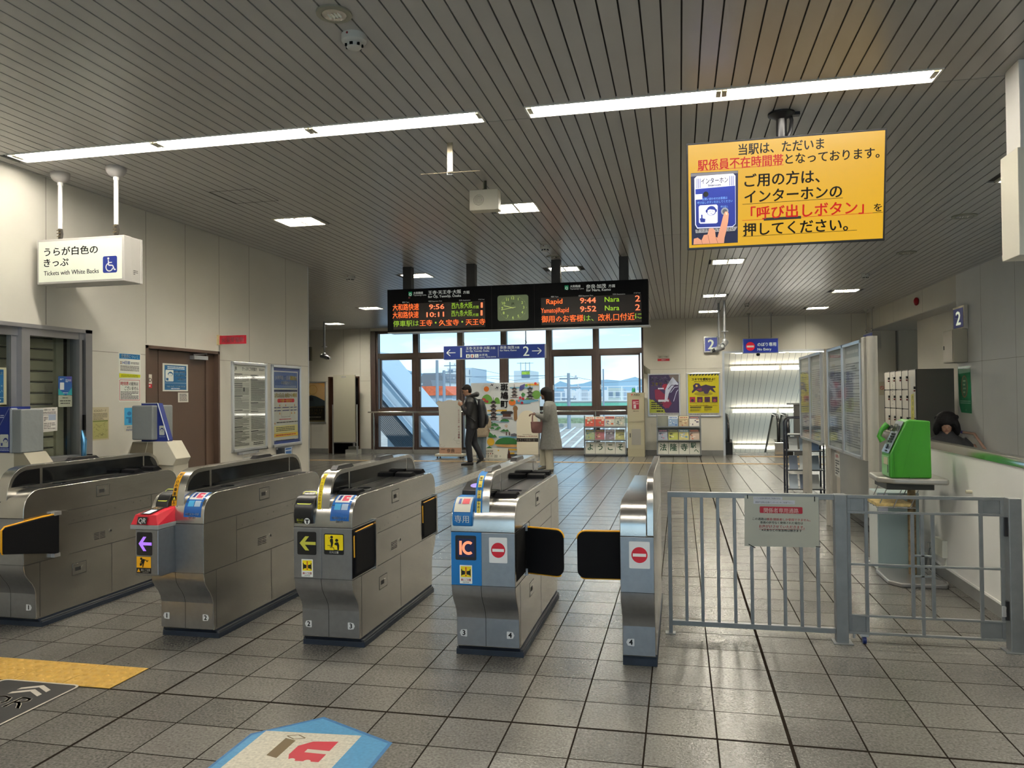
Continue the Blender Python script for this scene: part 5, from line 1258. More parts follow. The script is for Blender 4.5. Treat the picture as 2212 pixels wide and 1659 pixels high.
pad_machine(-4.43, 5.75, 'cream machine with a grey padded hood and blue side in front of the brown door')
t = thing('fare_machine', (-5.25, 5.0, 0), 'cream machine with blue front and grey padded side at the left edge of the picture', 'fare adjustment machine', 'padded intercom machines beyond the gates') if 0 else None
t = thing('fare_machine', (-4.62, 4.62, 0), 'cream machine with blue front and grey padded side at the left edge of the picture', 'fare adjustment machine', 'padded intercom machines beyond the gates')
xa, yy = -4.50, 4.62
k_ = 4.62 / 5.0
X_ = lambda v: v * k_; Z_ = lambda z: 1.5 + (z - 1.5) * k_
m = MB(); m.box(X_(-5.45), yy + .02, 0, X_(-5.074), yy + .22, Z_(1.09), CREAM); m.prism([(X_(-5.074), Z_(1.09)), (X_(-4.985), Z_(1.09)), (X_(-4.90), Z_(.985)), (X_(-4.90), Z_(.95)), (X_(-5.074), Z_(.95))], 'y', yy + .02, yy + .22, pm('8f8874')); m.build('body', t)
m = MB(); m.box(X_(-5.074), yy, Z_(1.09), X_(-4.984), yy + .2, Z_(1.43), PAD); m.box(X_(-5.09), yy - .006, Z_(1.09), X_(-5.066), yy + .05, Z_(1.44), pm('8a9096')); m.build('padding', t, bevel=.008)
m = MB(); m.box(X_(-5.45), yy + .01, Z_(1.095), X_(-5.09), yy + .18, Z_(1.45), pm('1a2c78', .4)); m.build('blue_panel', t)
m = MB(); c = CV(m, (X_(-5.35), yy + .0085, Z_(1.45)), (X_(.26) , 0, 0), (0, 0, -(1.45 - 1.095) * k_), 260, 355, lift=.0008); c.rrect(160, 215, 238, 315, 8, pm('b8bcb0')); agent(c, 212, 262, 20, pm('1a2c78'), pm('b8bcb0')); c.poly([(168, 282), (186, 282), (184, 304), (170, 304)], pm('1a2c78')); c.fine(120, 322, 245, 345, 2, pm('a8b4cc')); c.fine(80, 60, 200, 90, 2, pm('c8ccd8')); c.line(250, 5, 130, 190, 3, pm('9aa4c0')); m.build('intercom_sign', t)
# ================================================================ RAILING, GATE, TELEPHONE, STAIR WALL (right)
YF = 4.93
t = thing('railing', (.40, YF, 0), 'grey steel railing with upright bars right of the narrow ticket gate', 'railing')
def bar(p, nm, x0, z0, x1, z1, y0=YF - .011, y1=YF + .011, mm=None, bev=.0015):
    m = MB(); m.box(x0, y0, z0, x1, y1, z1, mm or STEELG); return m.build(nm, p, bevel=bev)
bar(t, 'top_rail', -.085, .852, .893, .884, YF - .02, YF + .02); bar(t, 'bottom_rail', -.063, .054, .893, .084, YF - .016, YF + .016)
bar(t, 'end_post', -.085, 0, -.062, .86, YF - .015, YF + .015); bar(t, 'foot_plate', -.108, 0, -.045, .006, YF - .03, YF + .03)
for xx in (.016, .113, .210, .309, .408, .506, .600, .695, .790): bar(t, 'bar', xx, .08, xx + .019, .855)
bar(t, 'main_post', .893, 0, .962, .886, YF - .035, YF + .035, bev=.004); bar(t, 'foot_plate', .875, 0, .985, .006, YF - .05, YF + .05)
t = thing('railing_gate', (1.39, YF, 0), 'grey steel swing gate with square grid pattern and one blue castor', 'gate')
for z0, z1 in ((.862, .882), (.772, .786), (.463, .476), (.160, .172), (.056, .070)): bar(t, 'rail', .968, z0, 1.81, z1, YF - .009, YF + .009)
for xx, a, b_ in ((.966, .056, .88), (1.063, .056, .88), (1.316, .17, .775), (1.369, .065, .775), (1.426, .17, .775), (1.681, .056, .88), (1.791, .056, .88)): bar(t, 'upright', xx, a, xx + .019, b_, YF - .008, YF + .008)
for zz in (.525, .405): bar(t, 'short_rail', 1.335, zz, 1.426, zz + .011, YF - .008, YF + .008)
for b_ in ((.985, .786, 1.063, .862), (1.70, .786, 1.791, .862), (.985, .07, 1.063, .160), (1.70, .07, 1.791, .160)): bar(t, 'corner_plate', b_[0], b_[1], b_[2], b_[3], YF - .004, YF + .004)
m = MB(); m.box(1.03, YF - .02, .045, 1.075, YF + .02, .057, ALU); m.tube([(1.052, YF, .05), (1.06, YF + .01, .024)], .006, ALU, 6); m.build('castor_fork', t); m = MB(); m.cyl((1.043, YF, .022), (1.062, YF, .022), .022, pm('1c2c66', .4), 16); m.build('castor_wheel', t)
m = MB(); m.cyl((.997, YF, .03), (.997, YF, .06), .008, ALU, 8); m.build('drop_bolt', t)
for zz in (.66, .18): bar(t, 'hinge', 1.806, zz, 1.828, zz + .11, YF - .02, YF + .012, BLACKP)
bar(t, 'latch', 1.788, .20, 1.812, .26, YF - .02, YF - .009, ALU)
t = thing('gate_post', (1.858, YF, 0), 'square grey steel post at the right end of the gate', 'post')
bar(t, 'post', 1.825, 0, 1.892, .880, YF - .035, YF + .04, bev=.004); bar(t, 'foot_plate', 1.80, 0, 1.91, .006, YF - .05, YF + .055)
t = thing('railing_notice', (.59, YF - .03, .71), 'laminated white sheet with red heading tied onto the steel railing', 'notice')
m = MB(); m.add([(.378, YF - .024, .868), (.805, YF - .024, .868), (.803, YF - .026, .566), (.374, YF - .026, .562)], [(0, 1, 2, 3)], pm('a9aa9c', .3)); m.add([(.378, YF - .0232, .868), (.805, YF - .0232, .868), (.803, YF - .0252, .566), (.374, YF - .0252, .562)], [(3, 2, 1, 0)], pm('b0b1a4', .3))
c = QV(m, (.378, YF - .0245, .868), (.427, 0, 0), (0, -.002, -.304), 575, 400, lift=.0012).setq([(748, 400), (1322, 408), (1325, 798), (748, 785)])
c.qp([(817, 405), (1042, 408), (1042, 430), (817, 428)], pm('b8bcc4', .4)); c.qp([(817, 430), (1140, 434), (1138, 464), (817, 460)], pm('b8bcc4', .4))
c.qt(828, 1028, 424, 'トイレを含め改札内ご利用の方は', 15, BLK, 0); c.qt(832, 1125, 455, '係員不在時は左側インターホンをご利用下さい。', 15, BLK, 0)
u0, v0 = c.q(865, 480); u1, v1 = c.q(1198, 536); c.rrect(u0, v0, u1, v1, 8, pm('a81c2c', .4)); c.qt(897, 1167, 527, '関係者専用通路', 42, pm('d8c8c0'), .012)
c.qt(808, 918, 585, 'この通路は', 23, BLK, .01); c.qt(918, 1258, 590, '係員·関係者しか使用できません。', 23, pm('b02030'), .012); c.qt(868, 1200, 614, '係員の許可なく使用された場合は', 22, BLK, .01); c.qt(858, 1212, 646, 'お声がけさせていただきます。', 27, pm('b02030'), .014); c.qt(878, 1190, 672, '※災害などの緊急時は除きます', 22, BLK, .01)
u0, v0 = c.q(858, 655); u1, v1 = c.q(1212, 657); c.line(u0, v0, u1, v1, 2, pm('b02030')); m.build('sheet', t)
for p_ in (((.395, .875), (.396, .852)), ((.782, .872), (.782, .842)), ((.398, .575), (.438, .553)), ((.785, .572), (.812, .570))):
    m = MB(); m.tube([(p_[0][0], YF - .028, p_[0][1]), (p_[1][0], YF - .028, p_[1][1])], .0025, BLACKM, 6); m.build('cable_tie', t)

# stairwell wall, rail, stairs
mb = MB()
mb.box(2.055, 5.15, -4, 2.16, 11.6, 1.02, WALLG); mb.box(2.05, 5.13, 0, 2.066, 5.15, 1.03, WHITEP); mb.box(2.055, 5.13, -.3, 4.24, 5.15, 1.02, WALLG)
struct(mb, 'wall_stair'); mb = MB(); mb.box(2.04, 5.15, 0, 2.055, 11.6, .085, SKIRT); mb.box(2.045, 5.15, .085, 2.055, 11.6, .10, WHITEP); struct(mb, 'baseboard_stair')
t = thing('stair_rail', (2.1, 8.5, 1.02), 'wide stainless cap rail along the top of the low white stair wall', 'handrail')
m = MB(); pr = [(2.045, 1.02), (2.045, 1.05), (2.062, 1.075), (2.10, 1.083), (2.14, 1.075), (2.158, 1.05), (2.158, 1.02)]; m.prism(pr, 'y', 5.16, 11.62, STEELP, True); m.build('rail', t)
m = MB(); m.ell((2.075, 5.15, 1.045), (.03, .03, .032), pm('1c1a1a', .3)); m.build('end_cap', t)
m = MB()
for k in range(15): m.box(2.16, 11.4 - .3 * (k + 1), -.16 * (k + 1) - .3, 4.24, 11.4 - .3 * k, -.16 * (k + 1), FLOORM)
m.box(2.16, 5.0, -3.0, 4.24, 7.4, -2.4, FLOORM)
struct(m, 'floor_stairs')
t = thing('wall_handrail', (XR - .06, 12.2, .85), 'pinkish wooden handrail on the right wall going down the stairs behind the person', 'handrail')
PK = pm('b08a78', .45); m = MB(); m.tube([(XR - .06, 12.95, .865), (XR - .06, 12.36, .865), (XR - .06, 12.20, .78), (XR - .06, 10.4, -.10)], .019, PK, 10); m.tube([(XR - .06, 12.8, .865), (XR - .06, 12.90, .868)], .022, pm('3a3a8c'), 10); m.build('rail', t)
m = MB(); m.tube([(XR - .06, 12.7, .70), (XR - .06, 12.36, .70), (XR - .06, 12.20, .61), (XR - .06, 10.5, -.2)], .015, PK, 10); m.build('lower_rail', t)
for yy, zz in ((12.8, .865), (12.40, .865), (11.9, .63), (11.2, .29)):
    m = MB(); m.tube([(XR, yy, zz - .07), (XR - .05, yy, zz - .06), (XR - .06, yy, zz - .01)], .007, ALU, 6); m.build('bracket', t)
t = thing('socket_box', (2.05, 6.78, .22), 'small white outlet box with cable low on the stair wall behind the telephone', 'outlet box')
m = MB(); m.box(2.015, 6.69, .17, 2.056, 6.88, .31, pm('c8c8bc', .4)); m.build('box', t, bevel=.004)
m = MB(); m.box(2.047, 6.72, .085, 2.056, 6.74, .17, pm('c8c8bc')); m.tube([(2.03, 6.88, .26), (1.98, 6.92, .25), (1.99, 6.95, .1), (1.95, 6.8, .02), (2.0, 6.55, .015), (1.97, 6.4, .02), (1.9, 6.6, .02), (1.86, 6.72, .08)], .006, pm('8c8c88'), 8); m.tube([(2.03, 6.88, .23), (1.99, 6.93, .2), (1.96, 6.9, .05), (1.99, 6.6, .02), (1.95, 6.5, .03), (1.88, 6.7, .06)], .005, pm('6c6c6a'), 8); m.build('cable', t)
m = MB(); m.cyl((2.055, 6.15, .765), (2.015, 6.15, .765), .012, pm('c8c0a8'), 12); tag(m.build('wall_peg'), 'small round cream peg on the low stair wall right of the telephone', 'peg')

# telephone on its stand
t = thing('telephone_stand', (1.78, 6.65, 0), 'metal stand with round rusty pole and wire shelf, under the green telephone', 'stand')
m = MB(); m.prism([(1.56, 6.46), (1.64, 6.37), (1.95, 6.37), (1.97, 6.40), (1.97, 6.92), (1.60, 6.92), (1.56, 6.85)], 'z', .0, .035, mat('base_plate', (.35, .34, .33), .3, .7)); m.build('base_plate', t, bevel=.01, segs=3)
RUST = mat('rusty_pole', (.24, .17, .085), .55, .3, noise=.45, nscale=35); m = MB(); m.cyl((1.80, 6.70, .035), (1.80, 6.70, .77), .030, RUST, 18); m.build('pole', t)
TT = mat('table_metal', (.40, .39, .35), .35, .5); m = MB(); m.prism([(1.50, 6.52), (1.60, 6.40), (1.97, 6.36), (1.985, 6.40), (1.985, 6.86), (1.95, 6.90), (1.53, 6.90)], 'z', .785, .83, TT); m.build('table_top', t, bevel=.014, segs=3)
m = MB(); m.box(1.56, 6.46, .735, 1.90, 6.84, .785, pm('33342f', .4)); m.build('under_box', t, bevel=.003)
m = MB()
for a, b_ in (((1.50, 6.47), (1.50, 6.47)), ((1.60, 6.44), (1.60, 6.44)), ((1.72, 6.44), (1.72, 6.44)), ((1.52, 6.80), (1.52, 6.80)), ((1.74, 6.78), (1.74, 6.78))): m.tube([(a[0] + .06, a[1], .735), (b_[0], b_[1], .60)], .004, STEELG, 6)
for yy in (6.45, 6.55, 6.65, 6.75): m.tube([(1.48, yy, .60), (1.77, yy, .595)], .004, STEELG, 6)
for xx in (1.49, 1.62, 1.76): m.tube([(xx, 6.42, .60), (xx, 6.80, .60)], .004, STEELG, 6)
m.build('wire_shelf', t)
m = MB(); m.box(1.485, 6.46, .605, 1.74, 6.79, .628, mat('phone_book', (.48, .36, .14), .6, noise=.4, nscale=25)); tag(m.build('phone_book'), 'yellow phone book lying on the wire shelf under the telephone', 'book')
t = thing('public_telephone', (1.72, 6.55, .83), 'bright green public telephone facing left on its metal stand', 'telephone')
GRN = mat('phone_green', (.040, .27, .012), .32); GRD = mat('phone_green_dark', (.03, .22, .01), .35)
prf = [(1.572, .832), (1.572, 1.012), (1.690, 1.268), (1.72, 1.278), (1.862, 1.268), (1.866, .832)]
m = MB(); m.prism(prf, 'y', 6.40, 6.64, GRN); m.build('body', t, bevel=.010, segs=3)
m = MB(); m.box(1.60, 6.398, .836, 1.602, 6.401, 1.06, GRD); m.add([(1.655, 6.3985, .84), (1.658, 6.3985, .84), (1.752, 6.3985, 1.262), (1.749, 6.3985, 1.262)], [(0, 1, 2, 3)], GRD); m.pts = None; m.box(1.71, 6.397, .832, 1.75, 6.401, .848, GRD); m.build('side_seam', t)
PLT = mat('phone_plate', (.42, .46, .50), .28, .7); m = MB(); nx, nz = -.908, .418
def fp(u, v, off): # u along depth from far(0) to near(1), v up the slope 0..1
    return (1.572 + .118 * v - .004 + nx * off, 6.625 - u * .21, 1.012 + .256 * v + nz * off)
m.add([fp(0, .03, .006), fp(1, .03, .006), fp(1, .98, .006), fp(0, .98, .006)], [(0, 1, 2, 3)], PLT); m.build('front_plate', t)
m = MB(); m.box(1.566, 6.42, .845, 1.571, 6.62, .995, pm('7fb878', .35)); m.box(1.563, 6.44, .93, 1.567, 6.55, .985, pm('b8b090', .4)); m.box(1.563, 6.43, .87, 1.567, 6.445, .93, BLACKP); m.build('coin_panel', t)
m = MB(); m.add([fp(.1, .66, .010), fp(.55, .66, .010), fp(.55, .88, .010), fp(.1, .88, .010)], [(0, 1, 2, 3)], pm('3c4434', .25)); m.add([fp(.65, .68, .010), fp(.9, .68, .010), fp(.9, .84, .010), fp(.65, .84, .010)], [(0, 1, 2, 3)], BLACKP); m.build('display', t)
for r in range(4):
    for k in range(3):
        p = fp(.42 + k * .15, .58 - r * .075, .008); m = MB(); m.box(p[0] - .008, p[1] - .011, p[2] - .008, p[0] + .004, p[1] + .011, p[2] + .008, BLACKP); m.build('key', t)
m = MB(); p = fp(.6, .20, .012); m.cyl(p, (p[0] - .01, p[1], p[2] + .004), .020, pm('2c2c30', .3), 14); p = fp(.6, .08, .01); m.box(p[0] - .004, p[1] - .02, p[2] - .006, p[0] + .003, p[1] + .02, p[2] + .006, BLACKP); m.build('card_slot', t)
m = MB(); m.tube([(1.585, 6.66, 1.10), (1.560, 6.665, 1.14), (1.580, 6.665, 1.19), (1.625, 6.66, 1.235)], [.026, .018, .018, .028], GRN, 12); m.build('handset', t); m = MB(); m.tube([(1.64, 6.60, 1.22), (1.63, 6.66, 1.20)], .012, BLACKP, 8); m.build('cradle', t)
m = MB(); m.tube([(1.87, 6.60, 1.02), (1.90, 6.62, .99), (1.915, 6.64, .90), (1.92, 6.66, .83)], .005, BLACKP, 8); m.tube([(1.868, 6.60, .88), (1.885, 6.62, .88), (1.905, 6.66, .84)], .004, BLACKP, 8); m.build('cord', t)
t = thing('floor_cabinet', (1.75, 7.05, 0), 'pale blue grey plastic cabinet standing behind the telephone stand', 'cabinet')
m = MB(); m.box(1.60, 6.93, 0, 1.92, 7.22, .655, pm('8ea0a0', .35)); m.build('body', t, bevel=.006); m = MB(); m.box(1.597, 6.935, .01, 1.600, 7.21, .65, pm('c9cdc8', .4)); m.build('front_sheet', t); m = MB(); m.box(1.605, 6.926, .49, 1.68, 6.929, .645, pm('c4c8d4', .4)); c = CV(m, (1.605, 6.9255, .645), (.075, 0, 0), (0, 0, -.155), 75, 155); c.fine(8, 10, 68, 60, 4, pm('5a6a9c')); m.build('notice_sheet', t)

# glass notice panels along the passage
XP = 1.62; PGL = mat('panel_print', (.33, .35, .36), .25, noise=.18, nscale=5)
def npanel(y_near, y_far, yd, z0, z1, label, seed):
    t = thing('notice_panel', (XP, (y_near + y_far) / 2, 0), label, 'notice panel', 'tall framed notice panels at right')
    def fr(a, b_):
        f = MB(); w = .03
        f.box(XP - .03, a, z1 - w, XP, b_, z1, ALU); f.box(XP - .03, a, z0, XP, b_, z0 + w, ALU); f.box(XP - .03, a, z0, XP, a + w, z1, ALU); f.box(XP - .03, b_ - w, z0, XP, b_, z1, ALU); f.build('frame', t, bevel=.003)
    for a, b_, sd in ((y_near, yd - .006, seed), (yd + .006, y_far, seed + 9)):
        fr(a, b_); f = MB(); c = CV(f, (XP - .004, b_ - .03, z1 - .03), (0, -(b_ - a - .06), 0), (0, 0, -(z1 - z0 - .06)), 100, 130); R = random.Random(sd)
        c.fill(pm('c0c6c6', .35)); c.rect(0, 0, 100, 14, pm('8c9494', .35)); c.fine(12, 3, 80, 11, 1, pm('c8ccc8'))
        for k in range(9): x = R.uniform(4, 60); y = R.uniform(18, 105); c.rect(x, y, x + R.uniform(12, 34), y + R.uniform(4, 16), pm(R.choice(['9aa2b8', 'a8a8a0', 'b4b094', '8c96ac', 'c8cccc', 'a89cac']), .35))
        c.fine(5, 20, 95, 124, 34, pm('5a5e68', .4), seed=sd); f.build('poster', t)
        f = MB(); f.box(XP - .024, a + .03, z0 + .03, XP - .022, b_ - .03, z1 - .03, ACRYL); f.build('glass', t)
    f = MB(); f.box(XP, y_near, z0 + .01, XP + .03, y_far, z1 - .01, pm('b0aea4', .5)); f.build('backing', t)
    return t
tA = npanel(7.44, 9.05, 8.24, .883, 1.966, 'nearer tall framed double notice panel in front of the green telephone', 3)
tB = npanel(9.44, 11.06, 10.24, .876, 1.966, 'farther tall framed double notice panel with brochure rack behind it', 8)
BEI = mat('post_beige', (.40, .38, .33), .45)
m = MB(); m.cyl((1.655, 7.27, 0), (1.655, 7.27, 1.985), .045, BEI, 24); m.cyl((1.655, 7.27, 0), (1.655, 7.27, .012), .055, ALU, 24); m.build('post', tA)
m = MB(); m.box(1.60, 7.34, .88, 1.66, 7.43, 1.985, BEI); m.build('side_cover', tA, bevel=.006)
m = MB(); m.box(1.635, 8.82, 0, 1.67, 9.06, .885, pm('8f8a80', .5)); m.build('leg_plate', tA)
m = MB(); m.cyl((1.635, 9.24, 0), (1.635, 9.24, 1.985), .038, BEI, 22); m.build('post', tB); m = MB(); m.box(1.625, 9.08, .0, 1.66, 9.19, 1.985, BEI); m.build('side_cover', tB, bevel=.006); m = MB(); m.box(1.61, 10.50, 0, 1.65, 11.0, .88, BEI); m.cyl((1.608, 10.75, .16), (1.61, 10.75, .16), .02, DARK, 10); m.build('leg_plate', tB)
m = MB(); c = CV(m, (XP - .032, 8.66, .86), (0, -.26, 0), (0, 0, -.24), 60, 88); c.fill(pm('c4c4bc', .4)); c.text(30, 16, 'お願い', 14, pm('b02838'), w=44, bold=.03, al='C'); c.fine(8, 24, 54, 82, 6, BLK, thick=.6); tag(m.build('paper_slip'), 'small white paper with red heading hanging below the nearer notice panel', 'notice')
# brochure rack behind panel B
t = thing('brochure_rack', (1.8, 12.2, 0), 'dark tube-framed brochure rack behind the farther notice panel', 'rack')
DKB = mat('rack_dark', (.018, .02, .035), .35)
for yy in (12.0, 12.28):
    m = MB(); m.tube([(1.535, yy, 0), (1.535, yy, 1.05), (1.555, yy, 1.10), (1.60, yy, 1.12), (1.98, yy, 1.12), (2.03, yy, 1.10), (2.05, yy, 1.05), (2.05, yy, 0)], .014, DKB, 10); m.build('frame', t)
for k, zz in enumerate((.06, .34, .62, .86)):
    m = MB(); m.box(1.54, 11.95, zz, 2.06, 12.32, zz + .016, pm('3f4448', .4)); m.build('shelf', t)
BRS = ['a8b4c0', '6f7a8c', 'c4c8c8', '8a9aa8', '4f6480']
for k, zz in enumerate((.078, .358, .638)):
    for j in range(3):
        m = MB(); x = 1.57 + j * .15; m.add([(x, 11.98, zz), (x + .12, 11.98, zz), (x + .12, 12.08, zz + .20), (x, 12.08, zz + .20), (x, 11.995, zz), (x + .12, 11.995, zz), (x + .12, 12.095, zz + .20), (x, 12.095, zz + .20)], [(0, 1, 2, 3), (7, 6, 5, 4), (0, 4, 5, 1), (1, 5, 6, 2), (2, 6, 7, 3), (3, 7, 4, 0)], pm(BRS[(k + j) % 5], .3))
        tag(m.build('brochure'), 'brochure standing in the dark tube-framed rack behind the notice panel', 'brochure', 'brochures in the dark rack')

# lockers and right wall fittings
t = thing('coin_lockers', (3.92, 14.1, 0), 'tall beige coin lockers with dark grey side, standing by the right wall', 'lockers')
LKB = mat('locker_beige', (.50, .465, .39), .38); m = MB(); m.box(3.652, 13.2, 0, 4.19, 15.1, 1.845, mat('locker_side', (.085, .078, .065), .5)); m.build('body', t, bevel=.004)
cols = [13.203, 13.613, 13.991, 14.371, 14.728, 15.10]
for i, (a, b_) in enumerate(zip(cols, cols[1:])):
    rows = [(.05, .40), (.41, .80), (.81, 1.20), (1.21, 1.52), (1.53, 1.84)] if i != 0 else [(.05, .5), (.51, 1.06), (1.07, 1.84)]
    for z0, z1 in rows:
        m = MB(); m.box(3.64, a + .012, z0, 3.653, b_ - .006, z1 - .008, LKB); d = m.build('door', t, bevel=.002)
        m = MB(); zk = z0 + (z1 - z0) * .62; m.cyl((3.64, a + .03, zk), (3.615, a + .03, zk), .022, BLACKP, 12); m.cyl((3.64, a + .05, zk - .045), (3.62, a + .05, zk - .045), .014, pm('7a1a20', .3), 10); m.build('lock', d)
for a in cols: 
    m = MB(); m.box(3.636, a - .008, .05, 3.652, a + .010, 1.84, pm('2a2826', .4)); m.build('divider', t)
m = MB(); c = CV(m, (3.6385, 13.50, 1.46), (0, -.22, 0), (0, 0, -.44), 40, 80); c.poly([(6, 4), (34, 0), (36, 78), (4, 80)], pm('c8c020', .4)); c.vtext(20, 6, '使用中止', 15, pm('5a5a20')); c.poly([(2, -50), (38, -50), (36, -12), (4, -12)], pm('b8b8b0', .4)); m.build('yellow_label', t)
m = MB(); c = CV(m, (3.6385, 14.66, 1.82), (0, -.20, 0), (0, 0, -.6), 30, 90); c.vtext(15, 4, 'コインロッカー', 11, BLK, step=1.1); m.build('door_lettering', t)
t = thing('meter_box', (XR, 12.97, 2.18), 'beige metal wall box under the blue 2 sign on the right wall', 'wall box')
m = MB(); m.box(XR - .20, 12.74, 1.925, XR - .002, 13.19, 2.425, pm('b3ab98', .45)); m.build('body', t, bevel=.005); m = MB(); m.box(XR - .205, 12.76, 1.945, XR - .20, 13.17, 2.405, pm('b8b0a0', .45)); m.build('door', t, bevel=.002); m = MB(); m.box(XR - .212, 13.12, 2.13, XR - .205, 13.15, 2.19, BLACKP); m.build('handle', t)
m = MB(); c = CV(m, (XR - .003, 13.17, 1.868), (0, -.53, 0), (0, 0, -.72), 100, 220); c.poly([(0, 0), (98, 0), (104, 218), (22, 216), (6, 180)], mat('banner_green', hexc('1f8a5c'), .3, noise=.15, nscale=9)); c.poly([(42 + 26 * math.cos(a) + 8, 95 + 52 * math.sin(a)) for a in [2 * PI * k / 24 for k in range(24)]], pm('a86a50', .3)); c.poly([(50 + 20 * math.cos(a), 95 + 46 * math.sin(a)) for a in [2 * PI * k / 24 for k in range(24)]], pm('3f7a5c', .3))
c.vtext(50, 55, '点字案内', 20, pm('b8c8b0')) if 0 else c.fine(40, 60, 60, 130, 4, pm('b8c8b0')); c.fine(14, 158, 96, 176, 2, pm('b8d8c8')); c.poly([(4, 12), (96, 8), (96, 30), (6, 34)], pm('9cc8b0', .3)); c.text(60, 208, '1', 12, WHITE); tag(m.build('banner'), 'shiny green vertical banner on the right wall beside the grey locker side', 'banner')
m = MB(); m.ell((XR - .03, 15.15, 3.12), (.045, .06, .075), pm('a01018', .2)); m.cyl((XR, 15.15, 3.12), (XR - .015, 15.15, 3.12), .06, pm('701018', .3)); tag(m.build('alarm_lamp'), 'small red alarm lamp high on the white beam at right', 'lamp')
m = MB(); c = CV(m, (4.48, FARY - .002, 1.72), (.118, 0, 0), (0, 0, -.31), 100, 260); c.fill(pm('b8b098', .4)); c.circ(50, 120, 36, RED, 24); c.circ(50, 120, 28, pm('b8b098', .4), 24); c.line(30, 100, 70, 140, 7, RED); tag(m.build('no_smoking_sign'), 'beige no smoking sign on the far wall left of the lockers', 'sign')
m = MB(); m.cyl((4.855, FARY - .03, 0), (4.855, FARY - .03, 2.88), .022, pm('6f6c66', .4), 10); tag(m.build('wall_pipe'), 'thin grey vertical pipe on the far wall above the lockers', 'pipe')

# ================================================================ ESCALATOR HALL
mb = MB(); SLW = mat('slanted_slat', (.70, .66, .56), .65, spec=.2)
mb.box(.2, 20.0, -6, .25, 34, 3.6, WALLM); mb.box(9.0, 20.0, -6, 9.05, 34, 3.6, WALLM)
x = .25; 
def slope(y): return 3.05 - (y - 19.3) * .52 if y > 20.4 else 2.62
while x < 9.0:                              # sloping slatted soffit above the escalator, slats run down the slope
    a, b_ = x + .003, x + .1425; pts = [(19.30, 2.60), (20.3, 2.60), (27.2, -1.4), (27.2, -6)]
    for (y0, z0), (y1, z1) in zip(pts, pts[1:]): mb.add([(a, y0, z0), (b_, y0, z0), (b_, y1, z1), (a, y1, z1)], [(0, 1, 2, 3)], SLW)
    mb.add([(b_, 19.3, 2.605), (x + .15, 19.3, 2.605), (x + .15, 20.3, 2.605), (b_, 20.3, 2.605), (x + .15, 27.2, -1.39), (b_, 27.2, -1.39), (x + .15, 27.2, -6), (b_, 27.2, -6)], [(0, 1, 2, 3), (3, 2, 4, 5), (5, 4, 6, 7)], GROOVE); x += .146
mb.box(.2, 20.0, -6.1, 9, 34, -6, FLOORM)
struct(mb, 'wall_escalator_hall')
def tubel(x0, x1, y, z, label):
    t = thing('fluorescent_light', ((x0 + x1) / 2, y, z), label, 'ceiling light', 'bare fluorescent tubes in the escalator hall')
    m = MB(); m.box(x0, y - .0, z + .036, x1, y + .05, z + .09, SLW); m.build('housing', t); m = MB(); m.tube([(x0 + .02, y - .01, z), (x1 - .02, y - .01, z)], .026, mat('tube_glow_hall', (.9, .9, .88), .5, emit=15.0, ecol=(1, .95, .84)), 10); m.build('tube', t)
for yy in (20.9, 22.9, 24.9):
    zz = 2.60 - (yy - 20.3) * .58 - .14
    for k in range(3): tubel(1.30 + k * 1.28 + (yy - 20.9) * .08, 2.52 + k * 1.28 + (yy - 20.9) * .08, yy, zz, 'bare fluorescent tube on the slatted slope above the escalator')
for k in range(2): tubel(1.35 + k * 1.28, 2.57 + k * 1.28, 19.9, 2.50, 'bare fluorescent tube at the top of the escalator opening')
def escal(x, label, inner):
    t = thing('escalator_handrail', (x, 19.6, 0), label, 'escalator')
    m = MB(); ypts = [(19.42, .30), (19.38, .55), (19.42, .80), (19.60, .93), (20.4, .95), (26.0, -2.3)]
    m.tube([(x, y, z) for y, z in [(19.60, .08), (19.44, .16), (19.37, .35), (19.35, .6), (19.42, .82), (19.60, .93), (20.4, .95), (26.0, -2.3)]], .04, BLACKP, 12); m.build('rubber_handrail', t)
    m = MB(); m.prism([(19.62, .0), (19.46, .2), (19.42, .5), (19.48, .75), (19.62, .88), (20.4, .90), (26, -2.35), (26, -3.2), (20.4, .0)], 'x', x - .012, x + .012, pm('c8c4b4', .15, metal=.3) if inner else BLACKP); m.build('balustrade', t)
    m = MB(); m.prism([(19.30, 0), (19.30, .30), (19.5, .36), (20.4, .34), (26, -2.9), (26, -3.3), (20.4, -.1)], 'x', x - .10, x + .10, pm('15120f', .3) if not inner else STEELP); m.build('skirt', t, bevel=.01)
escal(1.13, 'black escalator balustrade end at the left edge of the opening', False)
escal(2.30, 'clear escalator balustrade with dark handrail in the middle of the opening', True)
escal(2.52, 'black escalator handrail right of the clear balustrade', False)
m = MB(); m.box(1.25, 19.3, .001, 2.2, 20.0, .006, STEELP)
for k in range(26): m.box(1.27 + k * .036, 19.35, .006, 1.285 + k * .036, 19.95, .009, pm('5c5448', .4))
m.box(1.25, 20.0, -.12, 2.2, 20.4, -.02, STEELP)
tag(m.build('escalator_landing_plate'), 'ribbed metal landing plate at the top of the escalator', 'landing plate')
t = thing('barrier_board', (2.85, 19.5, 0), 'grey boxy barrier right of the escalator handrails', 'barrier'); m = MB(); m.box(2.66, 19.42, 0, 2.95, 19.50, 1.20, mat('barrier_grey', (.11, .11, .105), .4)); m.build('panel', t, bevel=.004); m = MB(); m.box(2.50, 19.40, 1.20, 3.02, 19.55, 1.24, STEELP); m.build('cap', t)
m = MB(); m.box(1.0, 20.0, -6, 1.02, 27, 0, WALLM); struct(m, 'trim_4')
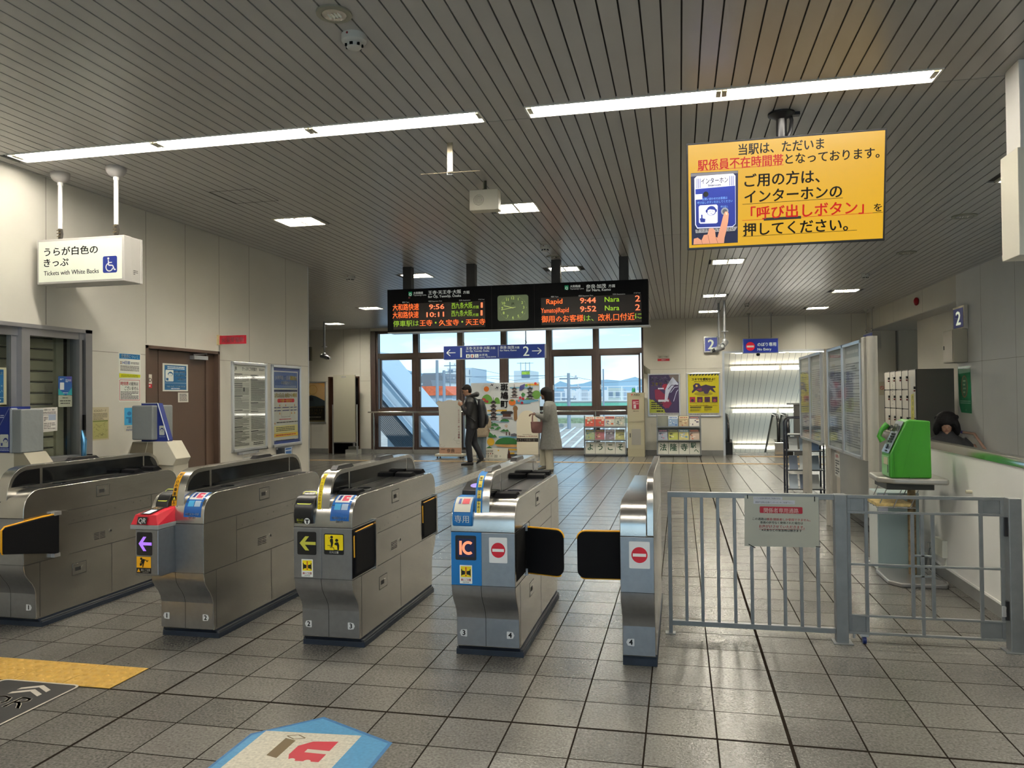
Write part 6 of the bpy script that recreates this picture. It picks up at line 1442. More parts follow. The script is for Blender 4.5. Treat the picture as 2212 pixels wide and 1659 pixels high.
# ================================================================ FAR WALL
def fframe(x0, x1, z0, z1, label, draw, y=FARY):
    t = thing('poster_frame', ((x0 + x1) / 2, y, (z0 + z1) / 2), label, 'poster frame')
    f = MB(); b = .03; Y0 = y - .025
    f.box(x0, Y0, z1 - b, x1, y, z1, ALU); f.box(x0, Y0, z0, x1, y, z0 + b, ALU); f.box(x0, Y0, z0, x0 + b, y, z1, ALU); f.box(x1 - b, Y0, z0, x1, y, z1, ALU); f.build('frame', t, bevel=.006)
    f = MB(); W_ = x1 - x0 - 2 * b; H_ = z1 - z0 - 2 * b; c = CV(f, (x0 + b, y - .008, z1 - b), (W_, 0, 0), (0, 0, -H_), 100, 100 * H_ / W_, lift=.001); draw(c); f.build('poster', t); return t
def p1(c):
    H = c.nv; PU = pm('35244c', .3); c.fill(PU); c.poly([(66, 0), (100, 0), (100, 26), (72, 12)], pm('6f6460', .3)); c.poly([(18, 52), (30, 48), (64, 78), (76, H - 40), (60, H - 18), (20, H - 58)], pm('7c1e3c', .3)); c.circ(55, 42, 11, pm('9c2038', .3))
    c.poly([(0, H - 64), (58, H - 12), (58, H - 8), (0, H - 8)], pm('98a030', .3)); c.circ(8, H - 62, 9, PU); c.circ(60, H - 16, 9, PU)
    c.poly([(55, 60), (60, 38), (70, 22), (80, 8), (98, 30), (98, 36), (88, 34), (76, 48), (66, 66), (60, 92), (52, 90)], pm('c4cce0', .3)); c.pline([(52, 95), (56, 50), (68, 30)], 1.6, pm('e0e4f0', .3)); c.pline([(64, 50), (76, 36), (98, 38)], 2.2, PU); c.pline([(72, 62), (86, 44), (98, 42)], 2, pm('c4cce0', .3)); c.pline([(82, 92), (92, 60), (98, 52)], 2, pm('c4cce0', .3))
    for k in range(4): c.rect(30 + k * 5, 45, 34 + k * 5, 50, pm('dfe4f0', .3))
    LT = pm('c8ccd8', .3); c.text(3, 20, 'みたみた', 17, LT, w=60, bold=.02, rot=0); c.text(46, 32, 'みた？', 15, LT, w=34, bold=.02); c.text(8, 38, 'スキマ', 15, pm('b8b020', .3), w=36, bold=.03); c.fine(6, H - 48, 46, H - 20, 4, BLK, thick=.5); c.fine(30, H - 56, 66, H - 44, 1, LT, thick=.6); c.text(24, H - 11, '電車の間', 7, BLK, w=20) if 0 else c.fine(24, H - 17, 48, H - 11, 1, BLK, thick=.7)
    c.rect(0, H - 8, 100, H, pm('a8a8a8', .3)); c.fine(4, H - 6, 96, H - 2, 1, pm('4a4a4a'))
def p2(c):
    H = c.nv; c.fill(pm('c4b808', .3)); c.rect(6, 0, 100, 5, BLK)
    for k in range(9): c.poly([(14 + k * 10, 0), (18 + k * 10, 0), (14 + k * 10, 5), (10 + k * 10, 5)], pm('c4b808', .3))
    c.text(50, 21, 'スキマを感知せよ！', 10, BLK, w=76, bold=.05, al='C'); c.fine(20, 23, 80, 27, 1, pm('4a4408'))
    PU = pm('32203c', .3); c.circ(50, 66, 30, pm('968a10', .3), 24, 7); c.poly([(18, 50), (16, 38), (24, 30), (36, 31), (42, 40), (58, 35), (74, 40), (88, 40), (90, 46), (80, 47), (90, 62), (82, 60), (72, 52), (64, 66), (54, 66), (50, 58), (36, 60), (26, 54), (14, 64), (12, 58)], PU); c.poly([(26, 52), (44, 56), (44, 46), (34, 48)], pm('6c1c34', .3)); c.circ(28, 39, 3.5, pm('c8a030', .3))
    for k in range(4): c.rect(5 + k * 24, 76, 23 + k * 24, 94, pm('9c2038' if k == 0 else '4a2038', .3)); c.circ(14 + k * 24, 88, 5, PU if k % 2 == 0 else pm('8c3040', .3), 12)
    c.fine(5, 95, 96, 98, 1, pm('4a4408')); c.text(50, 107, '中にはさまれてないか合図をしてください', 5.5, pm('8c4010'), w=90, bold=.02, al='C'); c.rect(6, 109, 42, 112, BLK); c.rect(52, 109, 78, 112, BLK); c.fine(6, 114, 42, 124, 4, pm('6a6410')); c.fine(52, 114, 76, 124, 4, pm('6a6410'))
    c.rect(0, H - 8, 100, H, pm('a8a8a8', .3)); c.fine(4, H - 6, 96, H - 2, 1, pm('4a4a4a'))
fframe(-.758, .005, .943, 1.985, 'framed purple poster with white strokes on the far wall, left of the yellow one', p1)
fframe(.165, .945, .935, 1.987, 'framed yellow poster with a dark lizard-like creature on the far wall', p2)
def p3(c):
    H = c.nv; c.fill(pm('c89858', .3)); c.poly([(0, 0), (60, 0), (100, 20), (100, 80), (0, 60)], pm('b89868', .3)); c.circ(42, 30, 22, pm('a88440', .3)); c.circ(42, 30, 19, pm('b89860', .3)); c.rect(0, 88, 100, H - 6, pm('14120e', .3)); c.poly([(10, 88), (14, 62), (34, 54), (58, 60), (100, 80), (100, 100), (60, 104), (16, 104)], pm('2c3438', .3)); c.poly([(18, 66), (30, 62), (44, 66), (44, 80), (18, 80)], pm('1a1c20', .3)); c.circ(18, 76, 4, pm('b0a070', .3))
    c.text(60, H - 62, 'LIMITED EXPRESS', 9, pm('8c7a50'), w=70, al='C'); c.text(55, H - 46, '23.10.13', 14, pm('6f6038'), w=64, al='C'); c.text(55, H - 32, 'DEBUT', 14, pm('6f6038'), w=60, al='C'); c.fine(20, H - 24, 80, H - 18, 1, pm('a8a090')); c.rect(0, H - 6, 100, H, pm('5c5030'))
fframe(-9.93, -9.265, .81, 1.912, 'framed orange and black train poster on the far wall left of the dark recess', p3)
m = MB(); c = CV(m, (-.519, FARY - .002, 2.443), (.286, 0, 0), (0, 0, -.152), 286, 152, lift=.001); c.fill(pm('b8b6a8', .4)); c.text(143, 66, '監視カメラ作動中', 36, BLK, w=230, bold=.02, al='C'); c.rect(0, 96, 286, 152, pm('b01828')); c.fine(90, 110, 200, 138, 1, WHITE); tag(m.build('wall_sign'), 'small white and red camera sign above the purple poster', 'sign')
m = MB(); m.box(-9.70, FARY - .08, 2.48, -9.66, FARY, 2.85, pm('6a685c')); m.box(-9.9, FARY - .08, 2.48, -9.70, FARY - .002, 2.85, pm('54565a')); tag(m.build('wall_box'), 'narrow grey box on the cream far wall just past the left wall corner', 'wall box')
m = MB(); m.box(-.858, FARY - .20, 1.88, -.85, FARY - .002, 2.20, pm('8f8d80')); m.prism([(-.86, 2.2), (-.70, 2.08), (-.70, 1.94), (-.86, 2.0)], 'y', FARY - .01, FARY - .002, pm('8a8878')); tag(m.build('shelf_bracket'), 'small grey bracket on the wall right of the big window', 'bracket')
# board leaning in the recess
t = thing('folding_board', (-8.62, 18.6, 0), 'tall blank cream board on a metal stand in front of the dark recess', 'board')
k_ = 18.6 / 19.05
m = MB(); m.box(-9.057 * k_, 18.6, .325, -8.433 * k_, 18.64, 2.07, pm('a6a392', .5)); c = CV(m, (-8.62, 18.598, 2.04), (.14, 0, 0), (0, 0, -.04), 70, 20); c.text(35, 17, 'JR西日本', 18, pm('2a4a8c'), w=62, al='C'); m.build('board', t, bevel=.003)
m = MB(); 
for xx in (-9.09, -8.40): m.box(xx * k_ - .012, 18.62, 0, xx * k_ + .012, 18.66, 1.30, pm('8f9090', .4))
m.box(-8.86, 18.61, .30, -8.2, 18.65, .33, pm('8f9090', .4)); m.build('stand', t)
m = MB(); m.box(-8.56, 18.70, 0, -8.22, 18.95, .12, pm('b8b8b0', .5)); m.box(-8.50, 18.75, .12, -8.28, 18.92, .20, pm('7c7c74', .5)); m.cyl((-8.37, 18.82, .2), (-8.37, 18.82, .30), .03, pm('8f9090')); tag(m.build('parasol_base'), 'white weighted base with a short tube on the floor under the cream board', 'base')

# AED cabinet
t = thing('aed_cabinet', (-1.03, 18.75, 0), 'cream AED cabinet with a green lamp on top, right end of the big window', 'cabinet')
m = MB(); m.box(-1.235, 18.55, 0, -.835, 18.95, 1.525, pm('a39d84', .45)); m.build('body', t, bevel=.004)
m = MB(); m.box(-1.205, 18.544, .83, -.865, 18.55, 1.42, pm('a8a28a', .45)); c = CV(m, (-1.205, 18.543, 1.42), (.34, 0, 0), (0, 0, -.59), 340, 590, lift=.001); c.rect(86, 60, 250, 290, pm('8c1430', .3)); c.rect(120, 180, 180, 270, pm('c8b8bc', .3)); c.fine(110, 100, 240, 170, 3, pm('c8b8bc'), thick=.7); c.fine(110, 320, 240, 345, 1, BLK); c.rect(20, 180, 50, 250, pm('9aa0b0')); m.build('upper_door', t)
m = MB(); m.box(-1.205, 18.544, .19, -.865, 18.55, .75, pm('a8a28a', .45)); m.box(-1.14, 18.54, .28, -.92, 18.545, .66, pm('8f8e88', .5)); m.box(-1.185, 18.53, .46, -1.16, 18.545, .56, BLACKP); m.build('lower_door', t)
m = MB(); c = CV(m, (-1.16, 18.549, 1.515), (.25, 0, 0), (0, 0, -.09), 250, 90, lift=.001); c.poly([(20, 30), (40, 14), (60, 30), (40, 62)], pm('c02840')); c.text(78, 58, 'AED', 62, pm('4a4640'), w=150, bold=.02); m.build('lettering', t)
m = MB(); m.cyl((-1.09, 18.72, 1.525), (-1.09, 18.72, 1.545), .05, pm('8f8d80'), 16); m.tube([(-1.09, 18.72, 1.545), (-1.09, 18.72, 1.62), (-1.09, 18.72, 1.645)], [.042, .042, .02], mat('green_lens', (.01, .30, .16), .15), 16); m.build('green_lamp', t)

# brochure racks with brochures
def bro(p_, x, z0, w, h, cols, nm, label, grp, kind, txt=None):
    m = MB(); y0 = 18.60; y1 = 18.66; O = (x, y1, z0 + h); th = .012
    P = [(x, y0, z0), (x + w, y0, z0), (x + w, y1, z0 + h), (x, y1, z0 + h)]
    m.add(P + [(a, b + th, c_) for a, b, c_ in P], [(0, 1, 2, 3), (7, 6, 5, 4), (0, 4, 5, 1), (1, 5, 6, 2), (2, 6, 7, 3), (3, 7, 4, 0)], pm(cols[0], .35))
    c = CV(m, (x, y1 - .001, z0 + h), (w, 0, 0), (0, y0 - y1, -h), 100, 118, lift=.001); R = random.Random(hash(kind) % 1000 if isinstance(kind, str) else kind)
    if txt:
        big = 92 if len(txt) == 1 else 60
        if len(txt) == 1: c.text(50, 78, txt, 74, pm('2c5540'), bold=.03, al='C')
        else: c.text(36, 52, txt[0], 56, pm('2c5540'), bold=.03, al='C'); c.text(66, 100, txt[1], 50, pm('2c5540'), bold=.03, al='C')
    else:
        c.rect(0, 0, 100, 30, pm(cols[1], .35)); c.fine(10, 8, 90, 24, 1, pm(cols[2]), thick=.6)
        for k in range(7): a, b_ = R.uniform(4, 70), R.uniform(32, 95); c.rect(a, b_, a + R.uniform(10, 28), b_ + R.uniform(6, 20), pm(cols[1 + k % (len(cols) - 1)], .35))
    tag(m.build(nm), label, 'brochure', grp)
PALS = dict(red=['a83a28', 'd8d0c0', 'b8503c', '6a8060'], orange=['b0b0a8', 'b05028', '4a5070', 'd0c8b8'], grey=['a0a498', '6a6c68', 'c8b8a8', '4c5c60'], teal=['8c9c7c', '3c6470', 'a89c50', 'c8c8b0'], pink=['905058', '4a2c24', 'a08050', 'c8a0a0'], mauve=['6c6470', '8c8498', 'c8c8c8', '4a4650'], olive=['98985c', '40402c', '6a7048', 'b8b888'],
            blue=['7c94b4', 'c8d0d4', '3c64a0', '4c7cb4'], tan=['a89474', 'c8b890', '8c4c38', '6c5840'], white=['c4c0b8', '4a4058', '9c6450', 'c8c4bc'], navy=['8c94a4', '34405c', 'a06070', 'b8bcc4'], lime=['a8ac4c', '282c24', '788040', 'c8c8a8'], sky=['b8b070', '5c84a0', 'c8c8b4', '8c9cb0'], rust=['b09c8c', '5c3c34', 'b05c38', 'c8b8b0'])
def rack(x0, x1, y, label, backed, rows, sgn, grp):
    t = thing('brochure_rack', ((x0 + x1) / 2, y, 0), label, 'rack', 'brochure racks by the far wall')
    RG = pm('8f9292', .35, metal=.6)
    for xx in (x0, x1 - .022):
        m = MB(); m.box(xx, y - .02, 0, xx + .022, y + .16, .05, BLACKP); m.box(xx, y + .06, .03, xx + .022, y + .085, .985, RG); m.box(xx, y - .015, .03, xx + .022, y + .01, .75, RG); m.build('side_post', t, bevel=.002)
    for zz in (.705, .385, .045):
        m = MB(); m.box(x0 + .02, y - .02, zz - .018, x1 - .02, y + .12, zz, pm('5f6264', .4)); m.box(x0 + .02, y - .022, zz, x1 - .02, y - .018, zz + .018, RG); m.build('shelf', t)
    if backed:
        m = MB(); m.box(x0 + .02, y + .125, .05, x1 - .02, y + .13, .97, pm('8f9288', .5)); m.build('back_panel', t)
    cw = (x1 - x0 - .06) / 4
    for i in range(5):
        m = MB(); xx = x0 + .03 + cw * i
        for zz in (.71, .39, .05): m.tube([(xx, y - .02, zz), (xx, y + .02, zz + .26)], .0035, RG, 6)
        m.build('wire_divider', t)
    names = ['leftmost', 'second', 'third', 'rightmost']
    for r, (z0, row) in enumerate(zip((.715, .40, .058), rows)):
        for i, it in enumerate(row):
            if it is None:
                m = MB(); xx = x0 + .03 + cw * i; m.tube([(xx + .03, y, z0 + .1), (xx + .03, y, z0), (xx + .09, y, z0), (xx + .09, y, z0 + .1), (xx + .09, y, z0), (xx + .15, y, z0), (xx + .15, y, z0 + .10), (xx + .20, y, z0 + .10), (xx + .20, y, z0)], .003, RG, 6); m.build('empty_wire_pocket', t); continue
            xx = x0 + .035 + cw * i
            if r < 2: bro(None, xx, z0, cw - .02, .245, PALS[it], 'brochure', '%s cover brochure, %s in the %s row of the %s' % (it, names[i], ('top', 'middle')[r], sgn), grp, i * 7 + r * 3 + len(it))
            else: bro(None, xx, z0, cw - .012, .285, ['bfc0b4', 'bfc0b4'], 'letter_card', 'pale card lettered %s, %s in the bottom row of the %s' % (it, names[i], sgn), 'letter cards in the racks', 1, it)
rack(-2.29, -1.265, 18.60, 'open brochure rack before the window with four green letter cards reading yokoso', False, [('red', 'red', 'orange', 'grey'), ('teal', 'pink', 'mauve', 'olive'), 'ようこそ'], 'rack by the window', 'brochures in the racks')
rack(-.555, .480, 18.60, 'backed brochure rack below the purple and yellow posters', True, [(None, 'blue', 'tan', 'white'), ('navy', 'lime', 'sky', 'rust'), ('法', '隆', '寺', '駅へ')], 'rack under the posters', 'brochures in the racks')

# town backdrop
t = thing('backdrop_board', (-4.25, 18.68, 0), 'large white illustrated town backdrop with pagodas and black vertical lettering', 'display board')
m = MB(); bx = (-5.13, -3.385); m.box(bx[0], 18.66, .035, bx[1], 18.70, 1.81, pm('b4b6ae', .5))
c = QV(m, (bx[0], 18.659, 1.81), (bx[1] - bx[0], 0, 0), (0, 0, -1.775), 1362, 1405, lift=.0012).setq([(-122, 78), (1240, 65), (1240, 1480), (-122, 1480)])
o = -122; GA = pm('5c8c3c'); GB = pm('2c6a34'); OR = pm('c0641c'); BKR = pm('232026'); SKY = pm('5c94b4'); YL = pm('c49c2c'); BRN = pm('4a2c24')
def U(x, y): return c.q(x, y)
def pol(pts, mm): c.qp(pts, mm)
def disc(x, y, r, mm, ry=None): u, v = U(x, y); c.circ(u, v, r, mm, 22, ry)
def hill(x0, x1, yb, h, mm): pol([(x0, yb)] + [((x0 + x1) / 2 - (x1 - x0) / 2 * math.cos(a), yb - h * math.sin(a)) for a in [PI * k / 10 for k in range(1, 10)]] + [(x1, yb)], mm)
c.fill(pm('c4c9cc', .45))
for k in range(24):
    a = 2 * PI * k / 24; u, v = U(187, 195); c.line(u + 68 * math.cos(a), v + 68 * math.sin(a), u + 108 * math.cos(a), v + 108 * math.sin(a), 2.5, pm('6c7478'))
disc(187, 195, 54, OR)
hill(70, 320, 490, 190, GA); hill(330, 460, 490, 130, GA); disc(130, 420, 46, pm('a02038')); disc(200, 445, 28, pm('a02038')); disc(132, 418, 16, YL)
def pagoda(cx, yt, w, n, st, body, ra):
    pol([(cx - 3, yt - 70), (cx + 3, yt - 70), (cx + 6, yt), (cx - 6, yt)], BKR); y = yt; ww = w
    for k in range(n):
        pol([(cx - 10 - k * 2, y), (cx + 10 + k * 2, y), (cx + ww * .42, y + st * .42), (cx + ww * .56, y + st * .40), (cx + ww * .42, y + st * .58), (cx - ww * .42, y + st * .58), (cx - ww * .56, y + st * .40), (cx - ww * .42, y + st * .42)], BKR)
        pol([(cx - ww * .30, y + st * .58), (cx + ww * .30, y + st * .58), (cx + ww * .30, y + st), (cx - ww * .30, y + st)], body); pol([(cx - ww * .2, y + st * .66), (cx + ww * .2, y + st * .66), (cx + ww * .2, y + st * .8), (cx - ww * .2, y + st * .8)], pm('a9aeb0', .45)); y += st; ww *= 1.08
    pol([(cx - ww * .5, y), (cx + ww * .5, y), (cx + ww * .55, y + 14), (cx - ww * .55, y + 14)], pm('6c6468'))
pol([(200, 610), (590, 605), (590, 635), (200, 640)], YL); pol([(180, 690), (420, 680), (500, 690), (500, 715), (200, 715)], SKY)
pagoda(325, 425, 130, 5, 76, BRN, 1); pol([(655, 158), (1115, 158), (1115, 185), (655, 185)], SKY); pol([(770, 415), (1220, 408), (1220, 432), (1060, 460), (1060, 485), (770, 485)], SKY); pol([(1000, 95), (1225, 95), (1225, 128), (1000, 128)], YL)
disc(1180, 310, 85, GA); pagoda(745, 165, 120, 3, 64, BRN, 1); pagoda(1055, 160, 130, 3, 76, BKR, 1); pol([(950, 405), (1000, 360), (1050, 405)], GA)
for k in range(20): disc(870 + (k % 5) * 20 - (k // 5) * 6, 140 + (k // 5) * 26 + (k % 5) * -8, 12, pm('3a3a78'))
disc(985, 125, 26, pm('6c9c3c')); disc(1165, 90, 26, pm('b02c20')); disc(700, 460, 70, OR, 60); pol([(660, 415), (740, 412), (720, 440), (680, 440)], GB)
for x, y in ((860, 370), (915, 390), (895, 468)): disc(x, y, 26, pm('a01c30'))
disc(833, 430, 24, pm('c07070')); pol([(880, 300), (915, 262), (965, 300), (940, 345), (895, 345)], GB)
# temple hall and statue silhouette
pol([(460, 670), (500, 632), (690, 632), (725, 670), (680, 690), (500, 690)], BKR); pol([(510, 690), (672, 690), (672, 755), (510, 755)], BRN); pol([(480, 745), (705, 745), (705, 778), (480, 778)], pm('8c8c94')); disc(762, 580, 48, pm('7a5a38'), 56); pol([(730, 610), (795, 610), (800, 780), (780, 820), (745, 820), (728, 780)], pm('7a5a38'))
hill(460, 640, 838, 50, GB); pol([(200, 838), (640, 838), (640, 850), (200, 850)], SKY)
for x, y in ((265, 860), (340, 890), (290, 915), (390, 910), (300, 970), (390, 990), (430, 960)): hill(x - 42, x + 42, y + 12, 34, GB)
for k in range(8):
    a = k * PI / 4; u, v = U(575, 920); c.poly([(u + 40 * math.cos(a), v + 40 * math.sin(a)), (u + 14 * math.cos(a + .4), v + 14 * math.sin(a + .4)), (u + 14 * math.cos(a - .4), v + 14 * math.sin(a - .4))], pm('c0781c'))
pol([(445, 1035), (530, 985), (560, 1010), (600, 990), (640, 1035)], GB); pol([(215, 1150), (240, 1040), (320, 1110), (350, 1095), (395, 1150)], GB); pol([(425, 1130), (790, 1130), (790, 1160), (425, 1160)], SKY); pol([(670, 1085), (740, 1068), (790, 1085), (790, 1135), (670, 1135)], pm('5c5c64'))
for x in (580, 640): pol([(x - 8, 1040), (x + 8, 1040), (x + 12, 1110), (x - 12, 1110)], BRN)
pol([(330, 1290), (795, 1290), (795, 1340), (560, 1345), (400, 1330)], pm('c0945c')); disc(265, 1240, 76, YL); hill(350, 830, 1285, 135, GB); pol([(160, 1370), (235, 1325), (310, 1370)], GB); pol([(600, 1375), (800, 1375), (800, 1408), (620, 1408)], YL); pol([(615, 1448), (740, 1448), (735, 1482), (620, 1482)], YL)
for (x, y) in ((300, 105), (400, 160)): pol([(x - 45, y + 30), (x - 10, y + 4), (x - 20, y - 20), (x + 12, y + 2), (x + 35, y - 15), (x + 20, y + 22), (x + 30, y + 40), (x, y + 18)], pm('2c2c38'))
for k, ch in enumerate('斑鳩町'):
    u, v = U(548, 215 + k * 168); c.text(u, v, ch, 158, BKR, bold=.04, al='C')
m.build('printed_board', t); m = MB(); m.box(-5.0, 18.66, 0, -4.9, 18.9, .035, pm('8f9090')); m.box(-3.7, 18.66, 0, -3.6, 18.9, .035, pm('8f9090')); m.build('foot', t)
# welcome board in front of it (its character left out)
t = thing('welcome_board', (-3.66, 18.5, 0), 'cream welcome board with a black lettered band at the right of the backdrop', 'display board')
m = MB(); m.prism([(-3.935, .04), (-3.40, .04), (-3.40, .80)] + [(-3.667 + .267 * math.cos(a), .80 + .32 * math.sin(a)) for a in [PI * k / 14 for k in range(1, 14)]] + [(-3.935, .80)], 'y', 18.50, 18.52, pm('d4ccb8', .5))
c = CV(m, (-3.935, 18.499, .62), (.535, 0, 0), (0, 0, -.4), 535, 400, lift=.001); c.text(14, 150, 'Welcome to IKARUGA', 50, pm('8c3028'), w=500, bold=.02); c.rect(0, 180, 535, 268, pm('1c1616')); c.text(14, 248, 'ようこそ斑鳩の里へ', 62, pm('c8c0b0'), w=500, bold=.02); c.fine(150, 80, 380, 100, 1, pm('7a7468')); m.build('printed_board', t)
m = MB(); m.box(-3.93, 18.5, 0, -3.40, 18.6, .04, pm('9a9488')); m.build('foot', t)
# narrow cut-out board (character left out)
t = thing('cutout_board', (-5.43, 17.8, 0), 'narrow pale board with red vertical lettering on castors, left of the man', 'display board')
m = MB(); pts = [(-5.706, .10), (-5.149, .10), (-5.149, 1.20), (-5.13, 1.36), (-5.20, 1.405), (-5.30, 1.38), (-5.45, 1.405), (-5.60, 1.36), (-5.72, 1.385), (-5.78, 1.33), (-5.72, 1.26), (-5.706, 1.10)]
m.prism(pts, 'y', 17.80, 17.82, pm('d0cfc8', .5)); c = CV(m, (-5.706, 17.799, 1.30), (.557, 0, 0), (0, 0, -1.20), 557, 1200, lift=.001); c.rect(0, 1055, 557, 1200, pm('b08a74', .5)); c.text(290, 1165, '奈良', 100, BKR, w=200, bold=.02, al='C'); c.fine(50, 1080, 150, 1110, 2, BKR); c.fine(420, 1175, 520, 1190, 1, BKR)
c.vtext(500, 130, 'はじまりの奈良、', 44, pm('8c3848'), step=1.1); c.vtext(500, 520, 'めぐる感動。', 58, pm('8c3848'), bold=.02, step=1.12)
for x, y, r in ((430, 850, 60), (480, 930, 45), (80, 1000, 60)): c.pline([(x + r * math.cos(a), y + r * .6 * math.sin(a)) for a in [PI * k / 8 for k in range(12)]], 4, pm('7c7a74'))
m.build('printed_board', t); m = MB(); m.box(-5.775, 17.66, .045, -5.08, 17.96, .10, pm('b8b4a4', .5)); m.build('trolley', t, bevel=.004)
for xx in (-5.72, -5.14):
    for yy in (17.70, 17.92): m = MB(); m.cyl((xx - .012, yy, .024), (xx + .012, yy, .024), .024, BLACKP, 12); m.box(xx - .005, yy - .01, .024, xx + .005, yy + .01, .05, ALU); m.build('castor', t)
t = thing('date_board', (-4.44, 17.78, 0), 'low white tent board showing a calendar date, on the floor behind the man', 'date board')
m = MB(); m.add([(-4.885, 17.74, 0), (-4.02, 17.74, 0), (-4.0, 17.82, .235), (-4.885, 17.82, .235), (-4.885, 17.755, 0), (-4.02, 17.755, 0), (-4.0, 17.835, .235), (-4.885, 17.835, .235)], [(0, 1, 2, 3), (7, 6, 5, 4), (0, 4, 5, 1), (1, 5, 6, 2), (2, 6, 7, 3), (3, 7, 4, 0)], pm('b5b3a6', .5)); m.prism([(-4.02, 0), (-3.93, 0), (-4.0, .235)], 'y', 17.84, 17.85, pm('4a1c1c'))
c = CV(m, (-4.885, 17.818, .235), (.875, 0, 0), (0, -.08, -.235), 875, 248, lift=.0015); c.k = 1; c.text(330, 92, '法隆寺駅', 62, pm('5c5a54'), w=190); c.text(30, 218, '2025', 78, BKR, w=180, bold=.02); c.text(240, 210, '年', 46, pm('5c5a54')); c.text(392, 218, '2', 80, BKR, bold=.02); c.text(470, 210, '月', 46, pm('5c5a54')); c.text(560, 218, '22', 80, BKR, bold=.02); c.text(690, 210, '日', 46, pm('5c5a54'))
for k in range(8): c.circ(130 + k * 55, 130, 15, pm('3a2c30' if k % 3 else '8c2c30'), 12)
c.circ(650, 50, 20, YL); m.build('tent_card', t)

# ================================================================ PEOPLE
SKIN = mat('skin', (.36, .20, .13), .5); HAIRM = mat('black_hair', (.006, .005, .0055), .6, spec=.2, bump=.5, bscale=60); EYEW = pm('c8c4bc', .3)
class Fig:
    def __init__(s, base, fwd):
        s.b = Vector(base); s.f = Vector((fwd[0], fwd[1], 0)).normalized(); s.s = Vector((-s.f.y, s.f.x, 0))   # s.s: the figure's left
    def P(s, f, l, z): return s.b + s.f * f + s.s * l + Vector((0, 0, z))
    def tube(s, mb, pts, r, m, n=14): mb.tube([s.P(*p) for p in pts], r, m, n); return mb
    def loft(s, mb, rings, m, n=22, caps=True):     # (f, l, z, half depth, half width[, tilt f per..])
        mb.loft([(s.P(f, l, z), s.f * a, s.s * b) for f, l, z, a, b in rings], m, n, caps); return mb
    def ell(s, mb, c, r, m, pitch=0.0, n=18, k=12):
        up = (Vector((0, 0, 1)) * math.cos(pitch) + s.f * math.sin(pitch)); fw = (s.f * math.cos(pitch) - Vector((0, 0, 1)) * math.sin(pitch))
        M_ = Matrix((fw, s.s, up)).transposed(); mb.ell(s.P(*c), r, m, n, k, M_); return mb
    def head(s, mb, c, m, pitch=0.0, sc=1.0):
        f, l, z = c
        def off(a, b, d): return (f + a * math.cos(pitch) * sc + d * math.sin(pitch) * sc, l + b * sc, z + d * math.cos(pitch) * sc - a * math.sin(pitch) * sc)
        s.ell(mb, off(0, 0, .02), (.098 * sc, .078 * sc, .105 * sc), m, pitch); s.ell(mb, off(.022, 0, -.05), (.068 * sc, .058 * sc, .075 * sc), m, pitch)
        s.ell(mb, off(.094, 0, -.022), (.018 * sc, .012 * sc, .022 * sc), m, pitch, 10, 8); s.ell(mb, off(.078, 0, -.058), (.014 * sc, .024 * sc, .010 * sc), m, pitch, 10, 8); s.ell(mb, off(.070, 0, -.100), (.018 * sc, .02 * sc, .016 * sc), m, pitch, 10, 8)
        for q in (-1, 1): s.ell(mb, off(-.012, q * .080, -.012), (.018 * sc, .008 * sc, .028 * sc), m, pitch, 10, 8)
        return off
    def face(s, off, p, sc=1.0, mouth='8c4a40', brow=True):
        for q in (-1, 1):
            m = MB(); m.ell(s.P(*off(.086, q * .030, .004)), (.008 * sc, .008 * sc, .005 * sc), EYEW, 10, 6); m.ell(s.P(*off(.092, q * .030, .003)), (.005 * sc, .005 * sc, .005 * sc), BLACKP, 8, 6); m.build('eye', p)
            if brow: m = MB(); m.tube([s.P(*off(.092, q * .014, .026)), s.P(*off(.090, q * .034, .030)), s.P(*off(.080, q * .048, .024))], .0035 * sc, HAIRM, 6); m.build('eyebrow', p)
        m = MB(); m.tube([s.P(*off(.086, -.020, -.060)), s.P(*off(.094, 0, -.058)), s.P(*off(.086, .020, -.060))], .0045 * sc, pm(mouth, .4), 8); m.build('mouth', p)
    def hand(s, mb, wrist, pdir, fold, m, side=1, curl=.5):
        """palm and five separate fingers; pdir = direction of the palm, fold = direction the fingers curl toward (both in f,l,z)"""
        w = Vector(wrist); d = Vector(pdir).normalized(); c = Vector(fold).normalized(); c = (c - d * c.dot(d)).normalized(); a = d.cross(c).normalized() * side
        V = lambda v: s.P(*v)
        mb.loft([(V(w), (s.f * a.x + s.s * a.y + Vector((0, 0, a.z))) * .026, (s.f * c.x + s.s * c.y + Vector((0, 0, c.z))) * .018), (V(w + d * .045), (s.f * a.x + s.s * a.y + Vector((0, 0, a.z))) * .040, (s.f * c.x + s.s * c.y + Vector((0, 0, c.z))) * .015), (V(w + d * .088), (s.f * a.x + s.s * a.y + Vector((0, 0, a.z))) * .040, (s.f * c.x + s.s * c.y + Vector((0, 0, c.z))) * .012)], m, 14)
        for k, (o_, L_) in enumerate(((-.030, .062), (-.010, .074), (.011, .070), (.031, .054))):
            p0 = w + d * .082 + a * o_; q = p0; pts = [V(p0 - d * .012)]; dd = d
            for j, fr in enumerate((.45, .32, .26)):
                ang = curl * (j + .6) * .62; dd = d * math.cos(ang) + c * math.sin(ang); q = q + dd * L_ * fr * 1.15; pts.append(V(q))
            mb.tube(pts, [.0095, .009, .0082, .0065], m, 8)
        t0 = w + d * .028 - a * .030; mb.tube([V(t0), V(t0 - a * .020 + d * .026 + c * .010), V(t0 - a * .016 + d * .056 + c * .022)], [.012, .0105, .008], m, 8)

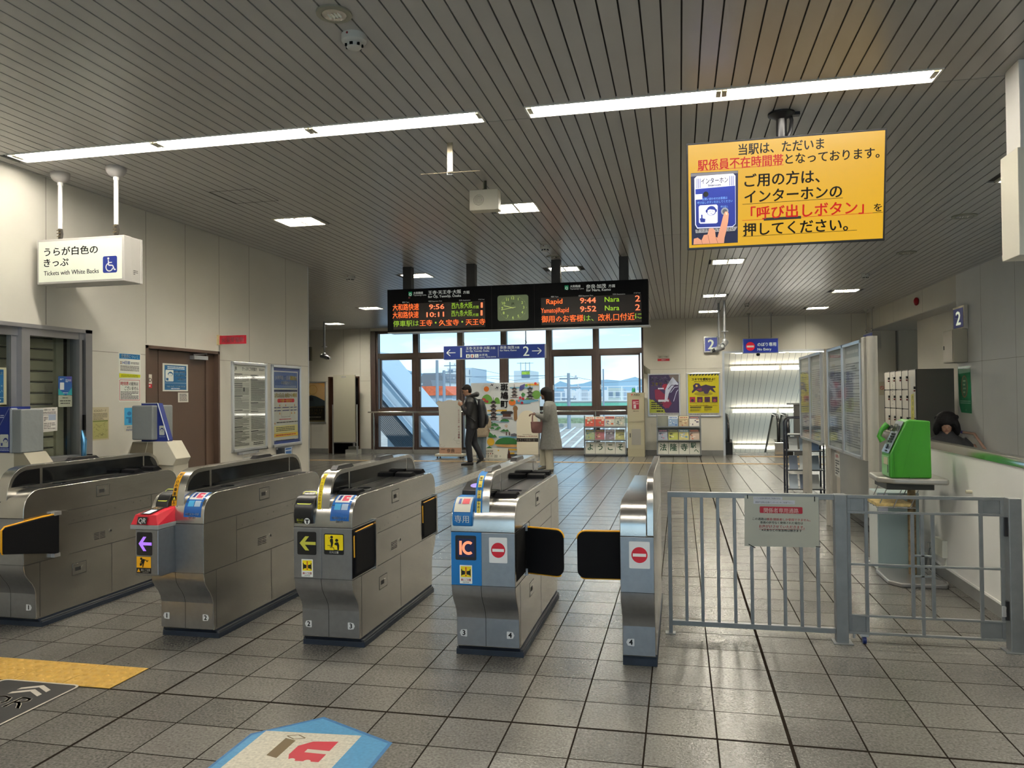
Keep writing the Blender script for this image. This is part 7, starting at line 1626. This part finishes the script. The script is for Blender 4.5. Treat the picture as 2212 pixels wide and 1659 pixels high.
def shoe(F_, p, heel, toe, w, m, h=.07, tip=0):
    mb = MB(); hx, tx = Vector(heel), Vector(toe); d = tx - hx
    def R(u, hw, hh, zo): c = hx + d * u; return (F_.P(c.x, c.y, c.z + zo), F_.s * hw, Vector((0, 0, 1)) * hh)
    mb.loft([R(-.02, w * .55, h * .35, h * .45), R(.1, w * .85, h * .55, h * .5), R(.35, w * .9, h * .60, h * .5), R(.62, w, h * .42, h * .40), R(.88, w * .85, h * .32, h * .30), R(1.0, w * .45, h * .20, h * .24)], m, 14); mb.build('shoe', p)

# --- man looking at his phone
t = thing('person', (-4.42, 16.05, 0), 'man in a black hooded jacket looking down at the phone in his hands', 'person')
F_ = Fig((-4.405, 16.05, 0), (-1, -.22))
mb = MB(); off = F_.head(mb, (.095, 0, 1.605), SKIN, .38, .97)
F_.tube(mb, [(.03, 0, 1.40), (.05, 0, 1.52), (.075, 0, 1.58)], [.062, .052, .050], SKIN)
F_.loft(mb, [(0, 0, .86, .10, .14), (.0, 0, 1.05, .09, .13), (.01, 0, 1.28, .105, .155), (.02, 0, 1.40, .09, .16), (.03, 0, 1.46, .055, .08)], SKIN)
WR = ((.195, .085, 1.275), (.195, -.085, 1.275))
for q, wr in ((1, WR[0]), (-1, WR[1])):
    F_.tube(mb, [(.02, .165 * q, 1.40), (.03, .205 * q, 1.24), (.055, .215 * q, 1.13), (.12, .16 * q, 1.20), wr], [.048, .042, .038, .034, .026], SKIN)
F_.hand(mb, WR[0], (.72, -.35, .55), (-.35, -.85, .1), SKIN, 1, .7); F_.hand(mb, WR[1], (.72, .35, .55), (-.35, .85, .1), SKIN, -1, .7)
LEG1 = [(.0, .085, .90), (.055, .085, .62), (.075, .085, .47), (.045, .085, .25), (.03, .085, .10)]; LEG2 = [(.0, -.085, .90), (-.03, -.085, .62), (-.055, -.085, .46), (-.15, -.085, .27), (-.205, -.085, .14)]
for L_ in (LEG1, LEG2): F_.tube(mb, L_, [.085, .066, .052, .048, .036], SKIN)
mb.build('body', t, remesh=.0065, smooth_it=2)
mb = MB(); F_.ell(mb, off(-.012, 0, .052), (.100, .084, .088), HAIRM, .2); F_.ell(mb, off(-.045, 0, .0), (.062, .078, .085), HAIRM, .2)
for q in (-1, 0, 1): F_.ell(mb, off(.060, q * .030, .085), (.036, .032, .026), HAIRM, .2)
mb.build('hair', t, remesh=.008, smooth_it=2)
F_.face(off, t, .97); m = MB()
for q in (-1, 1):
    cc = [F_.P(*off(.100, q * .031 + .021 * math.cos(a), .002 + .015 * math.sin(a))) for a in [2 * PI * k / 10 for k in range(11)]]; m.tube(cc, .0018, BLACKP, 5, False)
    m.tube([F_.P(*off(.098, q * .052, .006)), F_.P(*off(-.01, q * .082, .006))], .0018, BLACKP, 5)
m.build('glasses', t)
JK = mat('black_jacket', (.006, .0065, .009), .65, bump=.3, bscale=9); mb = MB()
F_.loft(mb, [(-.0, 0, .775, .135, .185), (.0, 0, .80, .140, .19), (-.005, 0, .95, .135, .185), (.0, 0, 1.15, .135, .19), (.01, 0, 1.32, .135, .21), (.02, 0, 1.41, .115, .20), (.03, 0, 1.47, .085, .13), (.045, 0, 1.51, .075, .095)], JK, 28)
for q, wr in ((1, WR[0]), (-1, WR[1])): F_.tube(mb, [(.01, .15 * q, 1.40), (.015, .215 * q, 1.34), (.03, .235 * q, 1.22), (.055, .235 * q, 1.12), (.10, .19 * q, 1.145), (.16, .125 * q, 1.215), (wr[0] + .005, wr[1], wr[2] + .008)], [.075, .076, .068, .066, .060, .050, .040], JK, 16)
F_.tube(mb, [(.07, .10, 1.47), (-.02, .12, 1.50), (-.10, .06, 1.52), (-.115, 0, 1.525), (-.10, -.06, 1.52), (-.02, -.12, 1.50), (.07, -.10, 1.47)], [.03, .04, .055, .06, .055, .04, .03], JK, 12)
mb.build('jacket', t, remesh=.009, smooth_it=3)
m = MB()
for a, b_ in (((.142, .07, 1.40), (.158, .07, 1.30)),): F_.tube(m, [a, b_], .010, pm('b8b8b4'), 8)
F_.tube(m, [(.130, .05, 1.10), (.146, .06, .98), (.146, .055, .88), (.140, .05, .80)], .010, pm('b8b8b4'), 8); m.build('white_trim', t)
TR = mat('dark_trousers', (.008, .009, .016), .6, bump=.3, bscale=8); mb = MB(); F_.loft(mb, [(0, 0, .95, .115, .16), (0, 0, .85, .125, .17), (0, 0, .78, .11, .165)], TR, 24)
F_.tube(mb, [(.0, .085, .86), (.05, .085, .64), (.075, .085, .47), (.05, .085, .25), (.035, .085, .085)], [.105, .085, .074, .066, .062], TR, 18); F_.tube(mb, [(.0, -.085, .86), (-.03, -.085, .64), (-.05, -.085, .46), (-.15, -.085, .27), (-.20, -.085, .13)], [.105, .085, .074, .064, .060], TR, 18); mb.build('trousers', t, remesh=.010, smooth_it=3)
SHOE = pm('0c0b0a', .45); shoe(F_, t, (-.03, .085, 0), (.235, .085, 0), .048, SHOE, .085); shoe(F_, t, (-.245, -.085, .10), (-.085, -.085, .005), .048, SHOE, .085)
m = MB(); O = F_.P(.268, 0, 1.365); e1 = F_.s * .037; e2 = (F_.f * .45 + Vector((0, 0, .9))).normalized() * .075; e3 = e1.cross(e2).normalized() * .004
m.add([O + a * e1 + b * e2 + c_ * e3 for a, b, c_ in ((-1, -1, -1), (1, -1, -1), (1, 1, -1), (-1, 1, -1), (-1, -1, 1), (1, -1, 1), (1, 1, 1), (-1, 1, 1))], [(0, 1, 2, 3), (4, 5, 6, 7), (0, 1, 5, 4), (1, 2, 6, 5), (2, 3, 7, 6), (3, 0, 4, 7)], BLACKP); tag(m.build('smartphone'), 'dark smartphone held up in the hands of the man in black', 'phone')
t = thing('backpack', F_.P(-.22, 0, .85), 'black backpack worn by the man looking at his phone', 'backpack'); BPM = mat('backpack_fabric', (.010, .011, .014), .55, bump=.4, bscale=14)
mb = MB(); F_.loft(mb, [(-.205, 0, .80, .070, .13), (-.225, 0, .86, .095, .15), (-.235, 0, 1.0, .105, .155), (-.225, 0, 1.2, .095, .15), (-.205, 0, 1.36, .075, .13), (-.185, 0, 1.42, .04, .09)], BPM, 24); mb.build('bag', t, bevel=0)
mb = MB(); F_.loft(mb, [(-.315, 0, .88, .03, .11), (-.335, 0, .95, .035, .12), (-.335, 0, 1.05, .03, .12), (-.31, 0, 1.10, .02, .10)], BPM, 18); mb.build('front_pocket', t)
for q in (-1, 1): mb = MB(); F_.tube(mb, [(-.14, .10 * q, 1.40), (-.04, .115 * q, 1.475), (.08, .125 * q, 1.44), (.155, .13 * q, 1.30), (.11, .175 * q, 1.10), (-.08, .19 * q, .95)], .015, pm('1c1e22', .5), 8); mb.build('shoulder_strap', t)

# --- woman in the grey coat
t = thing('person', (-2.53, 14.87, 0), 'woman in a long grey coat and cream trousers walking left with a pink bag', 'person')
F_ = Fig((-2.50, 14.87, 0), (-1, .12)); mb = MB(); off = F_.head(mb, (.085, 0, 1.515), SKIN, .05, .92)
F_.tube(mb, [(.01, 0, 1.32), (.03, 0, 1.40), (.06, 0, 1.47)], [.055, .045, .045], SKIN); F_.loft(mb, [(0, 0, .84, .10, .14), (.0, 0, 1.0, .08, .11), (.01, 0, 1.2, .095, .13), (.01, 0, 1.32, .075, .14), (.02, 0, 1.37, .045, .07)], SKIN)
WR2 = ((.265, .07, 1.115), (.09, -.17, .86))
F_.tube(mb, [(.01, .15, 1.31), (.0, .19, 1.16), (.03, .19, 1.06), (.15, .13, 1.08), WR2[0]], [.042, .036, .034, .030, .023], SKIN); F_.tube(mb, [(.01, -.15, 1.31), (.0, -.19, 1.15), (.02, -.19, 1.05), (.06, -.18, .95), WR2[1]], [.042, .036, .034, .030, .023], SKIN)
F_.hand(mb, WR2[0], (.97, -.1, .12), (.1, 0, -1), SKIN, 1, 1.0); F_.hand(mb, WR2[1], (.2, .05, -1), (1, .2, 0), SKIN, -1, .6)
for L_ in ([(.0, .08, .86), (-.01, .08, .60), (-.0, .08, .44), (-.03, .08, .22), (-.015, .08, .07)], [(.0, -.08, .86), (.10, -.08, .62), (.15, -.08, .45), (.14, -.08, .25), (.15, -.08, .10)]): F_.tube(mb, L_, [.085, .062, .048, .043, .032], SKIN)
mb.build('body', t, remesh=.0065, smooth_it=2)
mb = MB(); F_.ell(mb, off(-.020, 0, .045), (.115, .098, .10), HAIRM, .05); F_.loft(mb, [(.045, 0, 1.56, .10, .100), (.028, 0, 1.49, .088, .104), (.015, 0, 1.42, .085, .102), (.018, 0, 1.36, .080, .092), (.03, 0, 1.325, .055, .06)], HAIRM, 20); mb.build('hair', t, remesh=.009, smooth_it=3); F_.face(off, t, .92, brow=False)
CT = mat('grey_coat', (.24, .238, .222), .8, noise=.10, nscale=30, bump=.25, bscale=40); mb = MB()
F_.loft(mb, [(-.02, 0, .44, .225, .245), (-.02, 0, .60, .205, .23), (-.015, 0, .80, .175, .21), (-.01, 0, 1.0, .150, .20), (-.005, 0, 1.2, .130, .195), (.0, 0, 1.31, .11, .185), (.01, 0, 1.37, .075, .11), (.02, 0, 1.395, .062, .07)], CT, 30)
F_.tube(mb, [(.0, .13, 1.31), (-.01, .19, 1.25), (-.015, .21, 1.12), (.01, .20, 1.045), (.09, .165, 1.06), (.17, .115, 1.085), (.245, .075, 1.11)], [.075, .080, .074, .072, .062, .052, .044], CT, 16); F_.tube(mb, [(.0, -.13, 1.31), (-.01, -.19, 1.25), (-.01, -.21, 1.12), (.02, -.20, 1.02), (.07, -.18, .93), (.09, -.17, .87)], [.075, .080, .072, .065, .055, .045], CT, 16)
mb.build('coat', t, remesh=.010, smooth_it=3)
m = MB(); F_.tube(m, [(.145, .02, 1.22), (.165, .02, 1.0), (.195, .02, .80), (.225, .02, .62)], .004, pm('6c6a62'), 6); m.build('coat_opening', t)
CR2 = mat('cream_trousers', (.50, .47, .37), .75, bump=.2, bscale=12); mb = MB(); F_.loft(mb, [(0, 0, .90, .10, .15), (.03, 0, .74, .13, .16), (.05, 0, .62, .14, .15)], CR2, 24)
F_.tube(mb, [(.0, .075, .80), (-.005, .08, .60), (-.0, .08, .40), (-.015, .08, .20), (-.02, .08, .045)], [.11, .092, .080, .076, .080], CR2, 18); F_.tube(mb, [(.02, -.075, .80), (.11, -.08, .60), (.16, -.08, .42), (.165, -.08, .24), (.17, -.08, .10)], [.11, .095, .082, .072, .066], CR2, 18); mb.build('trousers', t, remesh=.010, smooth_it=3)
SH2 = pm('6f6a60', .5); shoe(F_, t, (-.085, .08, -.0), (.13, .08, 0), .042, SH2, .07); shoe(F_, t, (.11, -.08, .035), (.31, -.08, .005), .042, SH2, .07)
t = thing('tote_bag', F_.P(.225, .10, .76), 'pink tote bag hanging from the arm of the woman in grey', 'bag'); PKB = mat('pink_bag', (.30, .145, .13), .6, noise=.06, nscale=20)
mb = MB(); F_.loft(mb, [(.225, .13, .755, .085, .055), (.225, .13, .775, .105, .065), (.225, .13, .86, .118, .065), (.225, .13, .97, .125, .050), (.225, .13, .975, .115, .042), (.225, .13, .93, .105, .038)], PKB, 22); mb.build('bag_body', t)
for q in (-1, 1): mb = MB(); F_.tube(mb, [(.315, .13 + .03 * q, .96), (.320, .11 + .02 * q, 1.06), (.315, .09, 1.135), (.29, .075, 1.15), (.26, .09, 1.13), (.145, .12 + .02 * q, 1.06), (.125, .13 + .03 * q, .96)], .008, PKB, 8); mb.build('bag_handle', t)

# --- child in the fluffy coat behind the man
t = thing('person', (-4.46, 17.0, 0), 'child in a fluffy beige coat and pale jeans, mostly hidden behind the man', 'person')
F_ = Fig((-4.45, 17.0, 0), (-.5, 1)); mb = MB(); off = F_.head(mb, (.03, 0, 1.20), SKIN, .0, .88); F_.tube(mb, [(.0, 0, 1.0), (.01, 0, 1.14)], [.05, .042], SKIN); F_.loft(mb, [(0, 0, .64, .08, .11), (0, 0, .9, .08, .12), (0, 0, 1.02, .06, .12)], SKIN)
for q in (-1, 1):
    F_.tube(mb, [(0, .12 * q, 1.0), (.0, .16 * q, .86), (.03, .165 * q, .74)], [.034, .03, .022], SKIN); F_.hand(mb, (.03, .165 * q, .74), (.1, 0, -1), (1, 0, 0), SKIN, q, .5); F_.tube(mb, [(0, .06 * q, .66), (.02, .06 * q, .36), (0, .06 * q, .08)], [.06, .045, .03], SKIN)
mb.build('body', t, remesh=.008, smooth_it=2); mb = MB(); F_.ell(mb, off(-.02, 0, .03), (.11, .09, .10), HAIRM); mb.build('hair', t); F_.face(off, t, .88)
FL = mat('fluffy_beige', (.42, .34, .25), .95, noise=.15, nscale=45, bump=.9, bscale=50); mb = MB(); F_.loft(mb, [(0, 0, .555, .13, .17), (0, 0, .60, .145, .18), (0, 0, .8, .13, .17), (0, 0, .98, .11, .15), (0, 0, 1.07, .07, .08)], FL, 24)
for q in (-1, 1): F_.tube(mb, [(0, .11 * q, 1.0), (.0, .18 * q, .88), (.03, .185 * q, .76)], [.07, .068, .062], FL, 14)
mb.build('coat', t, remesh=.010, smooth_it=1); JN = mat('pale_jeans', (.19, .25, .31), .7, noise=.1, nscale=20); mb = MB(); F_.loft(mb, [(0, 0, .66, .09, .12), (0, 0, .55, .09, .12)], JN, 18)
for q in (-1, 1): F_.tube(mb, [(0, .06 * q, .60), (.01, .06 * q, .34), (0, .06 * q, .07)], [.072, .058, .050], JN, 14)
mb.build('jeans', t, remesh=.010, smooth_it=2)
for q in (-1, 1): shoe(F_, t, (-.05, .06 * q, 0), (.12, .06 * q, 0), .035, pm('8c8c90'), .06)

# --- person coming up the stairs behind the telephone
zb = -.48
t = thing('person', (3.27, 10.6, zb), 'person with wavy black hair and black coat on the stairs behind the low wall', 'person')
F_ = Fig((3.27, 10.6, zb), (-.32, -1)); mb = MB(); off = F_.head(mb, (.05, 0, 1.555), SKIN, .30, .93)
F_.tube(mb, [(.0, 0, 1.34), (.02, 0, 1.43), (.04, 0, 1.51)], [.055, .047, .047], SKIN); F_.loft(mb, [(0, 0, .86, .10, .14), (.0, 0, 1.0, .08, .12), (.01, 0, 1.22, .095, .14), (.01, 0, 1.36, .075, .15), (.01, 0, 1.40, .045, .07)], SKIN)
for q in (-1, 1):
    F_.tube(mb, [(.0, .155 * q, 1.34), (-.01, .20 * q, 1.18), (.0, .205 * q, 1.06), (.06, .20 * q, .94), (.10, .19 * q, .86)], [.042, .038, .034, .03, .023], SKIN); F_.hand(mb, (.10, .19 * q, .86), (.3, 0, -1), (1, 0, 0), SKIN, q, .7)
    F_.tube(mb, [(0, .08 * q, .86), (.02, .08 * q, .46), (0, .08 * q, .09)], [.085, .05, .034], SKIN)
mb.build('body', t, remesh=.0065, smooth_it=2); F_.face(off, t, .93, '7a3a34')
mb = MB(); F_.ell(mb, off(-.035, 0, .055), (.125, .125, .115), HAIRM, .2); R = random.Random(4)
for q in (-1, 1):
    F_.tube(mb, [off(.02, q * .085, .07), off(.03, q * .115, .0), off(.02, q * .125, -.07), off(.0, q * .115, -.14)], [.045, .042, .042, .03], HAIRM, 10)
F_.tube(mb, [off(-.05, 0, .0), off(-.07, 0, -.10), off(-.06, 0, -.16)], [.10, .10, .07], HAIRM, 12)
for k in range(7): F_.ell(mb, off(.078 - abs(k - 3) * .008, (k - 3) * .024, .052), (.026, .020, .036), HAIRM, .2, 8, 6)
for k in range(26): a = R.uniform(0, 2 * PI); b_ = R.uniform(-.12, .12); F_.ell(mb, off(-.03 + .10 * math.cos(a) * .9, .125 * math.sin(a), b_), (.022, .022, .030), HAIRM, 0, 8, 6) if math.cos(a) < .45 else None
mb.build('hair', t, remesh=.009, smooth_it=1)
BC = mat('black_coat', (.010, .010, .013), .7, bump=.3, bscale=12); mb = MB(); F_.loft(mb, [(0, 0, .50, .18, .22), (0, 0, .8, .16, .20), (0, 0, 1.1, .14, .20), (.0, 0, 1.30, .125, .215), (.0, 0, 1.38, .095, .18), (.01, 0, 1.43, .08, .11), (.015, 0, 1.47, .072, .085)], BC, 28)
for q in (-1, 1): F_.tube(mb, [(.0, .15 * q, 1.35), (-.01, .215 * q, 1.28), (-.01, .235 * q, 1.14), (.03, .225 * q, 1.0), (.09, .20 * q, .88)], [.075, .078, .068, .062, .045], BC, 16)
mb.build('coat', t, remesh=.010, smooth_it=3); mb = MB()
for q in (-1, 1): F_.tube(mb, [(0, .08 * q, .80), (.02, .08 * q, .46), (0, .08 * q, .06)], [.10, .07, .055], TR, 14)
mb.build('trousers', t, remesh=.010, smooth_it=2)
for q in (-1, 1): shoe(F_, t, (-.08, .08 * q, 0), (.15, .08 * q, 0), .042, SHOE, .07)
m = MB(); F_.tube(m, [(.125, -.06, 1.33), (.15, -.08, 1.22), (.15, -.09, 1.10)], .012, pm('5c1c1c', .6), 8); m.build('scarf_end', t)

# ================================================================ OUTSIDE THE WINDOW
def at(x, y, Y):       # point on a sheet at distance Y seen through picture position x, y
    v = _r * ((x - 1106) / 1658.97) + _d * ((y - 829.5) / 1658.97) + _f; k = Y / v.y; return Vector((v.x * k, Y, 1.5 + v.z * k))
m = MB(); GRD = mat('outside_ground', (.34, .32, .28), .9, noise=.25, nscale=.2); m.box(-900, 23, -6.3, 900, 3000, -6, GRD); struct(m, 'floor_outside')
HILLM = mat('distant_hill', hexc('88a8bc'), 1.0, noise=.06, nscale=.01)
def mount(pts, Y, label, base=858, col=HILLM, depth=500):
    P = [at(x, y, Y) for x, y in pts]; m = MB(); n = len(P); B = [Vector((p.x, Y, -6)) for p in P]; T = [Vector((p.x * (1 + depth / Y), Y + depth, p.z * .4)) for p in P]
    m.add(B + [p for p in P] + T, [(i, i + 1, n + i + 1, n + i) for i in range(n - 1)] + [(n + i, n + i + 1, 2 * n + i + 1, 2 * n + i) for i in range(n - 1)], col, True); tag(m.build('hill'), label, 'hill', 'hills on the horizon')
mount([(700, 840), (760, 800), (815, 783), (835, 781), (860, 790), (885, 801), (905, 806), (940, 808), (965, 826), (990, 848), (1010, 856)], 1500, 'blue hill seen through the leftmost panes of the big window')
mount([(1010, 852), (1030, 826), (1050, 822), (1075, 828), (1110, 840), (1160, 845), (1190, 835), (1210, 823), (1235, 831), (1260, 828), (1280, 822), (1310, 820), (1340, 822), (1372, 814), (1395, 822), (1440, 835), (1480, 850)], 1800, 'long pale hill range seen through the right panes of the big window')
def bld(x0, x1, yt, yb, Y, depth, wall, label, roof=None, rh=0, win=None, nm='building', extra=None):
    a = at(x0, yt, Y); b_ = at(x1, yb, Y); zt = a.z; t = thing(nm, ((a.x + b_.x) / 2, Y, -6), label, 'building')
    m = MB(); m.box(a.x, Y, -6, b_.x, Y + depth, zt, wall); m.build('wall', t)
    if roof:
        w = b_.x - a.x; m = MB(); o = w * .04
        m.prism([(a.x - o, zt), (b_.x + o, zt), (b_.x - w * .18, zt + rh), (a.x + w * .18, zt + rh)], 'y', Y - o, Y + depth + o, roof); m.build('roof', t)
    if win:
        nx, nz, fr = win; w = b_.x - a.x; h = a.z - b_.z
        for i in range(nx):
            for j in range(nz):
                cx = a.x + w * (i + .5) / nx; cz = b_.z + h * (j + .5) / nz; ww = w / nx * .3; hh = h / nz * .26; m = MB(); m.box(cx - ww, Y - .03, cz - hh, cx + ww, Y + .02, cz + hh, pm('6c7f90', .3)); m.build('window', t)
    if extra: extra(t, a, b_)
    return t
WB = pm('c8cccc', .6); GRY = pm('8f9aa4', .6); ROOFG = pm('6f7378', .7)
bld(905, 962, 826, 846, 240, 20, WB, 'white house with a grey roof beyond the orange roofed shed', ROOFG, 3.0, (3, 1, 0))
bld(912, 935, 838, 852, 225, 12, pm('a8a8a4', .6), 'small grey gabled house in front of the white house', ROOFG, 2.4)
OT = mat('orange_roof', hexc('c4603c'), .8, noise=.2, nscale=1.5); CORR = mat('corrugated_wall', hexc('a8b4c0'), .6, noise=.05, nscale=20)
def shed(t, a, b_):
    m = MB(); n = 40
    for k in range(n): x = a.x + (b_.x - a.x) * k / n; m.box(x, a.y - .05, b_.z, x + (b_.x - a.x) / n * .35, a.y, a.z, pm('8c9cac', .6))
    m.build('ribs', t)
bld(868, 978, 855, 911, 205, 16, CORR, 'long corrugated shed with an orange roof seen through the left window panes', OT, 2.6, None, 'building', shed)
bld(966, 982, 795, 850, 270, 20, WB, 'white tower block with green bands behind the orange roofed shed', None, 0, (1, 4, 0))
bld(1001, 1019, 795, 850, 290, 24, pm('a4b4c0', .6), 'pale grey building with a slanting top left of the backdrop', None, 0, (1, 3, 0))
def sgn(t, a, b_):
    w = b_.x - a.x; h = a.z - at(1110, 815, a.y).z; m = MB(); m.box(a.x + w * .5, a.y - .3, a.z - h * 1.05, b_.x, a.y - .1, a.z, pm('48607c', .5)); c = CV(m, (a.x + w * .5, a.y - .35, a.z - h * .15), (w * .5, 0, 0), (0, 0, -h * .45), 100, 50, lift=.02); c.fill(pm('a8c83c', .4)); c.text(50, 40, 'ライフ住宅', 38, pm('2c6a2c'), w=90, bold=.03, al='C'); m.build('rooftop_sign', t)
    m = MB()
    for u in (.4, .7, .95): m.cyl((a.x + w * u, a.y + 1, a.z), (a.x + w * u, a.y + 1, a.z + h * 1.3), .14, pm('7c8c98'), 6); m.box(a.x + w * u - 1.6, a.y + .9, a.z + h * 1.13, a.x + w * u + 1.6, a.y + 1.1, a.z + h * 1.2, pm('7c8c98'))
    m.build('antenna', t)
bld(1110, 1145, 801, 823, 310, 20, pm('b8c4c8', .6), 'block with a green and white rooftop sign and antennas behind the backdrop', None, 0, None, 'building', sgn)
R = random.Random(11)
for k in range(22):
    x = 1192 + k * 9 + R.uniform(-2, 2); y = 845 + R.uniform(-6, 3); bld(x, x + R.uniform(6, 13), y, 862, 380 + k * 14, 10, pm(R.choice(['c8ccd0', 'a8b0b8', 'b8b8b4', '8c9cac', 'd0d0cc']), .6), 'small distant house on the plain below the hills', None, 0).__setitem__('group', 'distant houses on the plain')
bld(1312, 1342, 838, 866, 330, 14, pm('a8b4b0', .6), 'grey green low building beyond the tracks near the right end of the window', None, 0, (2, 1, 0))
m = MB(); GW = mat('green_wall', hexc('5fa890'), .7, noise=.05, nscale=1); a = at(1190, 866, 250); b_ = at(1400, 884, 250); m.box(a.x, 250, -6, b_.x + 30, 252, a.z, pm('b8bcb8', .6)); m.box(a.x, 249.7, b_.z, b_.x + 30, 250, a.z - .8, GW); m.box(a.x, 249.5, a.z - .3, b_.x + 30, 252, a.z + .1, pm('c4c8c8', .6)); tag(m.build('viaduct_wall'), 'long green and white road wall beyond the railway tracks', 'wall')
t = thing('road_fence', ((a.x + b_.x) / 2, 251, a.z), 'white wire fence along the top of the green road wall', 'fence')
m = MB(); x = a.x
while x < b_.x + 26: m.box(x, 250.8, a.z, x + .35, 251, a.z + 4.6, pm('c8ccd0', .5)); x += 4.6
m.build('posts', t); m = MB()
for k in range(3): m.box(a.x, 250.85, a.z + 1.0 + k * 1.7, b_.x + 26, 250.95, a.z + 1.25 + k * 1.7, pm('c8ccd0', .5))
m.build('rails', t)
m = MB(); m.box(-120, 172, -6, 80, 178, -3.9, mat('hedge', hexc('7c8c70'), .9, noise=.3, nscale=2, bump=.8, bscale=4)); m.box(-120, 171, -6, 80, 172, -5.0, pm('a8a8a0', .7)); tag(m.build('hedge'), 'low hedge along the far side of the tracks', 'hedge')
PLT_ = mat('platform', hexc('a8aaa8'), .8, noise=.1, nscale=.6)
t = thing('railway_track', (-6, 45, -5.9), 'pale railway tracks below the big window', 'railway track')
def gp(x, y, z=-5.9):
    v = _r * ((x - 1106) / 1658.97) + _d * ((y - 829.5) / 1658.97) + _f; k = (z - 1.5) / v.z; return Vector((v.x * k, v.y * k, z))
for k in range(11):
    a, b_ = gp(1085 + k * 30, 1000), gp(1205 + k * 19, 924); d = (b_ - a).normalized(); sd = Vector((-d.y, d.x, 0)) * .16; m = MB(); up = Vector((0, 0, .2))
    m.add([a - sd, b_ - sd, b_ + sd, a + sd, a - sd + up, b_ - sd + up, b_ + sd + up, a + sd + up], [(0, 1, 2, 3), (4, 7, 6, 5), (0, 4, 5, 1), (1, 5, 6, 2), (2, 6, 7, 3), (3, 7, 4, 0)], pm('d4d6d8', .35)); m.build('rail', t)
m = MB(); m.add([(-120, 80, -5.95), (120, 80, -5.95), (120, 168, -5.95), (-120, 168, -5.95)], [(0, 1, 2, 3)], mat('ballast', hexc('a09a90'), .95, noise=.25, nscale=.6)); m.build('ballast', t)
for k, (x0, x1, y0) in enumerate(((1195, 1262, 905), (1205, 1300, 912))):
    a, b_ = gp(x0, y0), gp(x1, y0); m = MB(); m.box(a.x, a.y, -6, b_.x, a.y + 3, -4.3, pm('8f9aa8', .6)); tag(m.build('parked_car'), ('bluish' if k else 'grey') + ' low vehicle shape beyond the tracks through the lower panes', 'vehicle') if 0 else None
def pole(x, yt, Y, label, arms=True, r=.32):
    a = at(x, yt, Y); t = thing('utility_pole', (a.x, Y, -6), label, 'utility pole'); m = MB(); m.tube([(a.x, Y, -6), (a.x, Y, a.z)], [r * 1.3, r], pm('7c8894', .6), 8); m.build('pole', t)
    if arms:
        m = MB()
        for k, w in ((1.2, 2.0), (3.2, 2.6), (5.6, 1.6)): m.box(a.x - w, Y - .12, a.z - k - .14, a.x + w, Y + .12, a.z - k + .14, pm('6c7884', .6)); m.cyl((a.x + w * .8, Y, a.z - k), (a.x + w * .8, Y, a.z - k + .7), .2, pm('a8b0b8'), 6)
        m.build('crossarm', t)
pole(1228, 806, 165, 'utility pole with crossarms beyond the tracks, seen through the right panes'); pole(944, 778, 160, 'tall catenary mast right of the second window mullion', False); pole(959, 800, 155, 'thin mast beside the taller catenary mast', False, .3); pole(972, 782, 240, 'distant antenna mast above the white tower block', True, .2); pole(1303, 797, 160, 'thin lamp post beyond the tracks at the right panes', False, .15)
m = MB(); a = at(856, 788, 220); m.box(a.x - 1.0, 220, -6, a.x + 1.0, 222, a.z, pm('a89ca0', .6)); m.box(a.x - 1.3, 219.6, -6, a.x - .7, 220, a.z - .5, pm('b85c50', .6)); tag(m.build('chimney'), 'tall thin reddish chimney seen over the stair roof at far left', 'chimney')
for k, (x0, y0, x1, y1, Y) in enumerate(((815, 795, 990, 803, 160), (815, 800, 1180, 811, 180), (1020, 795, 1185, 812, 185), (1228, 812, 1385, 822, 175), (1000, 812, 1228, 812, 170))):
    a, b_ = at(x0, y0, Y), at(x1, y1, Y); mid = (a + b_) / 2; mid.z -= 1.0; m = MB(); m.tube([a, mid, b_], .05, pm('6c7c8c'), 5); tag(m.build('overhead_wire'), 'thin overhead wire crossing the sky behind the window', 'wire', 'overhead wires')
# stair gallery sloping down outside the left panes
t = thing('stair_gallery', (-8.2, 25, -2), 'pale blue sloping stair gallery with louvred side outside the left panes', 'stair gallery')
GAL = pm('9fb2c4', .5); GAD = pm('7f96ac', .5); Y = 24.0
q = [(790, 756), (812, 783), (887, 872), (949, 946), (975, 978), (1000, 1010)]; T_ = [at(x, y, Y) for x, y in q]; B1 = [at(x, y + 62, Y) for x, y in q]; B2 = [at(x, y + 140, Y) for x, y in q]
m = MB(); n = len(q); dY = Vector((0, 2.6, 0)); m.add(T_ + [p + dY for p in T_] + B1 + [p + dY for p in B1], [(i, i + 1, n + i + 1, n + i) for i in range(n - 1)] + [(i, i + 1, 2 * n + i + 1, 2 * n + i) for i in range(n - 1)] + [(n + i, n + i + 1, 3 * n + i + 1, 3 * n + i) for i in range(n - 1)] + [(2 * n + i, 2 * n + i + 1, 3 * n + i + 1, 3 * n + i) for i in range(n - 1)], GAL); m.build('roof', t)
m = MB()
for d in (0, 14, 48): m.tube([at(x, y + d, Y - .06) for x, y in q], .035, GAD, 6)
m.build('roof_edge', t)
m = MB()
for k in range(14): m.tube([at(x, y + 66 + k * 5, Y + .1) for x, y in q], .028, pm('2c3844', .5), 5)
m.build('louvre', t)
for x in (845, 915, 868): a = at(x, 870, Y + .2); m = MB(); m.box(a.x - .12, Y + .15, -6, a.x + .12, Y + .4, a.z - (.9 if x > 860 else 0), pm('6c7a88', .5)); m.build('column', t)
m = MB(); m.add([p + Vector((0, .3, 0)) for p in B1] + [p + Vector((0, .3, 0)) for p in B2], [(i, i + 1, n + i + 1, n + i) for i in range(n - 1)], pm('8ea0b0', .6)); m.build('side_wall', t)
